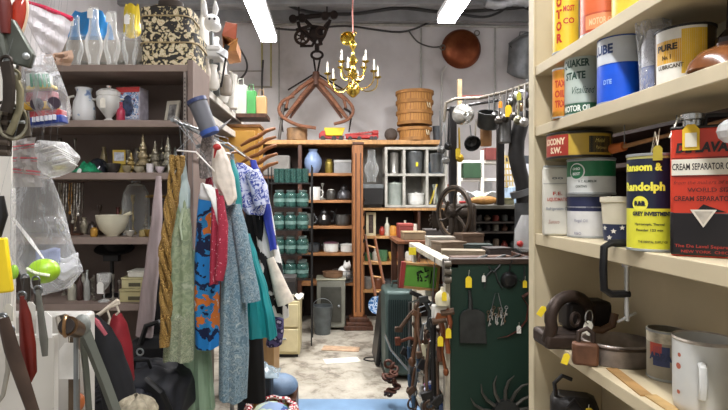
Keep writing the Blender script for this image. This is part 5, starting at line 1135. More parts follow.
obj('body', boxy2(MB(), w, .115, 0, h2*.66), fl, t); obj('lid', boxy2(MB(), w+.005, .12, h2*.66, h2, .055), fl, t); obj('trim', boxy2(MB(), w+.008, .123, h2*.64, h2*.68, .057), M('#a6926a', .5), t)
solo('black_hat', 'dark brown hat resting on the upper floral hat box', 'hat', MB().lathe([(0, 0), (.12, 0), (.125, .008), (.07, .015), (.065, .06), (.04, .075), (0, .077)], n=28, cap=False), M('#3a3028', .8), loc=(PX(171, 2.78), 2.78, SZ[0]+h1+h2+.0015))
def bagmesh(w, h, d, top=.5, seed=0):
    rnd = random.Random(seed); ph = [rnd.uniform(0, 6) for _ in range(4)]
    def fn(u, v):
        a = 2*PI*u; k = (1-v)**.45 if v > .5 else 1; k = 1-(1-top)*v**2
        r = 1+.07*math.sin(5*a+ph[0]+3*v)+.05*math.sin(9*a+ph[1]-5*v)
        sq = min(1, v*8+.15)
        return Vector((w*k*r*math.cos(a)*sq, d*(1-.8*v)*r*math.sin(a)*sq, h*v+.01*math.sin(3*a+ph[2])*v))
    return MB().grid(fn, 36, 14, True)
solo('blue_bag', 'blue plastic bag piled behind the lamp chimneys at the top edge', 'bag', bagmesh(.14, .2, .09, .6, 1), M('#2c86c9', .4, 0, .15, 8), loc=(PX(84, 3.05), 3.12, SZ[0]+.25))
solo('yellow_bag', 'yellow packet behind the lamp chimneys beside the blue bag', 'packet', bagmesh(.05, .2, .04, .8, 2), M('#d8bd2a', .4, 0, .1), loc=(PX(127, 3.05), 3.12, SZ[0]+.29))
t = thing('storage_carton', 'grey-brown carton behind the lamp chimneys supporting the blue bag', 'carton', None, (PX(108, 3.1), 3.12, 0))
obj('body', MB().box(-.33, .3, -.1, .2, 0, SZ[0]+.25), M('#8d8477', .8, 0, .1), t)
# --- second row
bw = pattern('blue_flower_china', [(0, '#6a7ea6'), (.16, '#9fb0c6'), (.24, '#d5d6d6'), (1, '#dedfdd')], 22, 'voronoi', .3, .1)
on2('pitcher', 84, 1, 22, 35, bw, 'china_pitcher', 'white pitcher with blue flowers on the second shelf', 'pitcher', handle=white, rz=PI)
on2('urn', 109, 1, 24, 38, M('#d9d8d2', .3, 0, .05), 'sugar_urn', 'white lidded china urn beside the blue-flowered pitcher', 'urn', lid=M('#d9d8d2', .3, 0, .05), handles=white, tag=(0, .6, .05, '#eee9dc'))
t = thing('toy_box', 'red and blue picture box on the second shelf right of the white urn', 'box', None, (PX(131, 2.74), 2.76, SZ[1]+.0005), -.15); w = W(25, ya)/2; h = W(36, ya)
obj('body', MB().box(-w, w, -.045, .05, 0, h), M('#a9a4ae', .4, 0, .2, 30), t, bev=.003)
obj('red_border', MB().box(-w, w, -.0462, -.0455, h*.86, h).box(-w, -w*.8, -.0462, -.0455, 0, h*.86), M('#b5302f', .4, 0, .1), t)
obj('picture', MB().box(-w*.85, w*.9, -.0475, -.0455, h*.12, h*.85), pattern('toy_print', [(0, '#1d2d5a'), (.22, '#6f8fbc'), (.42, '#d3d6dc'), (.62, '#9fb3cd'), (.8, '#a03a3a')], 40, 'cell', .4, .3), t)
obj('window', MB().ball((.0, -.047, h*.48), (w*.5, .008, h*.3)), M('#33405e', .25, 0, .4, 50), t)
t = on2('bottle', 121, 1, 8, 19, M('#b83a55', .3), 'pink_bottle', 'tiny pink-capped bottle in front of the red and blue picture box', 'bottle', y=2.65)
t = thing('photo_frame', 'cream photo frame leaning back on second shelf at right', 'picture frame', None, (PX(171, 2.78), 2.76, SZ[1]+.0005), -.3); w = W(15, ya)/2; h = W(26, ya); R_ = RX(-.25)
def fbox(mb, x0, x1, y0, y1, z0, z1): return mb.add([R_@Vector((x, y, z)) for z in (z0, z1) for y in (y0, y1) for x in (x0, x1)], [(0, 2, 3, 1), (4, 5, 7, 6), (0, 1, 5, 4), (2, 6, 7, 3), (0, 4, 6, 2), (1, 3, 7, 5)])
fm_ = MB()
for q in ((-w, w, 0, .015, 0, .02), (-w, w, 0, .015, h-.02, h), (-w, -w+.015, 0, .015, .02, h-.02), (w-.015, w, 0, .015, .02, h-.02)): fbox(fm_, *q)
obj('frame', fm_, M('#cfc8b6', .4, .2, .1), t, smooth=False); obj('picture', fbox(MB(), -w+.012, w-.012, .004, .010, .018, h-.018), M('#8d8a86', .5, 0, .5, 25), t)
# --- third row: brooches, figurines, silver trees
t = thing('brooch', 'bright green beaded brooch with paper tag on the third shelf', 'brooch', None, (PX(87, 2.66), 2.665, SZ[2]+.0005))
mb = MB().grid(lambda u, v: Vector(((u-.5)*.13, (v-.5)*.09, .003+.045*math.sin(PI*u)*math.sin(PI*v)*(1+.5*math.sin(14*u)*math.sin(11*v)))), 18, 12)
obj('body', mb, M('#1f8a5f', .35, .1, .3, 40, .3), t, solid=.003); price_tag(t, (-.01, -.055, .02), .035, '#e9ece6', tilt=.4, string=0)
V('dome', 98, 2.76, SZ[2]+.0005, 22, 16, M('#2c2e33', .12, .2, .3, 30), 'glass_dome', 'dark glass paperweight dome on the third shelf', 'paperweight', group=None)
on2('bowl', 113, 2, 15, 10, M('#4b4744', .2, .4, .2, 20), 'glass_dish', 'small dark cut-glass dish next to the dark paperweight dome', 'dish')
t = on2('mug', 120.5, 2, 10, 10, M('#a08a3a', .3, .2, .3, 20), 'brown_jar', 'ochre glass jar under the yellow card on third shelf', 'jar', y=2.78)
t = thing('yellow_card', 'white card with yellow border standing in the ochre jar', 'card', None, (PX(120.5, 2.8), 2.78, SZ[2]+.055))
obj('card', MB().box(-.034, .034, 0, .003, 0, .075), M('#d8b84a', .6), t); obj('print', MB().box(-.027, .027, -.001, -.0003, .016, .062), M('#cfd3dc', .6, 0, .25, 50), t)
TR = [(131, 10, 22, '#b39b62'), (136, 9, 16, '#8e8676'), (143, 14, 40, '#a39474'), (150, 9, 20, '#77694a'), (155, 12, 33, '#8a8372'), (162, 10, 37, '#6b6558'), (168, 13, 38, '#9a9684'), (175, 11, 28, '#8b8f86')]
TL = ['low gold beaded ornament tree left of the tall pale one', 'short grey ornament beside the tall pale gold tree', 'tall pale gold pointed ornament tree on third shelf', 'small dark brass ornament between two tall trees', 'grey-gold ornament tree in the middle of third-shelf group', 'tall narrow dark ornament tree', 'tall broad silver ornament tree near shelf end', 'rightmost silver-green ornament on third shelf']
for i, (x, w_, h_, c_) in enumerate(TR):
    r = V('tree', x, 2.68+.1*(i % 2), SZ[2]+.0005, w_, h_, M(c_, .25, .35, .35, 60, .4), 'ornament', TL[i], 'ornament', 'metal ornaments on the third shelf', n=12)
    k = W(1, 2.7)
    for j in range(4): obj('bead', MB().ball((w_*.35*k*math.cos(j*1.6), w_*.35*k*math.sin(j*1.6)-.004, h_*k*(.2+.16*j)), .007, 8, 6), M('#d9d0b0', .2, .6), r)
for i, (x, w_, h_, k_, c_, n_, l_) in enumerate(((150, 7, 9, 'mug', '#d5cfd0', 'thimble_cup', 'tiny white cup in front of the ornament trees'), (160, 9, 6, 'bowl', '#cdbfc3', 'trinket_bowl', 'small pale pink bowl in front of ornament trees'), (172, 8, 11, 'jar', '#dcd6bd', 'cream_jar', 'cream pot at the front right of third shelf'), (139, 10, 6, 'bowl', '#a79f88', 'trinket_bowl', 'flat grey bowl in front of tall pale gold tree'), (127, 9, 7, 'bowl', '#8f8468', 'trinket_bowl', 'brass trinket bowl below the yellow card'))):
    V(k_, x, 2.64, SZ[2]+.0005, w_, h_, M(c_, .3, 0, .1), n_, l_, n_.split('_')[1], n=16)
V('bottle', 184, 2.75, SZ[2]+.0005, 5, 30, M('#7d93b5', .3, 0, .1), 'blue_candle', 'slim blue bottle at the right end of the third shelf', 'bottle')
for i, x in enumerate((60, 75)):
    V('stick', x, 2.8, SZ[2]+.0005, 7, 36, M('#77726a', .25, .8), 'candlestick', ['dark metal candlestick at far left of third shelf', 'dark metal candlestick right of another behind the green brooch'][i], 'candlestick')
V('bowl', 60, 2.66, SZ[2]+.0005, 13, 7, M('#cfc43a', .4), 'yellow_dish', 'low yellow dish at the left of third shelf', 'dish')
# --- fourth row
t = thing('necklace_stand', 'stand hung with silver and glass bead necklaces on the fourth shelf', 'necklace stand', None, (PX(72, 2.75), 2.75, SZ[3]+.0005)); k = W(1, 2.7)
obj('stand', MB().box(-20*k*.5, 20*k*.5, -.02, .02, 0, .012).box(-.004, .004, -.004, .004, .012, 52*k).box(-12*k, 12*k, -.006, .006, 52*k, 54*k), dwood, t)
random.seed(9)
for i in range(9):
    x = (-11+2.7*i)*k; l = random.uniform(30, 48)*k; c_ = ['#b9b4a6', '#8c7f6a', '#d3cfc6', '#6f665c', '#a9804a'][i % 5]
    pts = [(x-.006, -.01, 53*k), (x-.008, -.016, 53*k-l*.6), (x, -.02, 53*k-l), (x+.008, -.016, 53*k-l*.6), (x+.006, -.01, 53*k)]
    p_ = obj('necklace', MB().tube(pts, .0035, 6), M(c_, .25, .5, .5, 90, .4), t)
    obj('pendant', MB().ball((x, -.022, 53*k-l), (.008, .004, .012), 8, 6), M(c_, .2, .6), p_)
t = on2('bowl', 112.5, 3, 32, 21, M('#d8d2b9', .35, 0, .06), 'mortar_bowl', 'cream ceramic mortar bowl on the fourth shelf', 'mortar', y=2.7)
t = solo('pestle', 'cream pestle resting slanted in the mortar bowl', 'pestle', MB().tube([(-.03, 0, .0), (.04, 0, .04), (.1, 0, .072)], [.016, .011, .010], 10), M('#d0c8ab', .35, 0, .06), loc=(PX(112, 2.7), 2.7, SZ[3]+.05))
V('cloche', 136, 2.78, SZ[3]+.0005, 27, 54, glassy('#dfe4e0', .06, .8), 'glass_cloche', 'clear glass cloche dome covering ornaments on fourth shelf', 'cloche', lid=glassy('#dfe4e0', .2, .8))
V('stick', 133, 2.78, SZ[3]+.001, 10, 40, M('#8c7440', .3, .8, .3, 50), 'brass_figure', 'brass stand inside the clear glass cloche', 'stand')
V('stick', 157, 2.7, SZ[3]+.0005, 13, 40, brass, 'brass_scale', 'brass balance stand right of the glass cloche', 'balance', tag=(.3, .55, .05, '#ece8da'))
t = thing('balance_pan', 'brass hanging dish of the small balance on the fourth shelf', 'dish', None, (PX(158, 2.7), 2.66, SZ[3]+.20))
obj('pan', MB().lathe([(0, 0), (.03, .003), (.05, .012), (.048, .013), (0, .004)], n=20, cap=False), brass, t); obj('arm', MB().tube([(-.06, .03, .004), (.06, .03, .004)], .004, 6), brass, t)
for i, (x, w_, h_, k_, c_, l_) in enumerate(((94, 7, 10, 'jar', '#b88a3a', 'small amber glass jar left of the mortar'), (92, 10, 13, 'dome', '#4a413b', 'dark dome behind the small amber jar'), (118, 9, 27, 'bottle', '#5b2a25', 'dark red bottle behind the mortar'), (130, 9, 6, 'bowl', '#c7c2b4', 'pale glass salt dish in front of the cloche'), (143, 8, 8, 'jar', '#9c8a5c', 'gold capped jar before the cloche'), (149, 10, 7, 'bowl', '#8a6f33', 'small brass bowl between cloche and balance'), (169, 9, 12, 'jar', '#5d5240', 'brown jar at the right of the fourth shelf'))):
    V(k_, x, 2.65 if i not in (1, 2) else 2.83, SZ[3]+.0005, w_, h_, M(c_, .25, .3, .2, 20), 'curio_'+k_ if k_ in ('jar', 'bowl', 'bottle') else 'dark_dome', l_, k_, n=16)
# --- fifth row
t = thing('black_hat', 'wide black hat propped on stand on the fifth shelf', 'hat', None, (PX(112, 2.8), 2.8, SZ[4]+.0005)); k = W(1, 2.7)
obj('brim', MB().lathe([(0, 0), (20*k, .0), (21*k, .004), (20*k, .01), (0, .01)], (0, .03, 48*k), 32, RX(.5), cap=False, sy=.6), M('#171414', .9), t)
obj('crown', MB().ball((3*k, .03, 54*k), (13*k, .07, 9*k)), M('#171414', .9), t)
obj('stand', MB().lathe([(.05, 0), (.05, .01), (.012, .02), (.01, .2)], n=16).box(-.04, .04, -.02, .02, .19, .23), dark, t)
t = on2('goblet', 104, 4, 14, 28, cg2, 'goblet', 'glass goblet with white tag in front of the black hat', 'goblet', y=2.66, tag=(0, .75, .06, '#eceae2'))
for i, (x, w_, h_, k_, c_, l_) in enumerate(((72, 8, 24, 'bottle', '#b9b7a6', 'cream bottle at the left of the fifth shelf'), (80, 6, 27, 'bottle', '#4a3430', 'brown bottle between two pale ones on fifth shelf'), (87, 6, 30, 'bottle', '#aeb0aa', 'grey tall bottle left of the goblet'), (94, 5, 25, 'stick', '#7a7468', 'pewter candlestick left of goblet'), (113, 6, 26, 'stick', '#8a8579', 'pewter candlestick right of goblet'), (119, 6, 20, 'stick', '#77716a', 'short pewter candlestick left of the cream boxes'))):
    V(k_, x, 2.7, SZ[4]+.0005, w_, h_, M(c_, .3, .2, .15), 'curio_bottle' if k_ == 'bottle' else 'candlestick', l_, 'bottle' if k_ == 'bottle' else 'candlestick', n=16)
z = SZ[4]+.0005
for i, (x0, x1, h_, c_, l_) in enumerate(((124, 153, 13, '#b5ab7d', 'bottom cream-yellow box of three stacked on fifth shelf'), (126, 152, 11, '#c2b98c', 'middle cream-yellow box of the stack on fifth shelf'), (132, 150, 6, '#d2cfc2', 'flat white box topping the stack on fifth shelf'))):
    r = boxy(x0, x1, 2.7, z, h_, .12, M(c_, .6, 0, .08), 'small_box', l_, 'box', 'stacked boxes on the fifth shelf', lid=M(c_, .5, 0, .12)); z += W(h_, 2.7)+.0012
    if i < 2: obj('label_plate', MB().box(-.03, .03, -.0635, -.061, .012, .03), M('#4e4a35', .5), r)
# --- left side depth shelves seen from below
t = thing('side_shelving', 'grey side shelving running back behind the display shelves, seen from below', 'shelf')
gy = M('#8a837c', .6, 0, .1, 6)
for z, x1 in ((PZ(85, 2.95)+.0, PX(200, 2.95)), (PZ(110, 2.95), PX(200, 2.95))):
    obj('shelf', MB().box(-.97, x1, 2.95, 4.35, z-.03, z), gy, t); obj('edge', MB().box(x1, x1+.012, 2.95, 4.36, z-.032, z+.01), M('#cfcac0', .5), t)
obj('upright', MB().box(-.76, -.735, 4.30, 4.35, 0, PZ(85, 2.95)), dwood, t)
obj('upright', MB().box(-1.0, -.97, 2.95, 4.35, 0, PZ(85, 2.95)-.031), gy, t)
ztop = PZ(85, 2.95)+.0105
# white things standing on top of side shelving
hm_ = M('#d6d5d2', .5, 0, .06)
t = thing('white_rabbit_mask', 'white papier-mache animal mask with dark eye near the cardboard box', 'mask'); Y = 3.2
q = P(212, 23, Y); k = W(1, Y)
obj('head', MB().ball(q, (8*k, 7*k, 9*k)).ball(q+Vector((4*k, -3*k, -5*k)), (6*k, 5*k, 5*k)), hm_, t)
for s in (-1, 1): obj('ear', MB().tube([q+Vector((s*4*k-2*k, 0, 6*k)), q+Vector((s*6*k-2*k, 0, 14*k)), q+Vector((s*5*k-2*k, 0, 22*k))], [2.5*k, 3.2*k, 1*k], 8), hm_, t)
for dx in (-1, 4): obj('eye', MB().ball(q+Vector((dx*k, -6.6*k, 2*k)), 1.3*k, 8, 6), black, t)
obj('support_rod', MB().tube([q-Vector((0, 0, 8*k)), Vector((q.x-.02, Y+.05, ztop))], .012, 6), gal, t)
t = thing('cardboard_box', 'open tan cardboard box on its side above the side shelving', 'box'); Y = 3.5
q0 = [P(222, 35, Y), P(236, 39, Y-.1), P(236, 50, Y-.1), P(224, 52, Y)]
cb = M('#a8703f', .8, 0, .15, 10)
obj('box', MB().add([p for p in q0]+[p+Vector((-.02, .3, 0)) for p in q0], [(0, 4, 5, 1), (1, 5, 6, 2), (2, 6, 7, 3), (3, 7, 4, 0), (4, 7, 6, 5)]), cb, t, smooth=False, solid=.006)
obj('flap', MB().add([q0[0], q0[1], P(237, 24, Y-.16), P(226, 22, Y-.05)], [(0, 1, 2, 3)]), M('#8d4a35', .8), t, smooth=False, solid=.005)
obj('flap', MB().add([q0[3], q0[2], P(238, 38, Y-.25), P(226, 46, Y-.22)], [(0, 1, 2, 3)]), M('#c28a4c', .8), t, smooth=False, solid=.005)
for i, (kind, x, y0, y1, w_, c_, n_, l_, cat) in enumerate(((0, 212, 62, 50, 20, '#dadada', 'white_case', 'white plastic case with lid under the white mask', 'case'), (1, 222, 62, 50, 11, '#c6c8cb', 'lamp_reflector', 'small grey-white clip lamp shade under the cardboard box', 'lamp'), (2, 211, 100, 64, 15, '#cfcac0', 'white_pitcher', 'tall white jug standing on side shelving below the white plastic case', 'jug'), (3, 199, 98, 62, 8, '#b7aea2', 'pale_vase', 'slim pale vase standing between hat boxes and tall white jug', 'vase'))):
    Y = 3.1+.0*i; t = thing(n_, l_, cat); m_ = M(c_, .5, 0, .08)
    if kind == 0:
        q = P(x, y0, Y+.1); obj('body', MB().box(q.x-.06, q.x+.06, Y+.05, Y+.2, q.z+.02, q.z+.06), m_, t, bev=.01); obj('lid', MB().box(q.x-.063, q.x+.063, Y+.045, Y+.205, q.z+.061, q.z+.09), M('#e3e3e3', .5), t, bev=.008)
        obj('stand', MB().box(q.x-.02, q.x+.02, Y+.22, Y+.25, ztop, q.z+.07), gal, t)
    elif kind == 1:
        q = P(x, 56, 2.98); obj('shade', MB().lathe([(.012, .04), (.02, .035), (.036, 0), (.034, -.001)], q, 20, RY(.5), cap=False), m_, t, solid=.002); obj('socket', MB().tube([q+RY(.5)@Vector((0, 0, .03)), q+RY(.5)@Vector((0, 0, .07))], .014, 10), dark, t)
        obj('clamp_arm', MB().tube([q+RY(.5)@Vector((0, 0, .07)), Vector((q.x-.02, 3.05, ztop))], .006, 6), dark, t)
    else:
        w2 = W(w_, Y)/2; z0 = ztop; h_ = PZ(y1, Y)-z0; q = Vector((PX(x, Y), Y+.03, z0))
        obj('body', MB().lathe([(r*w2, z_*h_) for r, z_ in PR['pitcher' if kind == 2 else 'bottle']], q, 20, cap=False), m_, t)
        if kind == 2: obj('handle', MB().tube([q+Vector((w2*.9, 0, h_*.75)), q+Vector((w2*1.5, 0, h_*.6)), q+Vector((w2*.95, 0, h_*.3))], .008, 6), m_, t)
V('bottle', 203, 3.3, ztop, 12, 112, M('#c9c6bd', .5, 0, .08), 'white_tube', 'tall white roll standing behind white mask at the ceiling', 'roll')
# green / white shopping bags
Y = 4.1
for i, (x0, x1, y1, c_, l_) in enumerate(((236, 247, 86, '#aeb1a6', 'white paper shopping bag left of the green one on the side shelving'), (247, 256, 91, '#3c8a44', 'bright green shopping bag on the side shelving'), (256, 266, 96, '#b08d5c', 'tan paper bag right of the green shopping bag'))):
    t = thing('shopping_bag', l_, 'bag', None, (PX((x0+x1)/2, Y)+.0, Y+.02*i, ztop)); w = W(x1-x0, Y)/2; h = PZ(y1, Y)-ztop
    obj('body', MB().box(-w, w, -.04, .05, 0, h), M(c_, .6, 0, .1, 12), t, bev=.004); obj('handle', MB().tube([(-w*.5, -.03, h), (-w*.4, -.03, h+.05), (w*.4, -.03, h+.05), (w*.5, -.03, h)], .003, 5), M(c_, .6), t)
t = C.objects.get('side_shelving'); obj('end_ledge', MB().box(PX(233, 4.1)-.02, PX(268, 4.1), 4.0, 4.25, ztop-.03, ztop), dwood, t)
# orange cabinet below
Y = 4.0
t = thing('yellow_cabinet', 'yellow-orange wooden cabinet under the side shelving behind the clothes', 'cabinet'); ym = M('#bf8a35', .5, 0, .15, 5)
xa_, xb_ = PX(219, Y), PX(259, Y); za, zb = PZ(170, Y), PZ(127, Y)
obj('body', MB().box(xa_, xb_, Y, Y+.25, za, zb), ym, t, bev=.004); obj('top', MB().box(xa_-.01, xb_+.01, Y-.012, Y+.26, zb, zb+.02), M('#7a4f25', .5), t); obj('door', MB().box(xa_+.03, xb_-.03, Y-.012, Y-.001, za+.03, zb-.03), M('#c9973f', .5, 0, .15, 5), t, bev=.003)
obj('leg_panel', MB().box(xa_, xb_, Y+.01, Y+.24, 0, za-.001), dwood, t)
# wooden hangers fanned out
wh = M('#8d5a33', .45, 0, .2, 8)
HL = ['topmost', 'second', 'third', 'fourth', 'lowest']
for i in range(5):
    Yh = 3.75; q = P(258+i*.6, 137+8.5*i, Yh); t = thing('wooden_hanger', HL[i]+' wooden hanger in the fan of hangers left of the teal glass rack', 'hanger', 'wooden hangers fanned on the cabinet')
    for s in (-1, 1): obj('arm', MB().tube([q, q+Vector((s*.06, -.02*s, .03*s+.01)), q+Vector((s*.13, -.03*s, .06*s))], [.016, .015, .010], 8), wh, t)
    obj('hook', MB().tube([q+Vector((0, 0, .0)), q+Vector((0, .0, .025)), q+Vector((.008, .1, .03)), Vector((q.x, Y+.0-.016, q.z+.03))], .003, 5), steel, t)
# bookcase far left end (dark) under: grey bags near teal rack
solo('grey_blanket', 'folded grey blanket in the left bay of the tall bookcase', 'blanket', MB().box(-.17, .17, -.12, .12, 0, .26), M('#7d7973', .9, 0, .12, 10, .3), loc=(PX(277, 6.6), 6.6, PZ(176, YF)+.001), bev=.02)
# fill-in curios that nothing tells apart
random.seed(21)
def curios(row, xs, cols, hr, lab, grp, y0=2.84):
    for i, x in enumerate(xs):
        k_ = ['jar', 'stick', 'vase', 'bowl', 'goblet', 'tree'][(i*5+row) % 6]
        V(k_, x, y0, SZ[row]+.0005, random.uniform(7, 10), random.uniform(*hr), M(cols[i % len(cols)], .3, .25, .3, 40), 'curio', lab, 'curio', grp, n=14)
curios(2, [104, 128, 137, 146, 156, 166, 178], ['#8f8260', '#b5ad98', '#6f6a62'], (18, 32), 'small metallic curio in the back row of the third shelf', 'back row of third shelf')
curios(3, [60, 84, 100, 124, 146, 154, 166, 173], ['#7d6a48', '#a9a08a', '#4d4038', '#8f7f4a'], (16, 34), 'small brass or glass curio in the back row of the fourth shelf', 'back row of fourth shelf')
curios(4, [64, 76, 84, 92, 122, 160], ['#8d897c', '#5a4a40', '#a8a598'], (16, 28), 'small dull curio in the back row of fifth shelf', 'back row of fifth shelf')
curios(5, [70, 85, 100, 116, 130, 145, 160, 175], ['#6d6258', '#8a4038', '#4d5560'], (20, 36), 'dim curio on the sixth shelf behind the bags', 'sixth shelf curios')
# pale things crowded on the side shelving beside the floral boxes
for i, (k_, x, Y, w_, h_, c_, n_, l_, cat) in enumerate((
 ('pitcher', 222, 3.55, 15, 40, '#d3d0c8', 'white_ewer', 'white ewer standing on side shelving behind the clip lamp shade', 'ewer'),
 ('canister', 231, 3.8, 13, 34, '#c2beb4', 'pale_canister', 'pale canister on the side shelving left of the shopping bags', 'canister'),
 ('vase', 206, 3.0, 10, 26, '#b5a99b', 'beige_vase', 'beige vase at the front corner of the side shelving', 'vase'),
 ('bottle', 216, 3.75, 15, 70, '#dad8d2', 'white_bottle', 'tall white bottle behind the white mask on side shelving', 'bottle'),
 ('jar', 226, 3.3, 12, 22, '#8f8579', 'grey_jar', 'grey-brown jar on side shelving before the pale canister', 'jar'))):
    V(k_, x, Y, ztop, w_, h_, M(c_, .45, 0, .08), n_, l_, cat, handle=M(c_, .45, 0, .08) if k_ == 'pitcher' else None)
# ================================================================ clothes on the rail
t = thing('garment_rail', 'thin metal rail carrying the hanging clothes along the shelf end', 'rail')
ZR = 1.83
obj('bar', MB().tube([(-.565, 1.86, ZR), (-.565, 3.0, ZR)], .007, 10), gal, t)
obj('upright', MB().tube([(-.565, 3.0, ZR+.01), (-.565, 3.0, 0)], .012, 10), gal, t)
obj('bracket', MB().tube([(-.565, 2.62, ZR), (-.68, 2.64, ZR-.02)], .01, 10), gal, t)
def interp(rows, y):
    for a, b in zip(rows, rows[1:]):
        if a[0] <= y <= b[0]:
            u = (y-a[0])/(b[0]-a[0]); u = u*u*(3-2*u)*.5+u*.5
            return a[1]+(b[1]-a[1])*u, a[2]+(b[2]-a[2])*u
    return rows[-1][1:]
def drape(rows, Y, d=.04, nf=7, amp=.16, seed=0, n=56, m=30, yo=0.):
    """closed cloth volume; rows = (photo y, left x, right x) at distance Y"""
    rnd = random.Random(seed); p1, p2, p3 = [rnd.uniform(0, 6.28) for _ in range(3)]
    y0, y1 = rows[0][0], rows[-1][0]; mb = MB()
    def fn(u, v):
        y = y0+(y1-y0)*v; a, b = interp(rows, y); cx = (a+b)/2; hw = max((b-a)/2, .6); th = 2*PI*u
        k = amp*(.35+.65*v)
        f = 1+k*math.sin(nf*th+p1+1.2*v)+k*.6*math.sin((nf*2-1)*th+p2-1.5*v)+.03*math.sin(3*th+9*v+p3)
        ex = abs(math.cos(th))**.8*(1 if math.cos(th) > 0 else -1)
        dd = d*(.55+.45*min(1, v*4))*f
        return Vector((PX(cx+hw*ex*(1+.05*(f-1)), Y), Y+yo+dd*math.sin(th)*(1.0), PZ(y+1.2*math.sin(nf*th*.5+p2)*(v > .97), Y)))
    mb.grid(fn, n, m, True)
    mb.f.append(tuple(range(n-1, -1, -1)))
    return mb
def garment(name, label, cat, Y, rows, mat, nf=7, amp=.16, d=.045, seed=0, **k):
    t = thing(name, label, cat)
    obj('body', drape(rows, Y, d, nf, amp, seed), mat, t)
    q = P((rows[0][1]+rows[0][2])/2, rows[0][0], Y)
    if q.z < ZR: obj('hanging_loop', MB().tube([q-Vector((0, 0, .01)), Vector((q.x*.7-.565*.3, Y, (q.z+ZR)/2)), Vector((-.565, Y, ZR))], .0009, 5), gal, t)
    return t
def hanger(px, py, Y, label, col='#d9d6cf', half=22, ang=.3, r=.0028, group=None):
    t = thing('clothes_hanger', label, 'hanger', group); q = P(px, py, Y); m_ = M(col, .4, .1, .05)
    k = W(1, Y); s = math.sin(ang); c_ = math.cos(ang)
    a = q+Vector((-half*k*c_, 0, -half*k*(.35+s*.6))); b = q+Vector((half*k*c_, 0, -half*k*(.35-s*.6)))
    obj('arms', MB().tube([a, q, b], r, 8), m_, t)
    obj('hook', MB().tube([q, q+Vector((0, 0, .02)), Vector((-.555, Y, ZR+.012)), Vector((-.57, Y, ZR+.02)), Vector((-.585, Y, ZR+.008))], .0011, 6), steel, t)
    return t
sage = pattern('sage_floral', [(.0, '#67785a'), (.42, '#7d8c6c'), (.52, '#98a385'), (.6, '#76866a'), (.75, '#a3aa92')], 28, 'noise', .8, .1, (1, 1, 1), False)
sagel = pattern('sage_lower', [(.0, '#5c6b52'), (.42, '#808c70'), (.5, '#a5aa90'), (.56, '#667458'), (.7, '#a9ac98')], 40, 'noise', .8, .2, (1, 1, 1), False)
gold = pattern('gold_braid', [(0, '#6b4c1f'), (.35, '#a98440'), (.6, '#c9a65d'), (1, '#8d6a2c')], 30, 'wave', .7, .3, (1, 1, 1), False, .6)
lav = M('#a0908f', .8, 0, .1, 6, stretch=(8, 8, 1))
blk = M('#121214', .85, 0, .1)
def art_mat():
    """bold blue / orange / black / white printed jacket"""
    m = pattern('jacket_print', [(0, '#0f1a3a'), (.36, '#1f7fc8'), (.44, '#101c44'), (.475, '#2a86c4'), (.5, '#d9772a'), (.535, '#cfd2d0'), (.555, '#111a38'), (.6, '#1f6fb8'), (.68, '#0f1a3a')], 4.2, 'noise', .7, 0, (1, 1, 1.1))
    return m
redf = pattern('red_floral', [(0, '#d9aab0'), (.16, '#b23048'), (.3, '#96243a'), (1, '#a52a42')], 55, 'voronoi', .8, .1)
pais = pattern('blue_grey_paisley', [(0, '#3f5766'), (.42, '#5f7a88'), (.5, '#8fa3ab'), (.55, '#4b6573'), (.68, '#a6b4b6')], 34, 'noise', .8, .2, (1, 1, 1), False)
teal = M('#17868a', .6, 0, .14, 4, stretch=(6, 6, 1))
bluf = pattern('blue_white_floral', [(0, '#c9cde0'), (.44, '#aeb4d4'), (.5, '#3b4a9a'), (.58, '#d5d7e4'), (.66, '#4b58a5')], 26, 'noise', .7, .2)
bw_ = pattern('white_black_print', [(0, '#151618'), (.46, '#dad9d4'), (.9, '#dad9d4')], 6, 'noise', .7, .1)
lace = M('#d2c8bb', .8, 0, .12, 30, .3)
royal = M('#2839a0', .5, 0, .18, 8, stretch=(5, 5, 1))
# hangers first (white and wooden)
hanger(196, 152, 1.9, 'white hanger arm poking out left above the green dress', '#e3ded8', 26, -.75)
hanger(214, 150, 2.05, 'white plastic hanger under the lace camisole', '#e6e2dc', 17, .2)
hanger(228, 143, 2.3, 'pale hanger sloping down right of the lace camisole', '#cfd5cd', 20, -.55)
hanger(237, 152, 2.55, 'brown wooden hanger behind the blue floral blouse', '#8a5a33', 18, -.3, .006)
# garments
garment('lavender_scarf', 'pale mauve-grey long scarf hanging at the far left of the clothes', 'scarf', 2.3, [(176, 156, 161), (215, 152, 162), (260, 146, 160), (300, 140, 156), (336, 136, 153)], lav, 3, .12, .03, 1)
t = thing('gold_braid_scarf', 'twisted mustard-gold braided scarf hanging between the mauve scarf and green dress', 'scarf')
for i in range(4):
    pts = []; rs = []
    for j in range(26):
        v = j/25; a = v*14+i*PI/2; y = 156+190*v; cx = 178-13*min(1, v*1.9)
        w_ = (4.6-1.6*v)+1.2*math.sin(v*9+i); pts.append(P(cx+w_*math.cos(a), y, 1.86)+Vector((0, .02*math.sin(a), 0))); rs.append(.009+.003*math.sin(v*25+i))
    obj('strand', MB().tube(pts, rs, 8), gold, t)
hanger(176, 156, 2.2, 'thin hanger holding the gold braided scarf', '#c7c3bb', 8, .1)
garment('black_garment', 'plain black garment hanging between mauve scarf and the gold scarf', 'garment', 2.42, [(200, 160, 168), (240, 157, 174), (300, 153, 176), (345, 152, 176)], blk, 4, .1, .03, 2)
t = garment('green_dress', 'sage green long dress with pale sheer tie straps', 'dress', 1.95, [(195, 180, 187), (212, 176, 190), (240, 171, 192), (280, 168, 194), (320, 166, 194), (357, 164, 193)], sage, 6, .14, .045, 3)
obj('lower_panel', drape([(301, 166.6, 193.6), (330, 165.2, 193.9), (359, 163.4, 193.8)], 1.95, .050, 6, .14, 3), sagel, t)
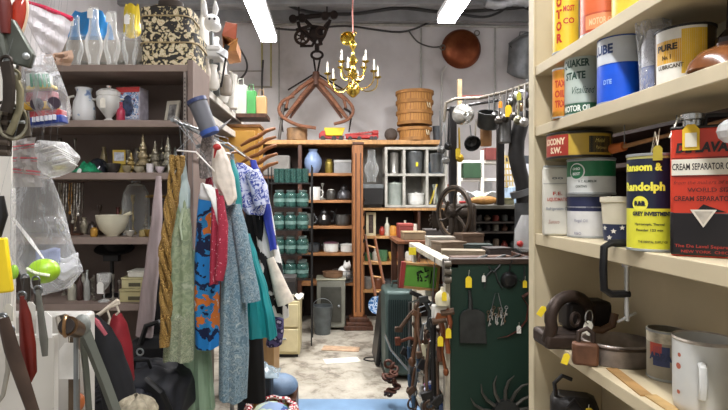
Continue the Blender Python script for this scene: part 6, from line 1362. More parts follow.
obj('tie_straps', drape([(160, 182, 185), (178, 179, 187), (190, 174, 190), (206, 176, 190), (214, 181, 187)], 1.95, .03, 4, .15, 4), glass('#b7c9c6', .75, .5), t)
obj('tie_end', MB().tube([P(183, 208, 1.9), P(180, 225, 1.9), P(182, 240, 1.89)], [.006, .005, .003], 6), M('#a7b59b', .8), t)
garment('pale_green_skirt', 'pale green sheer long skirt showing below the green dress', 'skirt', 2.12, [(250, 182, 206), (330, 181, 209), (370, 180, 212), (409, 179, 215)], M('#87a085', .7, 0, .14, 5, stretch=(8, 8, 1)), 8, .2, .04, 5)
# printed jacket
t = garment('printed_jacket', 'bright blue, orange, black and white printed jacket with white collar', 'jacket', 2.05, [(187, 203, 213), (194, 199, 219), (220, 197, 221), (260, 195, 220), (300, 195, 219), (346, 196, 220)], art_mat(), 4, .09, .05, 6)
obj('collar', MB().grid(lambda u, v: P(202+13*u+8*v, 183+10*v+44*u*v+5*u, 1.88-.012*math.sin(PI*v)), 8, 10), M('#dddcd8', .7, 0, .05), t, solid=.006)
obj('collar', MB().grid(lambda u, v: P(201+11*u-2*v, 183+16*v+2*u, 1.885), 5, 5), M('#cfcecd', .7, 0, .05), t, solid=.006)
t = garment('red_blouse', 'raspberry red blouse with tiny white flowers hanging between jacket and blue dress', 'blouse', 1.9, [(189, 214, 218), (200, 212, 220), (240, 211, 220), (270, 210, 219), (284, 210, 218)], redf, 4, .12, .03, 7)
obj('sleeve', MB().tube([P(220, 196, 1.87), P(223, 225, 1.86), P(222, 262, 1.86), P(219, 280, 1.86)], [.013, .019, .019, .016], 10), redf, t)
t = garment('paisley_dress', 'long grey-blue paisley dress in the middle of the hanging clothes', 'dress', 1.99, [(196, 226, 234), (215, 225, 238), (250, 223, 243), (300, 221, 247), (350, 219, 249), (398, 219, 247)], pais, 6, .15, .05, 8)
obj('sleeve', MB().tube([P(235, 205, 1.96), P(240, 230, 1.95), P(245, 262, 1.95), P(250, 290, 1.95), P(251, 301, 1.95)], [.02, .028, .03, .034, .036], 12), pais, t)
garment('lace_camisole', 'cream lace camisole hanging at the front top of the clothes', 'top', 1.92, [(142, 215, 219), (150, 213, 225), (165, 212, 231), (180, 213, 235), (198, 222, 237), (204, 227, 234)], lace, 5, .14, .03, 9)
obj('red_ribbon', MB().ball(P(217, 147, 1.86), (.015, .008, .012), 10, 8).tube([P(216, 148, 1.86), P(214, 158, 1.87)], [.006, .002], 6), red, [o for o in C.objects if o.name == 'lace_camisole'][0])
garment('crimson_tag_cloth', 'small crimson patterned cloth showing left of the lace camisole', 'scarf', 2.0, [(168, 207, 211), (180, 206, 214), (190, 204, 212)], redf, 3, .1, .02, 10)
t = garment('floral_blouse', 'blue and white floral blouse with short sleeve above the teal skirt', 'blouse', 2.25, [(163, 236, 244), (170, 233, 254), (185, 234, 262), (205, 240, 266), (214, 246, 264)], bluf, 4, .12, .04, 11)
obj('sleeve', MB().tube([P(252, 172, 2.2), P(259, 188, 2.19), P(262, 205, 2.19)], [.03, .038, .034], 12), bluf, t)
garment('aqua_top', 'narrow aqua green top between lace camisole and the floral blouse', 'top', 2.08, [(160, 231, 234), (175, 230, 239), (200, 232, 242), (220, 234, 242)], M('#1c8486', .6, 0, .2, 12), 3, .12, .03, 12)
garment('black_dress', 'black dress showing between the grey-blue dress and white printed dress', 'dress', 2.45, [(190, 246, 256), (220, 245, 262), (270, 246, 268), (300, 245, 266), (330, 244, 262)], blk, 5, .12, .04, 13)
garment('teal_skirt', 'bright teal full skirt hanging at the right of the clothes', 'skirt', 2.2, [(234, 243, 250), (255, 243, 257), (290, 243, 268), (320, 240, 275), (336, 239, 277)], teal, 8, .3, .055, 14)
t = garment('white_black_dress', 'white dress with black print and lacy hem at the right edge of clothes', 'dress', 2.36, [(168, 254, 260), (190, 254, 268), (230, 256, 275), (270, 260, 283), (300, 266, 288), (316, 270, 289)], bw_, 5, .12, .04, 15)
obj('lace_sleeve', MB().tube([P(270, 258, 2.28), P(276, 275, 2.27), P(281, 290, 2.27), P(286, 303, 2.27)], [.016, .026, .034, .04], 12), M('#cfc5b6', .8, 0, .15, 30, .3), t)
for rows_ in ([(196, 253, 262), (212, 252, 267), (232, 255, 266), (240, 259, 264)], [(252, 270, 275), (262, 264, 277), (280, 263, 276), (290, 268, 275)], [(292, 276, 284), (302, 272, 286), (312, 276, 285)]):
    obj('black_patch', drape(rows_, 2.36, .046, 5, .12, 15), blk, t)
garment('royal_scarf', 'royal blue satin scarf hanging down the right edge of floral blouse', 'scarf', 2.3, [(160, 250, 256), (185, 256, 266), (215, 263, 272), (250, 270, 277)], royal, 3, .12, .025, 16)
garment('navy_floral_dress', 'dark purple flowered dress hem below the teal skirt', 'dress', 2.75, [(240, 262, 272), (290, 268, 283), (330, 268, 284), (345, 266, 282)], pattern('navy_floral', [(0, '#b0a8c0'), (.3, '#2e2a4d'), (.6, '#5a5280'), (1, '#2e2a4d')], 40, 'voronoi'), 4, .1, .03, 17)
garment('dark_coat', 'long black coat hanging behind the teal skirt', 'coat', 2.9, [(300, 240, 262), (340, 238, 263), (380, 238, 265), (400, 240, 266)], blk, 4, .1, .04, 18)
# grey canister with blue rim and grey tweed sleeve
t = thing('rolled_tube', 'grey rolled tube with navy rim hanging above the clothes', 'tube'); Yc = 1.9
a, b = P(197, 101, Yc), P(210, 133, Yc); kk = W(1, Yc)
obj('body', MB().tube([a, b], [9.5*kk, 8.5*kk], 24), M('#5f6066', .6, .2, .12, 10), t)
d_ = (b-a).normalized()
obj('rim', MB().tube([a-d_*.006, a+d_*.008], [10.2*kk]*2, 24), M('#27345f', .5), t); obj('rim', MB().tube([b-d_*.012, b+d_*.005], [9.6*kk, 9.3*kk], 24), M('#2b4a92', .5), t)
obj('clip', MB().tube([b, Vector((-.565, Yc+.02, ZR-.0))], .004, 5), gal, t)
garment('tweed_scarf', 'grey speckled tweed scarf hanging under the navy-rimmed tube', 'scarf', 1.97, [(133, 203, 214), (145, 201, 214), (160, 199, 213), (178, 200, 212)], pattern('tweed', [(0, '#4d4745'), (.4, '#8c827d'), (.55, '#5c5552'), (.7, '#a89d97')], 60, 'noise', .9, 0, (1, 1, 1), False), 4, .1, .03, 19)
t = thing('metal_spatula', 'flat grey plastic blade sticking right from the navy-rimmed tube', 'blade')
obj('blade', MB().tube([P(210, 134, 1.98), P(222, 127, 2.0), P(231, 119, 2.02)], [.012, .02, .004], 8, flat=.3), M('#a5a3a5', .4, .3), t)
# basket with gingham cloth and plastic at the bottom
Y = 3.1
t = thing('fabric_basket', 'wicker basket lined with red gingham cloth at the foot of the clothes', 'basket'); q = P(271, 418, Y)
obj('basket', MB().lathe([(0, -.18), (.13, -.18), (.16, .05), (.15, .05), (.12, -.16), (0, -.16)], q, 28, cap=False), bk, t)
obj('gingham_cloth', MB().grid(lambda u, v: q+Vector(((.115+.055*v+.012*math.sin(9*2*PI*u))*math.cos(2*PI*u)*1.02, (.115+.055*v+.01*math.sin(9*2*PI*u))*math.sin(2*PI*u), .07-.0*v+.03*math.sin(PI*v)-.12*v*v)), 60, 8, True), pattern('gingham', [(0, '#b02433'), (.5, '#e4dcd6')], 55, 'check', .8), t, solid=.003)
obj('patchwork_cloth', MB().ball(q+Vector((0, 0, .035)), (.11, .11, .05)), pattern('patchwork', [(0, '#2f6a45'), (.3, '#7a8fb0'), (.5, '#b8c4a8'), (.7, '#2d4a80'), (.85, '#a33444')], 14, 'cell', .8, .1), t)
solo('blue_cloth_bag', 'blue-grey cloth bundle in clear plastic above the gingham basket', 'bundle', MB().ball((0, 0, .07), (.13, .1, .075), 20, 12), M('#7289a3', .5, 0, .2, 14, .3), loc=(PX(279, 3.5), 3.5, PZ(395, 3.5)))
t = thing('storage_crate', 'dark crate under the blue-grey cloth bundle', 'crate', None, (PX(276, 3.5), 3.55, 0)); obj('body', MB().box(-.16, .14, -.13, .14, 0, PZ(395, 3.5)-.001), dwood, t, bev=.005)
solo('clear_plastic_wrap', 'crumpled clear plastic sheet lying over the dark cloths at the foot of clothes', 'plastic', MB().grid(lambda u, v: Vector(((u-.5)*.26, (v-.5)*.2, .05*math.sin(PI*u)*math.sin(PI*v)*(1+.6*math.sin(13*u+5*v)*math.sin(9*v)))), 20, 14), glass('#9fb0b8', .5, .1), loc=(PX(259, 3.3), 3.32, PZ(374, 3.3)), solid=.002)
t = thing('dark_box', 'dark box under the crumpled clear plastic', 'box', None, (PX(259, 3.3), 3.32, 0)); obj('body', MB().box(-.13, .08, -.07, .1, 0, PZ(374, 3.3)-.004), M('#26323d', .6, 0, .15), t, bev=.01)
t = thing('tan_cupboard', 'light tan wooden cupboard side behind the long black coat', 'cupboard'); Y = 4.2
obj('body', MB().box(PX(240, Y), PX(274, Y), Y, Y+.45, .03, PZ(298, Y)), M('#a07c4e', .55, 0, .15, 5, stretch=(6, 6, 1)), t, bev=.005); obj('plinth', MB().box(PX(240, Y)+.01, PX(274, Y)-.01, Y+.01, Y+.44, 0, .03), dwood, t)
obj('door', MB().box(PX(242, Y), PX(258, Y), Y-.012, Y-.001, .06, PZ(302, Y)), M('#a98455', .5, 0, .15, 5), t, bev=.003)
# ================================================================ left foreground
wp = M('#cfcbc2', .6, 0, .05, 4)
YP = 1.25
t = thing('white_display_panel', 'white hinged display panel standing at the left edge behind hanging tools', 'panel')
obj('upper_panel', MB().box(-1.3, PX(11, YP), YP, YP+.02, 1.22, 2.6), wp, t); obj('lower_panel', MB().box(-1.3, PX(54, YP), YP, YP+.02, 0, 1.219), wp, t)
t = thing('white_board', 'white upright board behind the hanging tools at the lower left', 'board'); Y = 1.42
obj('body', MB().box(-1.4, PX(88, Y), Y, Y+.05, 0, PZ(314, Y)), M('#c9c6bf', .5, 0, .06, 5), t, bev=.01)
# overhead rail holding bags and tools
t = thing('hook_rail', 'steel rail overhead at the left holding bags and tools', 'rail')
ZH = 2.06
obj('bar', MB().tube([(-1.2, 1.0, ZH), (-.30, 1.0, ZH)], .01, 8), steel, t); obj('bracket', MB().tube([(-.9, 1.0, ZH), (-.9, YP-.001, ZH)], .008, 8), steel, t)
obj('bracket', MB().tube([(-.31, 1.0, ZH), (-.31, 1.0, 3.97)], .005, 8), steel, t)
def string(t, q, n_='string', z=ZH, r=.00018): obj(n_, MB().tube([q, Vector((q.x, 1.0, z))], r, 4), gal, t)
plas = glassy('#eceef0', .14, .75, .1, .7, 14); plas2 = glassy('#e6e6e4', .3, .9, .12, .8, 18)
def sheetbag(rows, Y, d, seed=0, m=16, n=18, puff=.0):
    """two-sided plastic bag from (x_left, y_left, x_right, y_right) rows"""
    rnd = random.Random(seed); a1, a2 = rnd.uniform(0, 6), rnd.uniform(0, 6)
    def row(v):
        f = v*(len(rows)-1); i = min(int(f), len(rows)-2); k = f-i
        return [rows[i][j]+(rows[i+1][j]-rows[i][j])*k for j in range(4)]
    def side(sg):
        def fn(u, v):
            r = row(v); x = r[0]+(r[2]-r[0])*u; y = r[1]+(r[3]-r[1])*u
            w = math.sin(PI*u)**.6*math.sin(PI*min(.97, max(.03, v)))**.5
            q = P(x, y, Y); q.y += sg*d*w+.006*math.sin(11*u+5*v+a1)*w+.005*math.sin(17*v-7*u+a2)*w; return q
        return fn
    return MB().grid(side(-1), n, m).grid(side(1), n, m)
# zip bag with red zipper, top
t = thing('zip_bag', 'clear zip bag with bright red zipper strip at the top left', 'bag')
Yb = 1.0
obj('plastic', sheetbag([(20, 1, 71, 19), (26, 20, 70, 30), (35, 40, 66, 42), (42, 52, 60, 56)], Yb, .015, 1), glassy('#e6e2e4', .5, .95, .12, .5, 10), t)
obj('zipper', MB().tube([P(20, 1, Yb), P(45, 8, Yb), P(72, 19, Yb)], .005, 8), M('#c22347', .4), t)
obj('tan_strip', sheetbag([(44, 55, 72, 50), (43, 60, 74, 58), (46, 64, 70, 66)], Yb, .004, 2, 6, 8), M('#b09079', .7, 0, .1), t)
string(t, P(45, 8, Yb))
# red glazed spoon/float
t = thing('red_float', 'glossy red oval wooden float with cream edge hanging at the top left', 'float'); Yf = .92
a = P(17, 20, Yf); obj('body', MB().ball((0, 0, 0), (.017, .012, .045), 20, 14), M('#a8331f', .2, .1, .15, 30, coat=.6), t).matrix_basis = Matrix.Translation(a) @ Matrix.Rotation(.25, 4, 'Y')
obj('edge', MB().tube([a+RY(.25)@Vector((.017*math.cos(q_), -.002, .045*math.sin(q_))) for q_ in [PI*(i-6)/12 for i in range(13)]], .0025, 6), M('#d8bfa0', .4), t)
string(t, a+Vector((.008, 0, .045)))
t = thing('dark_red_tool', 'dark red handle at the very top left corner', 'tool'); obj('body', MB().tube([P(2, -6, .9), P(4, 10, .9), P(6, 34, .9)], [.012, .013, .008], 10), M('#5b1d18', .4), t); string(t, P(2, -6, .9))
# metal clamp cluster
t = thing('grey_clamp', 'grey-green metal latch clamp hanging below the red float', 'clamp'); Yf = .9; gm = M('#5f625a', .45, .6, .2, 20)
obj('body', MB().prism([(-.03, -.03), (.022, -.045), (.03, -.02), (-.005, .04), (-.032, .045)], .012, Matrix.Translation(P(16, 42, Yf))), gm, t, bev=.003)
obj('lever', MB().tube([P(2, 34, Yf), P(4, 48, Yf), P(7, 62, Yf)], [.006, .008, .006], 8), gm, t); obj('pin', MB().ball(P(8, 61, Yf-.01), .008, 10, 8), steel, t); obj('pin', MB().ball(P(26, 56, Yf-.01), .006, 10, 8), steel, t)
string(t, P(10, 32, Yf))
for i, (n_, l_, pts, r_, c_) in enumerate((('iron_strap', 'long dark iron strap hinge hanging left of the toy bag', [(6, 62), (9, 80), (9, 100), (6, 112)], .011, '#3a332d'), ('brass_buckle', 'brass-grey oval buckle ring hanging left of the toy bag', [(14, 76), (20, 90), (20, 108), (14, 124), (9, 134)], .007, '#8a8368'), ('hinge_plate', 'brown ribbed iron hinge plates at the left edge', [(2, 108), (3, 130), (2, 156)], .017, '#3d342d'), ('steel_hook', 'grey steel hook beside the toy bag', [(12, 66), (17, 76), (24, 84), (22, 98)], .006, '#77756c'))):
    t = thing(n_, l_, 'hardware'); Yf = .88+.012*i; m_ = M(c_, .45, .6, .25, 25, .2)
    obj('body', MB().tube([P(x, y, Yf) for x, y in pts], r_, 8, flat=.5), m_, t); obj('eye', MB().ring(P(*pts[0], Yf), .010, .003, 12), m_, t)
    if i == 2:
        for j in range(5): obj('rib', MB().tube([P(-3, 112+10*j, Yf-.008), P(9, 113+10*j, Yf-.008)], .005, 6), M('#5a5046', .4, .6), t)
    string(t, P(*pts[0], Yf))
t = thing('buckle_ring', 'oval metal buckle with crossbar hanging under the steel hook', 'buckle'); q = P(13, 122, .9)
obj('ring', MB().ring(q, .022, .004, 20, RZ(.4), sz=1.3), M('#8f8a78', .3, .8), t); obj('bar', MB().tube([q-Vector((.02, 0, 0)), q+Vector((.02, 0, 0))], .003, 6), steel, t); obj('plate', MB().prism([(-.012, -.03), (.02, -.022), (.016, .02), (-.014, .026)], .005, Matrix.Translation(q+Vector((.006, .006, 0)))), M('#4d453a', .5, .5), t); string(t, q+Vector((0, 0, .03)))
# toy in bag
t = thing('toy_bag', 'clear bag holding a yellow, red and blue toy cart with green strips', 'bag'); Yt = .98
obj('plastic', sheetbag([(22, 62, 52, 54), (22, 75, 58, 70), (24, 95, 66, 90), (26, 116, 72, 112), (34, 128, 68, 124)], Yt, .03, 3), plas, t)
def tp(x0, y0, x1, y1, c_, nm, dd=0., sl=.08, d=.012):
    a_, b_ = P(x0, y0, Yt), P(x1, y1, Yt); z_ = (a_.z+b_.z)/2
    m_ = MB().box(a_.x, b_.x, Yt-d+dd, Yt+d+dd, b_.z, a_.z, RY(-sl)); return obj(nm, m_, M(c_, .4, 0, .12, 25), t, bev=.002)
tp(29, 74, 50, 87, '#c9cbc6', 'white_card')
for i in range(5): obj('green_strip', MB().tube([P(31+4*i, 74, Yt-.016), P(32+4.4*i, 87, Yt-.016)], .0028, 6), M(['#3f8f6a', '#5aa07d'][i % 2], .5), t)
tp(22, 87, 56, 91, '#d9b92c', 'yellow_roof', -.004); tp(27, 92, 55, 103, '#a34a52', 'red_seat', .004); tp(24, 103, 58, 111, '#d8a82a', 'yellow_side', -.004, .05)
tp(28, 112, 66, 120, '#b03b40', 'red_base', -.006); tp(28, 118, 68, 126, '#2b3f8a', 'blue_base', -.01, .1)
for x, y in ((37, 104), (54, 103)): obj('wheel', MB().tube([P(x, y, Yt-.022), P(x, y, Yt-.008)], .0115, 16), M('#3a2c3a', .4), t)
for i in range(6): obj('white_block', MB().box(P(40+4*i, 121, Yt).x, P(42.6+4*i, 121, Yt).x, Yt-.0265, Yt-.0225, P(0, 124-.5*i, Yt).z, P(0, 119-.5*i, Yt).z), M('#d5d5dc', .5), t)
string(t, P(36, 58, Yt))
# stacked zip bags with red lines
for i in range(3):
    t = thing('small_zip_bag', ['topmost of three small clear zip bags with pink lines below the toy bag', 'middle of three small zip bags with pink lines', 'lowest of three small zip bags with pink lines'][i], 'bag', 'small zip bags on the panel edge'); Yz = 1.06-.02*i; o = 22*0+11*i
    obj('plastic', sheetbag([(13, 140+o, 36-3*i, 137+o), (13, 150+o, 34, 148+o), (13, 165+o, 38+i*3, 165+o)], Yz, .004, 5+i, 8, 10), M('#c9c5c2', .3, 0, .06, 12, alpha=.5), t)
    obj('zip_line', MB().tube([P(13, 147+o, Yz-.006), P(34+3*i, 144+o+i*3, Yz-.006)], .0016, 5), M('#c25a62', .5), t); obj('zip_line', MB().tube([P(13, 150+o, Yz-.006), P(34+3*i, 147+o+i*3, Yz-.006)], .0012, 5), M('#c98086', .5), t)
    string(t, P(24, 139+o, Yz))
# crumpled bag
t = thing('crumpled_bag', 'bunched clear plastic bag with white highlights before the third shelf', 'bag'); Yk = 1.1
obj('plastic', sheetbag([(34, 148, 40, 140), (36, 158, 66, 142), (38, 168, 80, 156), (46, 176, 74, 168), (50, 178, 60, 176)], Yk, .035, 8), plas2, t)
for i in range(5): obj('fold_highlight', MB().tube([P(40+3*i, 150+4*i, Yk-.04), P(54+4*i, 146+4*i, Yk-.045), P(70+i*2, 154+3*i, Yk-.035)], [.0015, .003, .001], 6), M('#e3e3e0', .3, 0, 0, alpha=.7), t)  # near-white tubes paint the highlights along the creases of the plastic
string(t, P(38, 145, Yk))
# big clear bag with lime ball
t = thing('large_clear_bag', 'large clear plastic bag hanging at left with lavender paper inside', 'bag'); Yl = 1.12
obj('plastic', sheetbag([(13, 168, 48, 166), (12, 200, 56, 190), (12, 230, 66, 220), (12, 258, 74, 248), (24, 280, 84, 270), (40, 296, 70, 288)], Yl, .05, 10, 22, 20), plas, t)
obj('white_fold', MB().tube([P(13, 218, Yl-.055), P(30, 240, Yl-.065), P(46, 262, Yl-.055)], [.004, .006, .002], 6, flat=.4), M('#e4e3e0', .3, 0, 0, alpha=.8), t)
obj('lavender_paper', MB().grid(lambda u, v: P(36+24*u, 249+14*v+1.5*math.sin(6*u), Yl+.012), 8, 5), M('#8f9ac4', .6, 0, .12), t, solid=.003)
obj('white_paper', MB().grid(lambda u, v: P(58+20*u, 256+22*v+3*math.sin(5*u), Yl+.016+.004*math.sin(9*v)), 8, 6), M('#cfcfd4', .6, 0, .2, 20), t, solid=.003)
string(t, P(30, 170, Yl))
t = thing('lime_ball', 'lime green toy ball with white band hanging in the clear bag', 'ball'); q = P(44, 271, 1.02); obj('body', MB().ball(q, (.030, .026, .024), 20, 14), M('#9ac42a', .35, 0, .12, 20), t)
obj('band', MB().tube([q+Vector((-.02, -.024, .008)), q+Vector((.0, -.029, .0)), q+Vector((.022, -.02, -.006))], .003, 6), M('#dfe6c8', .4), t); string(t, q+Vector((0, 0, .025)))
t = thing('lime_tag', 'small lime green tag beside the yellow handle', 'tag'); q = P(14, 272, .98); obj('body', MB().ball(q, (.009, .006, .014), 10, 8), M('#8fbf35', .4), t); string(t, q)
# yellow handle
t = thing('yellow_tool', 'flat bright yellow tool handle with black grip at the left edge', 'handle'); Yy = .8
obj('handle', MB().box(P(-8, 0, Yy).x, P(10.5, 0, Yy).x, Yy-.004, Yy+.004, PZ(293, Yy), PZ(238, Yy), RY(-.12)), M('#e6c81c', .35), t, bev=.003); obj('grip', MB().tube([P(-4, 236, Yy), P(1, 215, Yy), P(0, 196, Yy)], [.008, .01, .006], 8), black, t); string(t, P(0, 196, Yy))
# hanging wooden/iron tools in front of the white panel
TL2 = [('red_wood_handle', 'dark red lacquered wooden spindle hanging in front of the white panel', [(22, 296), (25, 315), (28, 345), (29, 372), (28, 382)], [.004, .010, .013, .013, .006], '#6b231c', .85),
 ('slim_knife', 'slim grey blade hanging right of the dark red spindle', [(38, 290), (41, 315), (44, 340), (45, 356)], [.004, .006, .0075, .005], '#6f7068', .9),
 ('long_iron_shear', 'long brown iron shear blade slanting across the lower left corner', [(3, 318), (12, 350), (24, 385), (36, 420)], [.010, .013, .012, .010], '#4a3a30', .82),
 ('iron_shear_arm', 'second brown iron shear arm left of the long slanting blade', [(10, 330), (20, 365), (31, 400), (38, 424)], [.007, .008, .008, .008], '#6a5443', .86),
 ('curved_sickle', 'curved pale steel sickle at the bottom left corner', [(2, 320), (8, 345), (8, 370), (3, 395), (-6, 408)], [.003, .0045, .0045, .004, .003], '#9b978c', .88),
 ('hanging_pliers', 'dark iron pliers hanging beneath the clear bag', [(25, 278), (27, 296), (24, 310)], [.009, .007, .006], '#3d3731', .95),
 ('iron_scissors', 'dark iron scissors hanging beside the white tag', [(36, 280), (38, 296), (36, 308)], [.008, .006, .005], '#4a443c', .97)]
for i, (n_, l_, pts, rs, c_, Yh) in enumerate(TL2):
    t = thing(n_, l_, 'tool'); m_ = M(c_, .4 if i else .3, .4, .2, 20)
    obj('body', MB().tube([P(x, y, Yh) for x, y in pts], rs, 10, flat=.7 if i not in (2, 3) else .4), m_, t)
    e = P(*pts[0], Yh); obj('eye', MB().ring(e, .007, .002, 12), gal, t); string(t, e)
for i, (x, y, s_, c_, l_, rz_) in enumerate(((44, 312, .045, '#e3e2dc', 'white paper tag hanging above the grey blade', .1), (30, 302, .03, '#c9c6bd', 'grey plastic tag by the dark iron pliers', -.2), (8, 304, .03, '#d8d4c6', 'cream tag at far left among the tools', 0.))):
    t = solo('paper_tag', l_, 'tag', MB().prism([(-s_*.3, -s_), (s_*.3, -s_), (s_*.3, -s_*.2), (s_*.1, 0), (-s_*.1, 0), (-s_*.3, -s_*.2)], .0012, Matrix.Translation(P(x, y, .9))), M(c_, .7, 0, .04), 'paper tags among the tools')
    obj('string', MB().tube([P(x, y, .9), Vector((PX(x, .9), 1.0, ZH))], .00018, 4), gal, t)
# copper-brown roll on grey iron bracket, long bar with paper tag
t = thing('copper_horn', 'brown metal horn end resting on the top of the iron bar', 'horn'); q = P(68, 326, 1.15)
obj('body', MB().tube([P(78, 330, 1.2), q], [.018, .022], 20), M('#6b5138', .35, .7, .2), t); obj('lip', MB().ring(P(66, 326, 1.145), .022, .004, 24, RZ(-1.3)), M('#8a6a48', .3, .7), t); obj('mouth', MB().tube([P(66.8, 326, 1.146), P(66.3, 326, 1.142)], .017, 18), M('#241a14', .7), t)
obj('stand_rod', MB().tube([P(76, 330, 1.19), Vector((PX(76, 1.19), 1.19, 0))], .006, 6), gal, t); obj('strap', MB().tube([P(60, 328, 1.15), P(58, 318, 1.2), P(66, 316, 1.2)], .006, 6), M('#8f877a', .5, .3), t)
t = thing('iron_bar', 'tall brown iron bar standing upright before the white cabinet', 'bar', None); Yq = 1.25
obj('body', MB().box(PX(69, Yq), PX(76, Yq), Yq-.006, Yq+.006, .0, PZ(334, Yq), None), M('#5c4c3c', .45, .5, .25, 20), t, bev=.003); obj('edge', MB().box(PX(76, Yq)+.0005, PX(78.5, Yq), Yq-.01, Yq+.008, 0, PZ(336, Yq)), M('#77685a', .4, .5), t)
price_tag(t, P(69, 343, Yq-.03), .085, '#e6e4de', string=.03)
# folding chair slats / grey strap, sleeve
t = thing('grey_frame_arm', 'grey-green flat metal arm of a folding frame slanting down at the left', 'frame'); Yg = 1.3; gg = M('#5f6259', .55, .2, .12, 8)
obj('arm', MB().tube([P(84, 332, Yg), P(92, 350, Yg), P(104, 380, Yg), P(118, 418, Yg)], [.018, .015, .015, .015], 4, flat=.6), gg, t)
obj('hinge_head', MB().ball(P(82, 326, Yg), (.022, .018, .03), 12, 8), M('#7a7d78', .5, .3), t)
obj('rear_arm', MB().tube([P(82, 335, Yg+.05), P(86, 370, Yg+.05), P(90, 425, Yg+.05)], .009, 4), gg, t)
obj('leg', MB().tube([P(118, 418, Yg), Vector((PX(130, Yg), Yg, 0))], .012, 6), gg, t)
t = thing('orange_gourd', 'small orange-brown wooden object low beside the iron bar', 'ornament'); q = P(78, 402, 1.4); obj('body', MB().ball(q, (.018, .015, .025), 14, 10), M('#b8693a', .5, 0, .15), t); obj('stand', MB().tube([q-Vector((0, 0, .02)), Vector((q.x, q.y, 0))], .006, 6), dark, t)
t = thing('plastic_hanger', 'cream plastic hanger carrying the red jacket', 'hanger'); Yn = 1.75
obj('arm', MB().tube([P(86, 322, Yn), P(100, 314, Yn), P(118, 300, Yn)], .007, 8), M('#d8cdbb', .4), t); obj('arm', MB().tube([P(118, 300, Yn), P(119, 303, Yn), P(112, 306, Yn)], .006, 8), M('#d8cdbb', .4), t)
obj('hook', MB().tube([P(107, 309, Yn), P(110, 318, Yn), P(108, 325, Yn)], .004, 6), M('#c9bfae', .4), t); obj('hook', MB().tube([P(116, 304, Yn), P(119, 312, Yn), P(116, 315, Yn)], .004, 6), M('#c9bfae', .4), t)
t = thing('red_jacket', 'dark red jacket sleeve hanging from cream plastic hanger', 'jacket')
obj('body', drape([(314, 114, 121), (325, 108, 127), (350, 110, 132), (372, 120, 133), (380, 126, 133)], 1.8, .035, 4, .1, 31), M('#8d1a26', .75, 0, .12, 8), t)
t = thing('black_jacket', 'black jacket with pinkish collar hanging left of the red one', 'jacket')
obj('body', drape([(316, 90, 97), (330, 88, 112), (350, 92, 122), (380, 100, 132), (410, 104, 140)], 1.72, .04, 4, .1, 32), M('#16171b', .8, 0, .15, 8), t)
obj('collar', MB().tube([P(90, 316, 1.67), P(97, 322, 1.66), P(106, 335, 1.66)], [.006, .008, .006], 6), M('#a8525c', .7), t)
t = thing('black_backpack', 'large rounded black backpack lying at the lower left', 'backpack'); Yk = 2.0
fab = M('#191b22', .7, 0, .15, 12)
q = P(141, 396, Yk)
def lump(c, r, seed=0, p=.55, wr=.05):
    c = Vector(c); rnd = random.Random(seed); a0, a1 = rnd.uniform(0, 6), rnd.uniform(0, 6)
    sp = lambda v: abs(v)**p*(1 if v > 0 else -1)
    def fn(u, w):
        a = 2*PI*u; b = (w-.5)*PI*.98; k = 1+wr*math.sin(5*a+a0+4*b)+wr*.7*math.sin(9*a-7*b+a1)
        return c+Vector((r[0]*sp(math.cos(a))*sp(math.cos(b))*k, r[1]*sp(math.sin(a))*sp(math.cos(b))*k, r[2]*sp(math.sin(b))*k))
    m = MB().grid(fn, 48, 28, True); m.f += [tuple(range(47, -1, -1)), tuple(27*48+i for i in range(48))]; return m
obj('body', lump(q-Vector((0, -.05, -.0)), (.18, .13, .11), 1), fab, t)
obj('front_pocket', lump(q+Vector((-.05, -.05, -.015)), (.12, .10, .075), 2), M('#22242d', .6, 0, .12, 10), t)
obj('grab_loop', MB().tube([q+Vector((-.03, 0, .1)), q+Vector((-.02, -.01, .14)), q+Vector((.03, -.01, .14)), q+Vector((.04, 0, .1))], .007, 6), black, t)
obj('strap', MB().tube([q+Vector((.05, -.09, .1)), q+Vector((.12, -.12, .06)), q+Vector((.17, -.12, -.05)), q+Vector((.18, -.1, -.12))], .014, 6, flat=.4), black, t)
obj('zip', MB().tube([q+Vector((-.15+.025*i, -.15+.004*abs(i-4), .01+.045*math.sin(i/9*PI))) for i in range(10)], .0035, 6), M('#3c3f4a', .4, .3), t)
obj('stand_base', MB().box(q.x-.14, q.x+.12, Yk-.05, Yk+.12, 0, q.z-.08), dark, t, bev=.02)
t = thing('black_shoulder_bag', 'black strapped bag standing behind the backpack', 'bag'); Yk = 2.3; q = P(158, 352, Yk)
obj('body', MB().box(q.x-.13, q.x+.1, Yk-.02, Yk+.12, q.z-.16, q.z+.06), M('#131317', .6, 0, .15), t, bev=.04); obj('strap', MB().tube([P(140, 345, Yk-.03), P(146, 326, Yk-.03), P(158, 322, Yk-.03), P(168, 334, Yk-.03), P(170, 352, Yk-.03)], .012, 8), black, t)
obj('buckle', MB().ring(P(140, 352, Yk-.05), .014, .004, 14), steel, t); obj('lower_body', MB().box(q.x-.12, q.x+.09, Yk+.0, Yk+.1, 0, q.z-.165), black, t)
solo('fur_collar', 'off-white furry bundle at the bottom left in front of the backpack', 'fur', MB().grid(lambda u, v: P(137, 412, 1.6)+Vector(((.055+.012*math.sin(9*2*PI*u+7*v))*math.cos(2*PI*u)*math.sin(PI*(.05+.9*v)), .05*math.sin(2*PI*u)*math.sin(PI*(.05+.9*v)), .05*math.cos(PI*(.05+.9*v))+.006*math.sin(25*u))), 40, 16, True), M('#a39a84', .95, 0, .3, 40, .6))
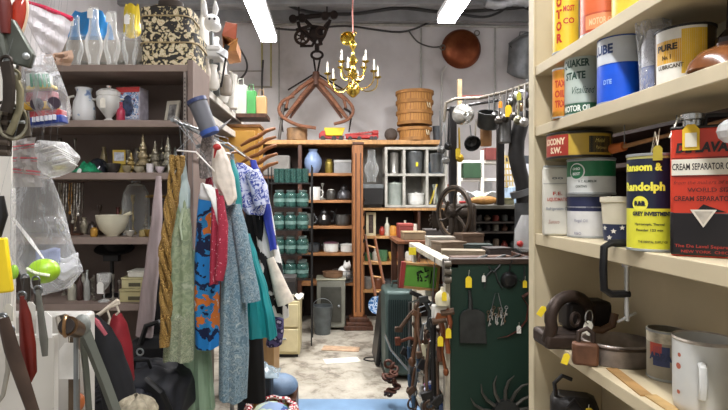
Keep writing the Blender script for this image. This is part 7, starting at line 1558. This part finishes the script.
# ================================================================ put every world-built thing's origin at its base
from mathutils import Vector as _V
bpy.context.view_layer.update()
def tree(o):
    yield o
    for c in o.children: yield from tree(c)
for o in list(C.objects):
    if o.parent is None and tuple(o.location) == (0, 0, 0) and o.type in ('EMPTY', 'MESH') and o.get('kind') != 'structure':
        ms = [c for c in tree(o) if c.type == 'MESH']
        if not ms: continue
        pts = [c.matrix_world @ v.co for c in ms for v in c.data.vertices]
        c0 = _V(((min(p.x for p in pts)+max(p.x for p in pts))/2, (min(p.y for p in pts)+max(p.y for p in pts))/2, min(p.z for p in pts)))
        for c in ms:
            if c.matrix_basis != Matrix.Identity(4) and c is not o: c.matrix_basis = Matrix.Translation(-c0) @ c.matrix_basis
            else: c.data.transform(Matrix.Translation(-c0))
        o.location = c0
# ================================================================ light
def area(x, y, z, sx, sy, e, col=(1, .98, .94), rot=(0, 0, 0)):
    l = bpy.data.lights.new('tube_glow', 'AREA'); l.shape = 'RECTANGLE'; l.size = sx; l.size_y = sy; l.energy = e; l.color = col
    o = bpy.data.objects.new('tube_glow', l); C.objects.link(o); o.location = (x, y, z); o.rotation_euler = rot; return o
area(-.66, 4.4, 3.20, .14, 2.4, 90)
area(1.12, 3.8, 3.20, .14, 2.4, 90)
area(.1, .25, 3.20, .14, 2.3, 30)
w = bpy.data.worlds.new('w'); bpy.context.scene.world = w; w.use_nodes = True
w.node_tree.nodes['Background'].inputs[0].default_value = (1, .97, .93, 1); w.node_tree.nodes['Background'].inputs[1].default_value = .52
# ================================================================ camera
cam = bpy.data.cameras.new('camera'); co = bpy.data.objects.new('camera', cam); C.objects.link(co)
co.location = (0, 0, CZ); co.rotation_euler = (PI/2, 0, 0)
cam.sensor_width = 36; cam.lens = F/728*36; cam.shift_x = (364-VX)/728; cam.shift_y = -(205-VY)/728; cam.clip_start = .05
sc = bpy.context.scene; sc.camera = co
sc.view_settings.view_transform = 'Standard'; sc.view_settings.look = 'None'; sc.view_settings.gamma = 1; sc.view_settings.exposure = 0.06
sc.view_settings.use_curve_mapping = False
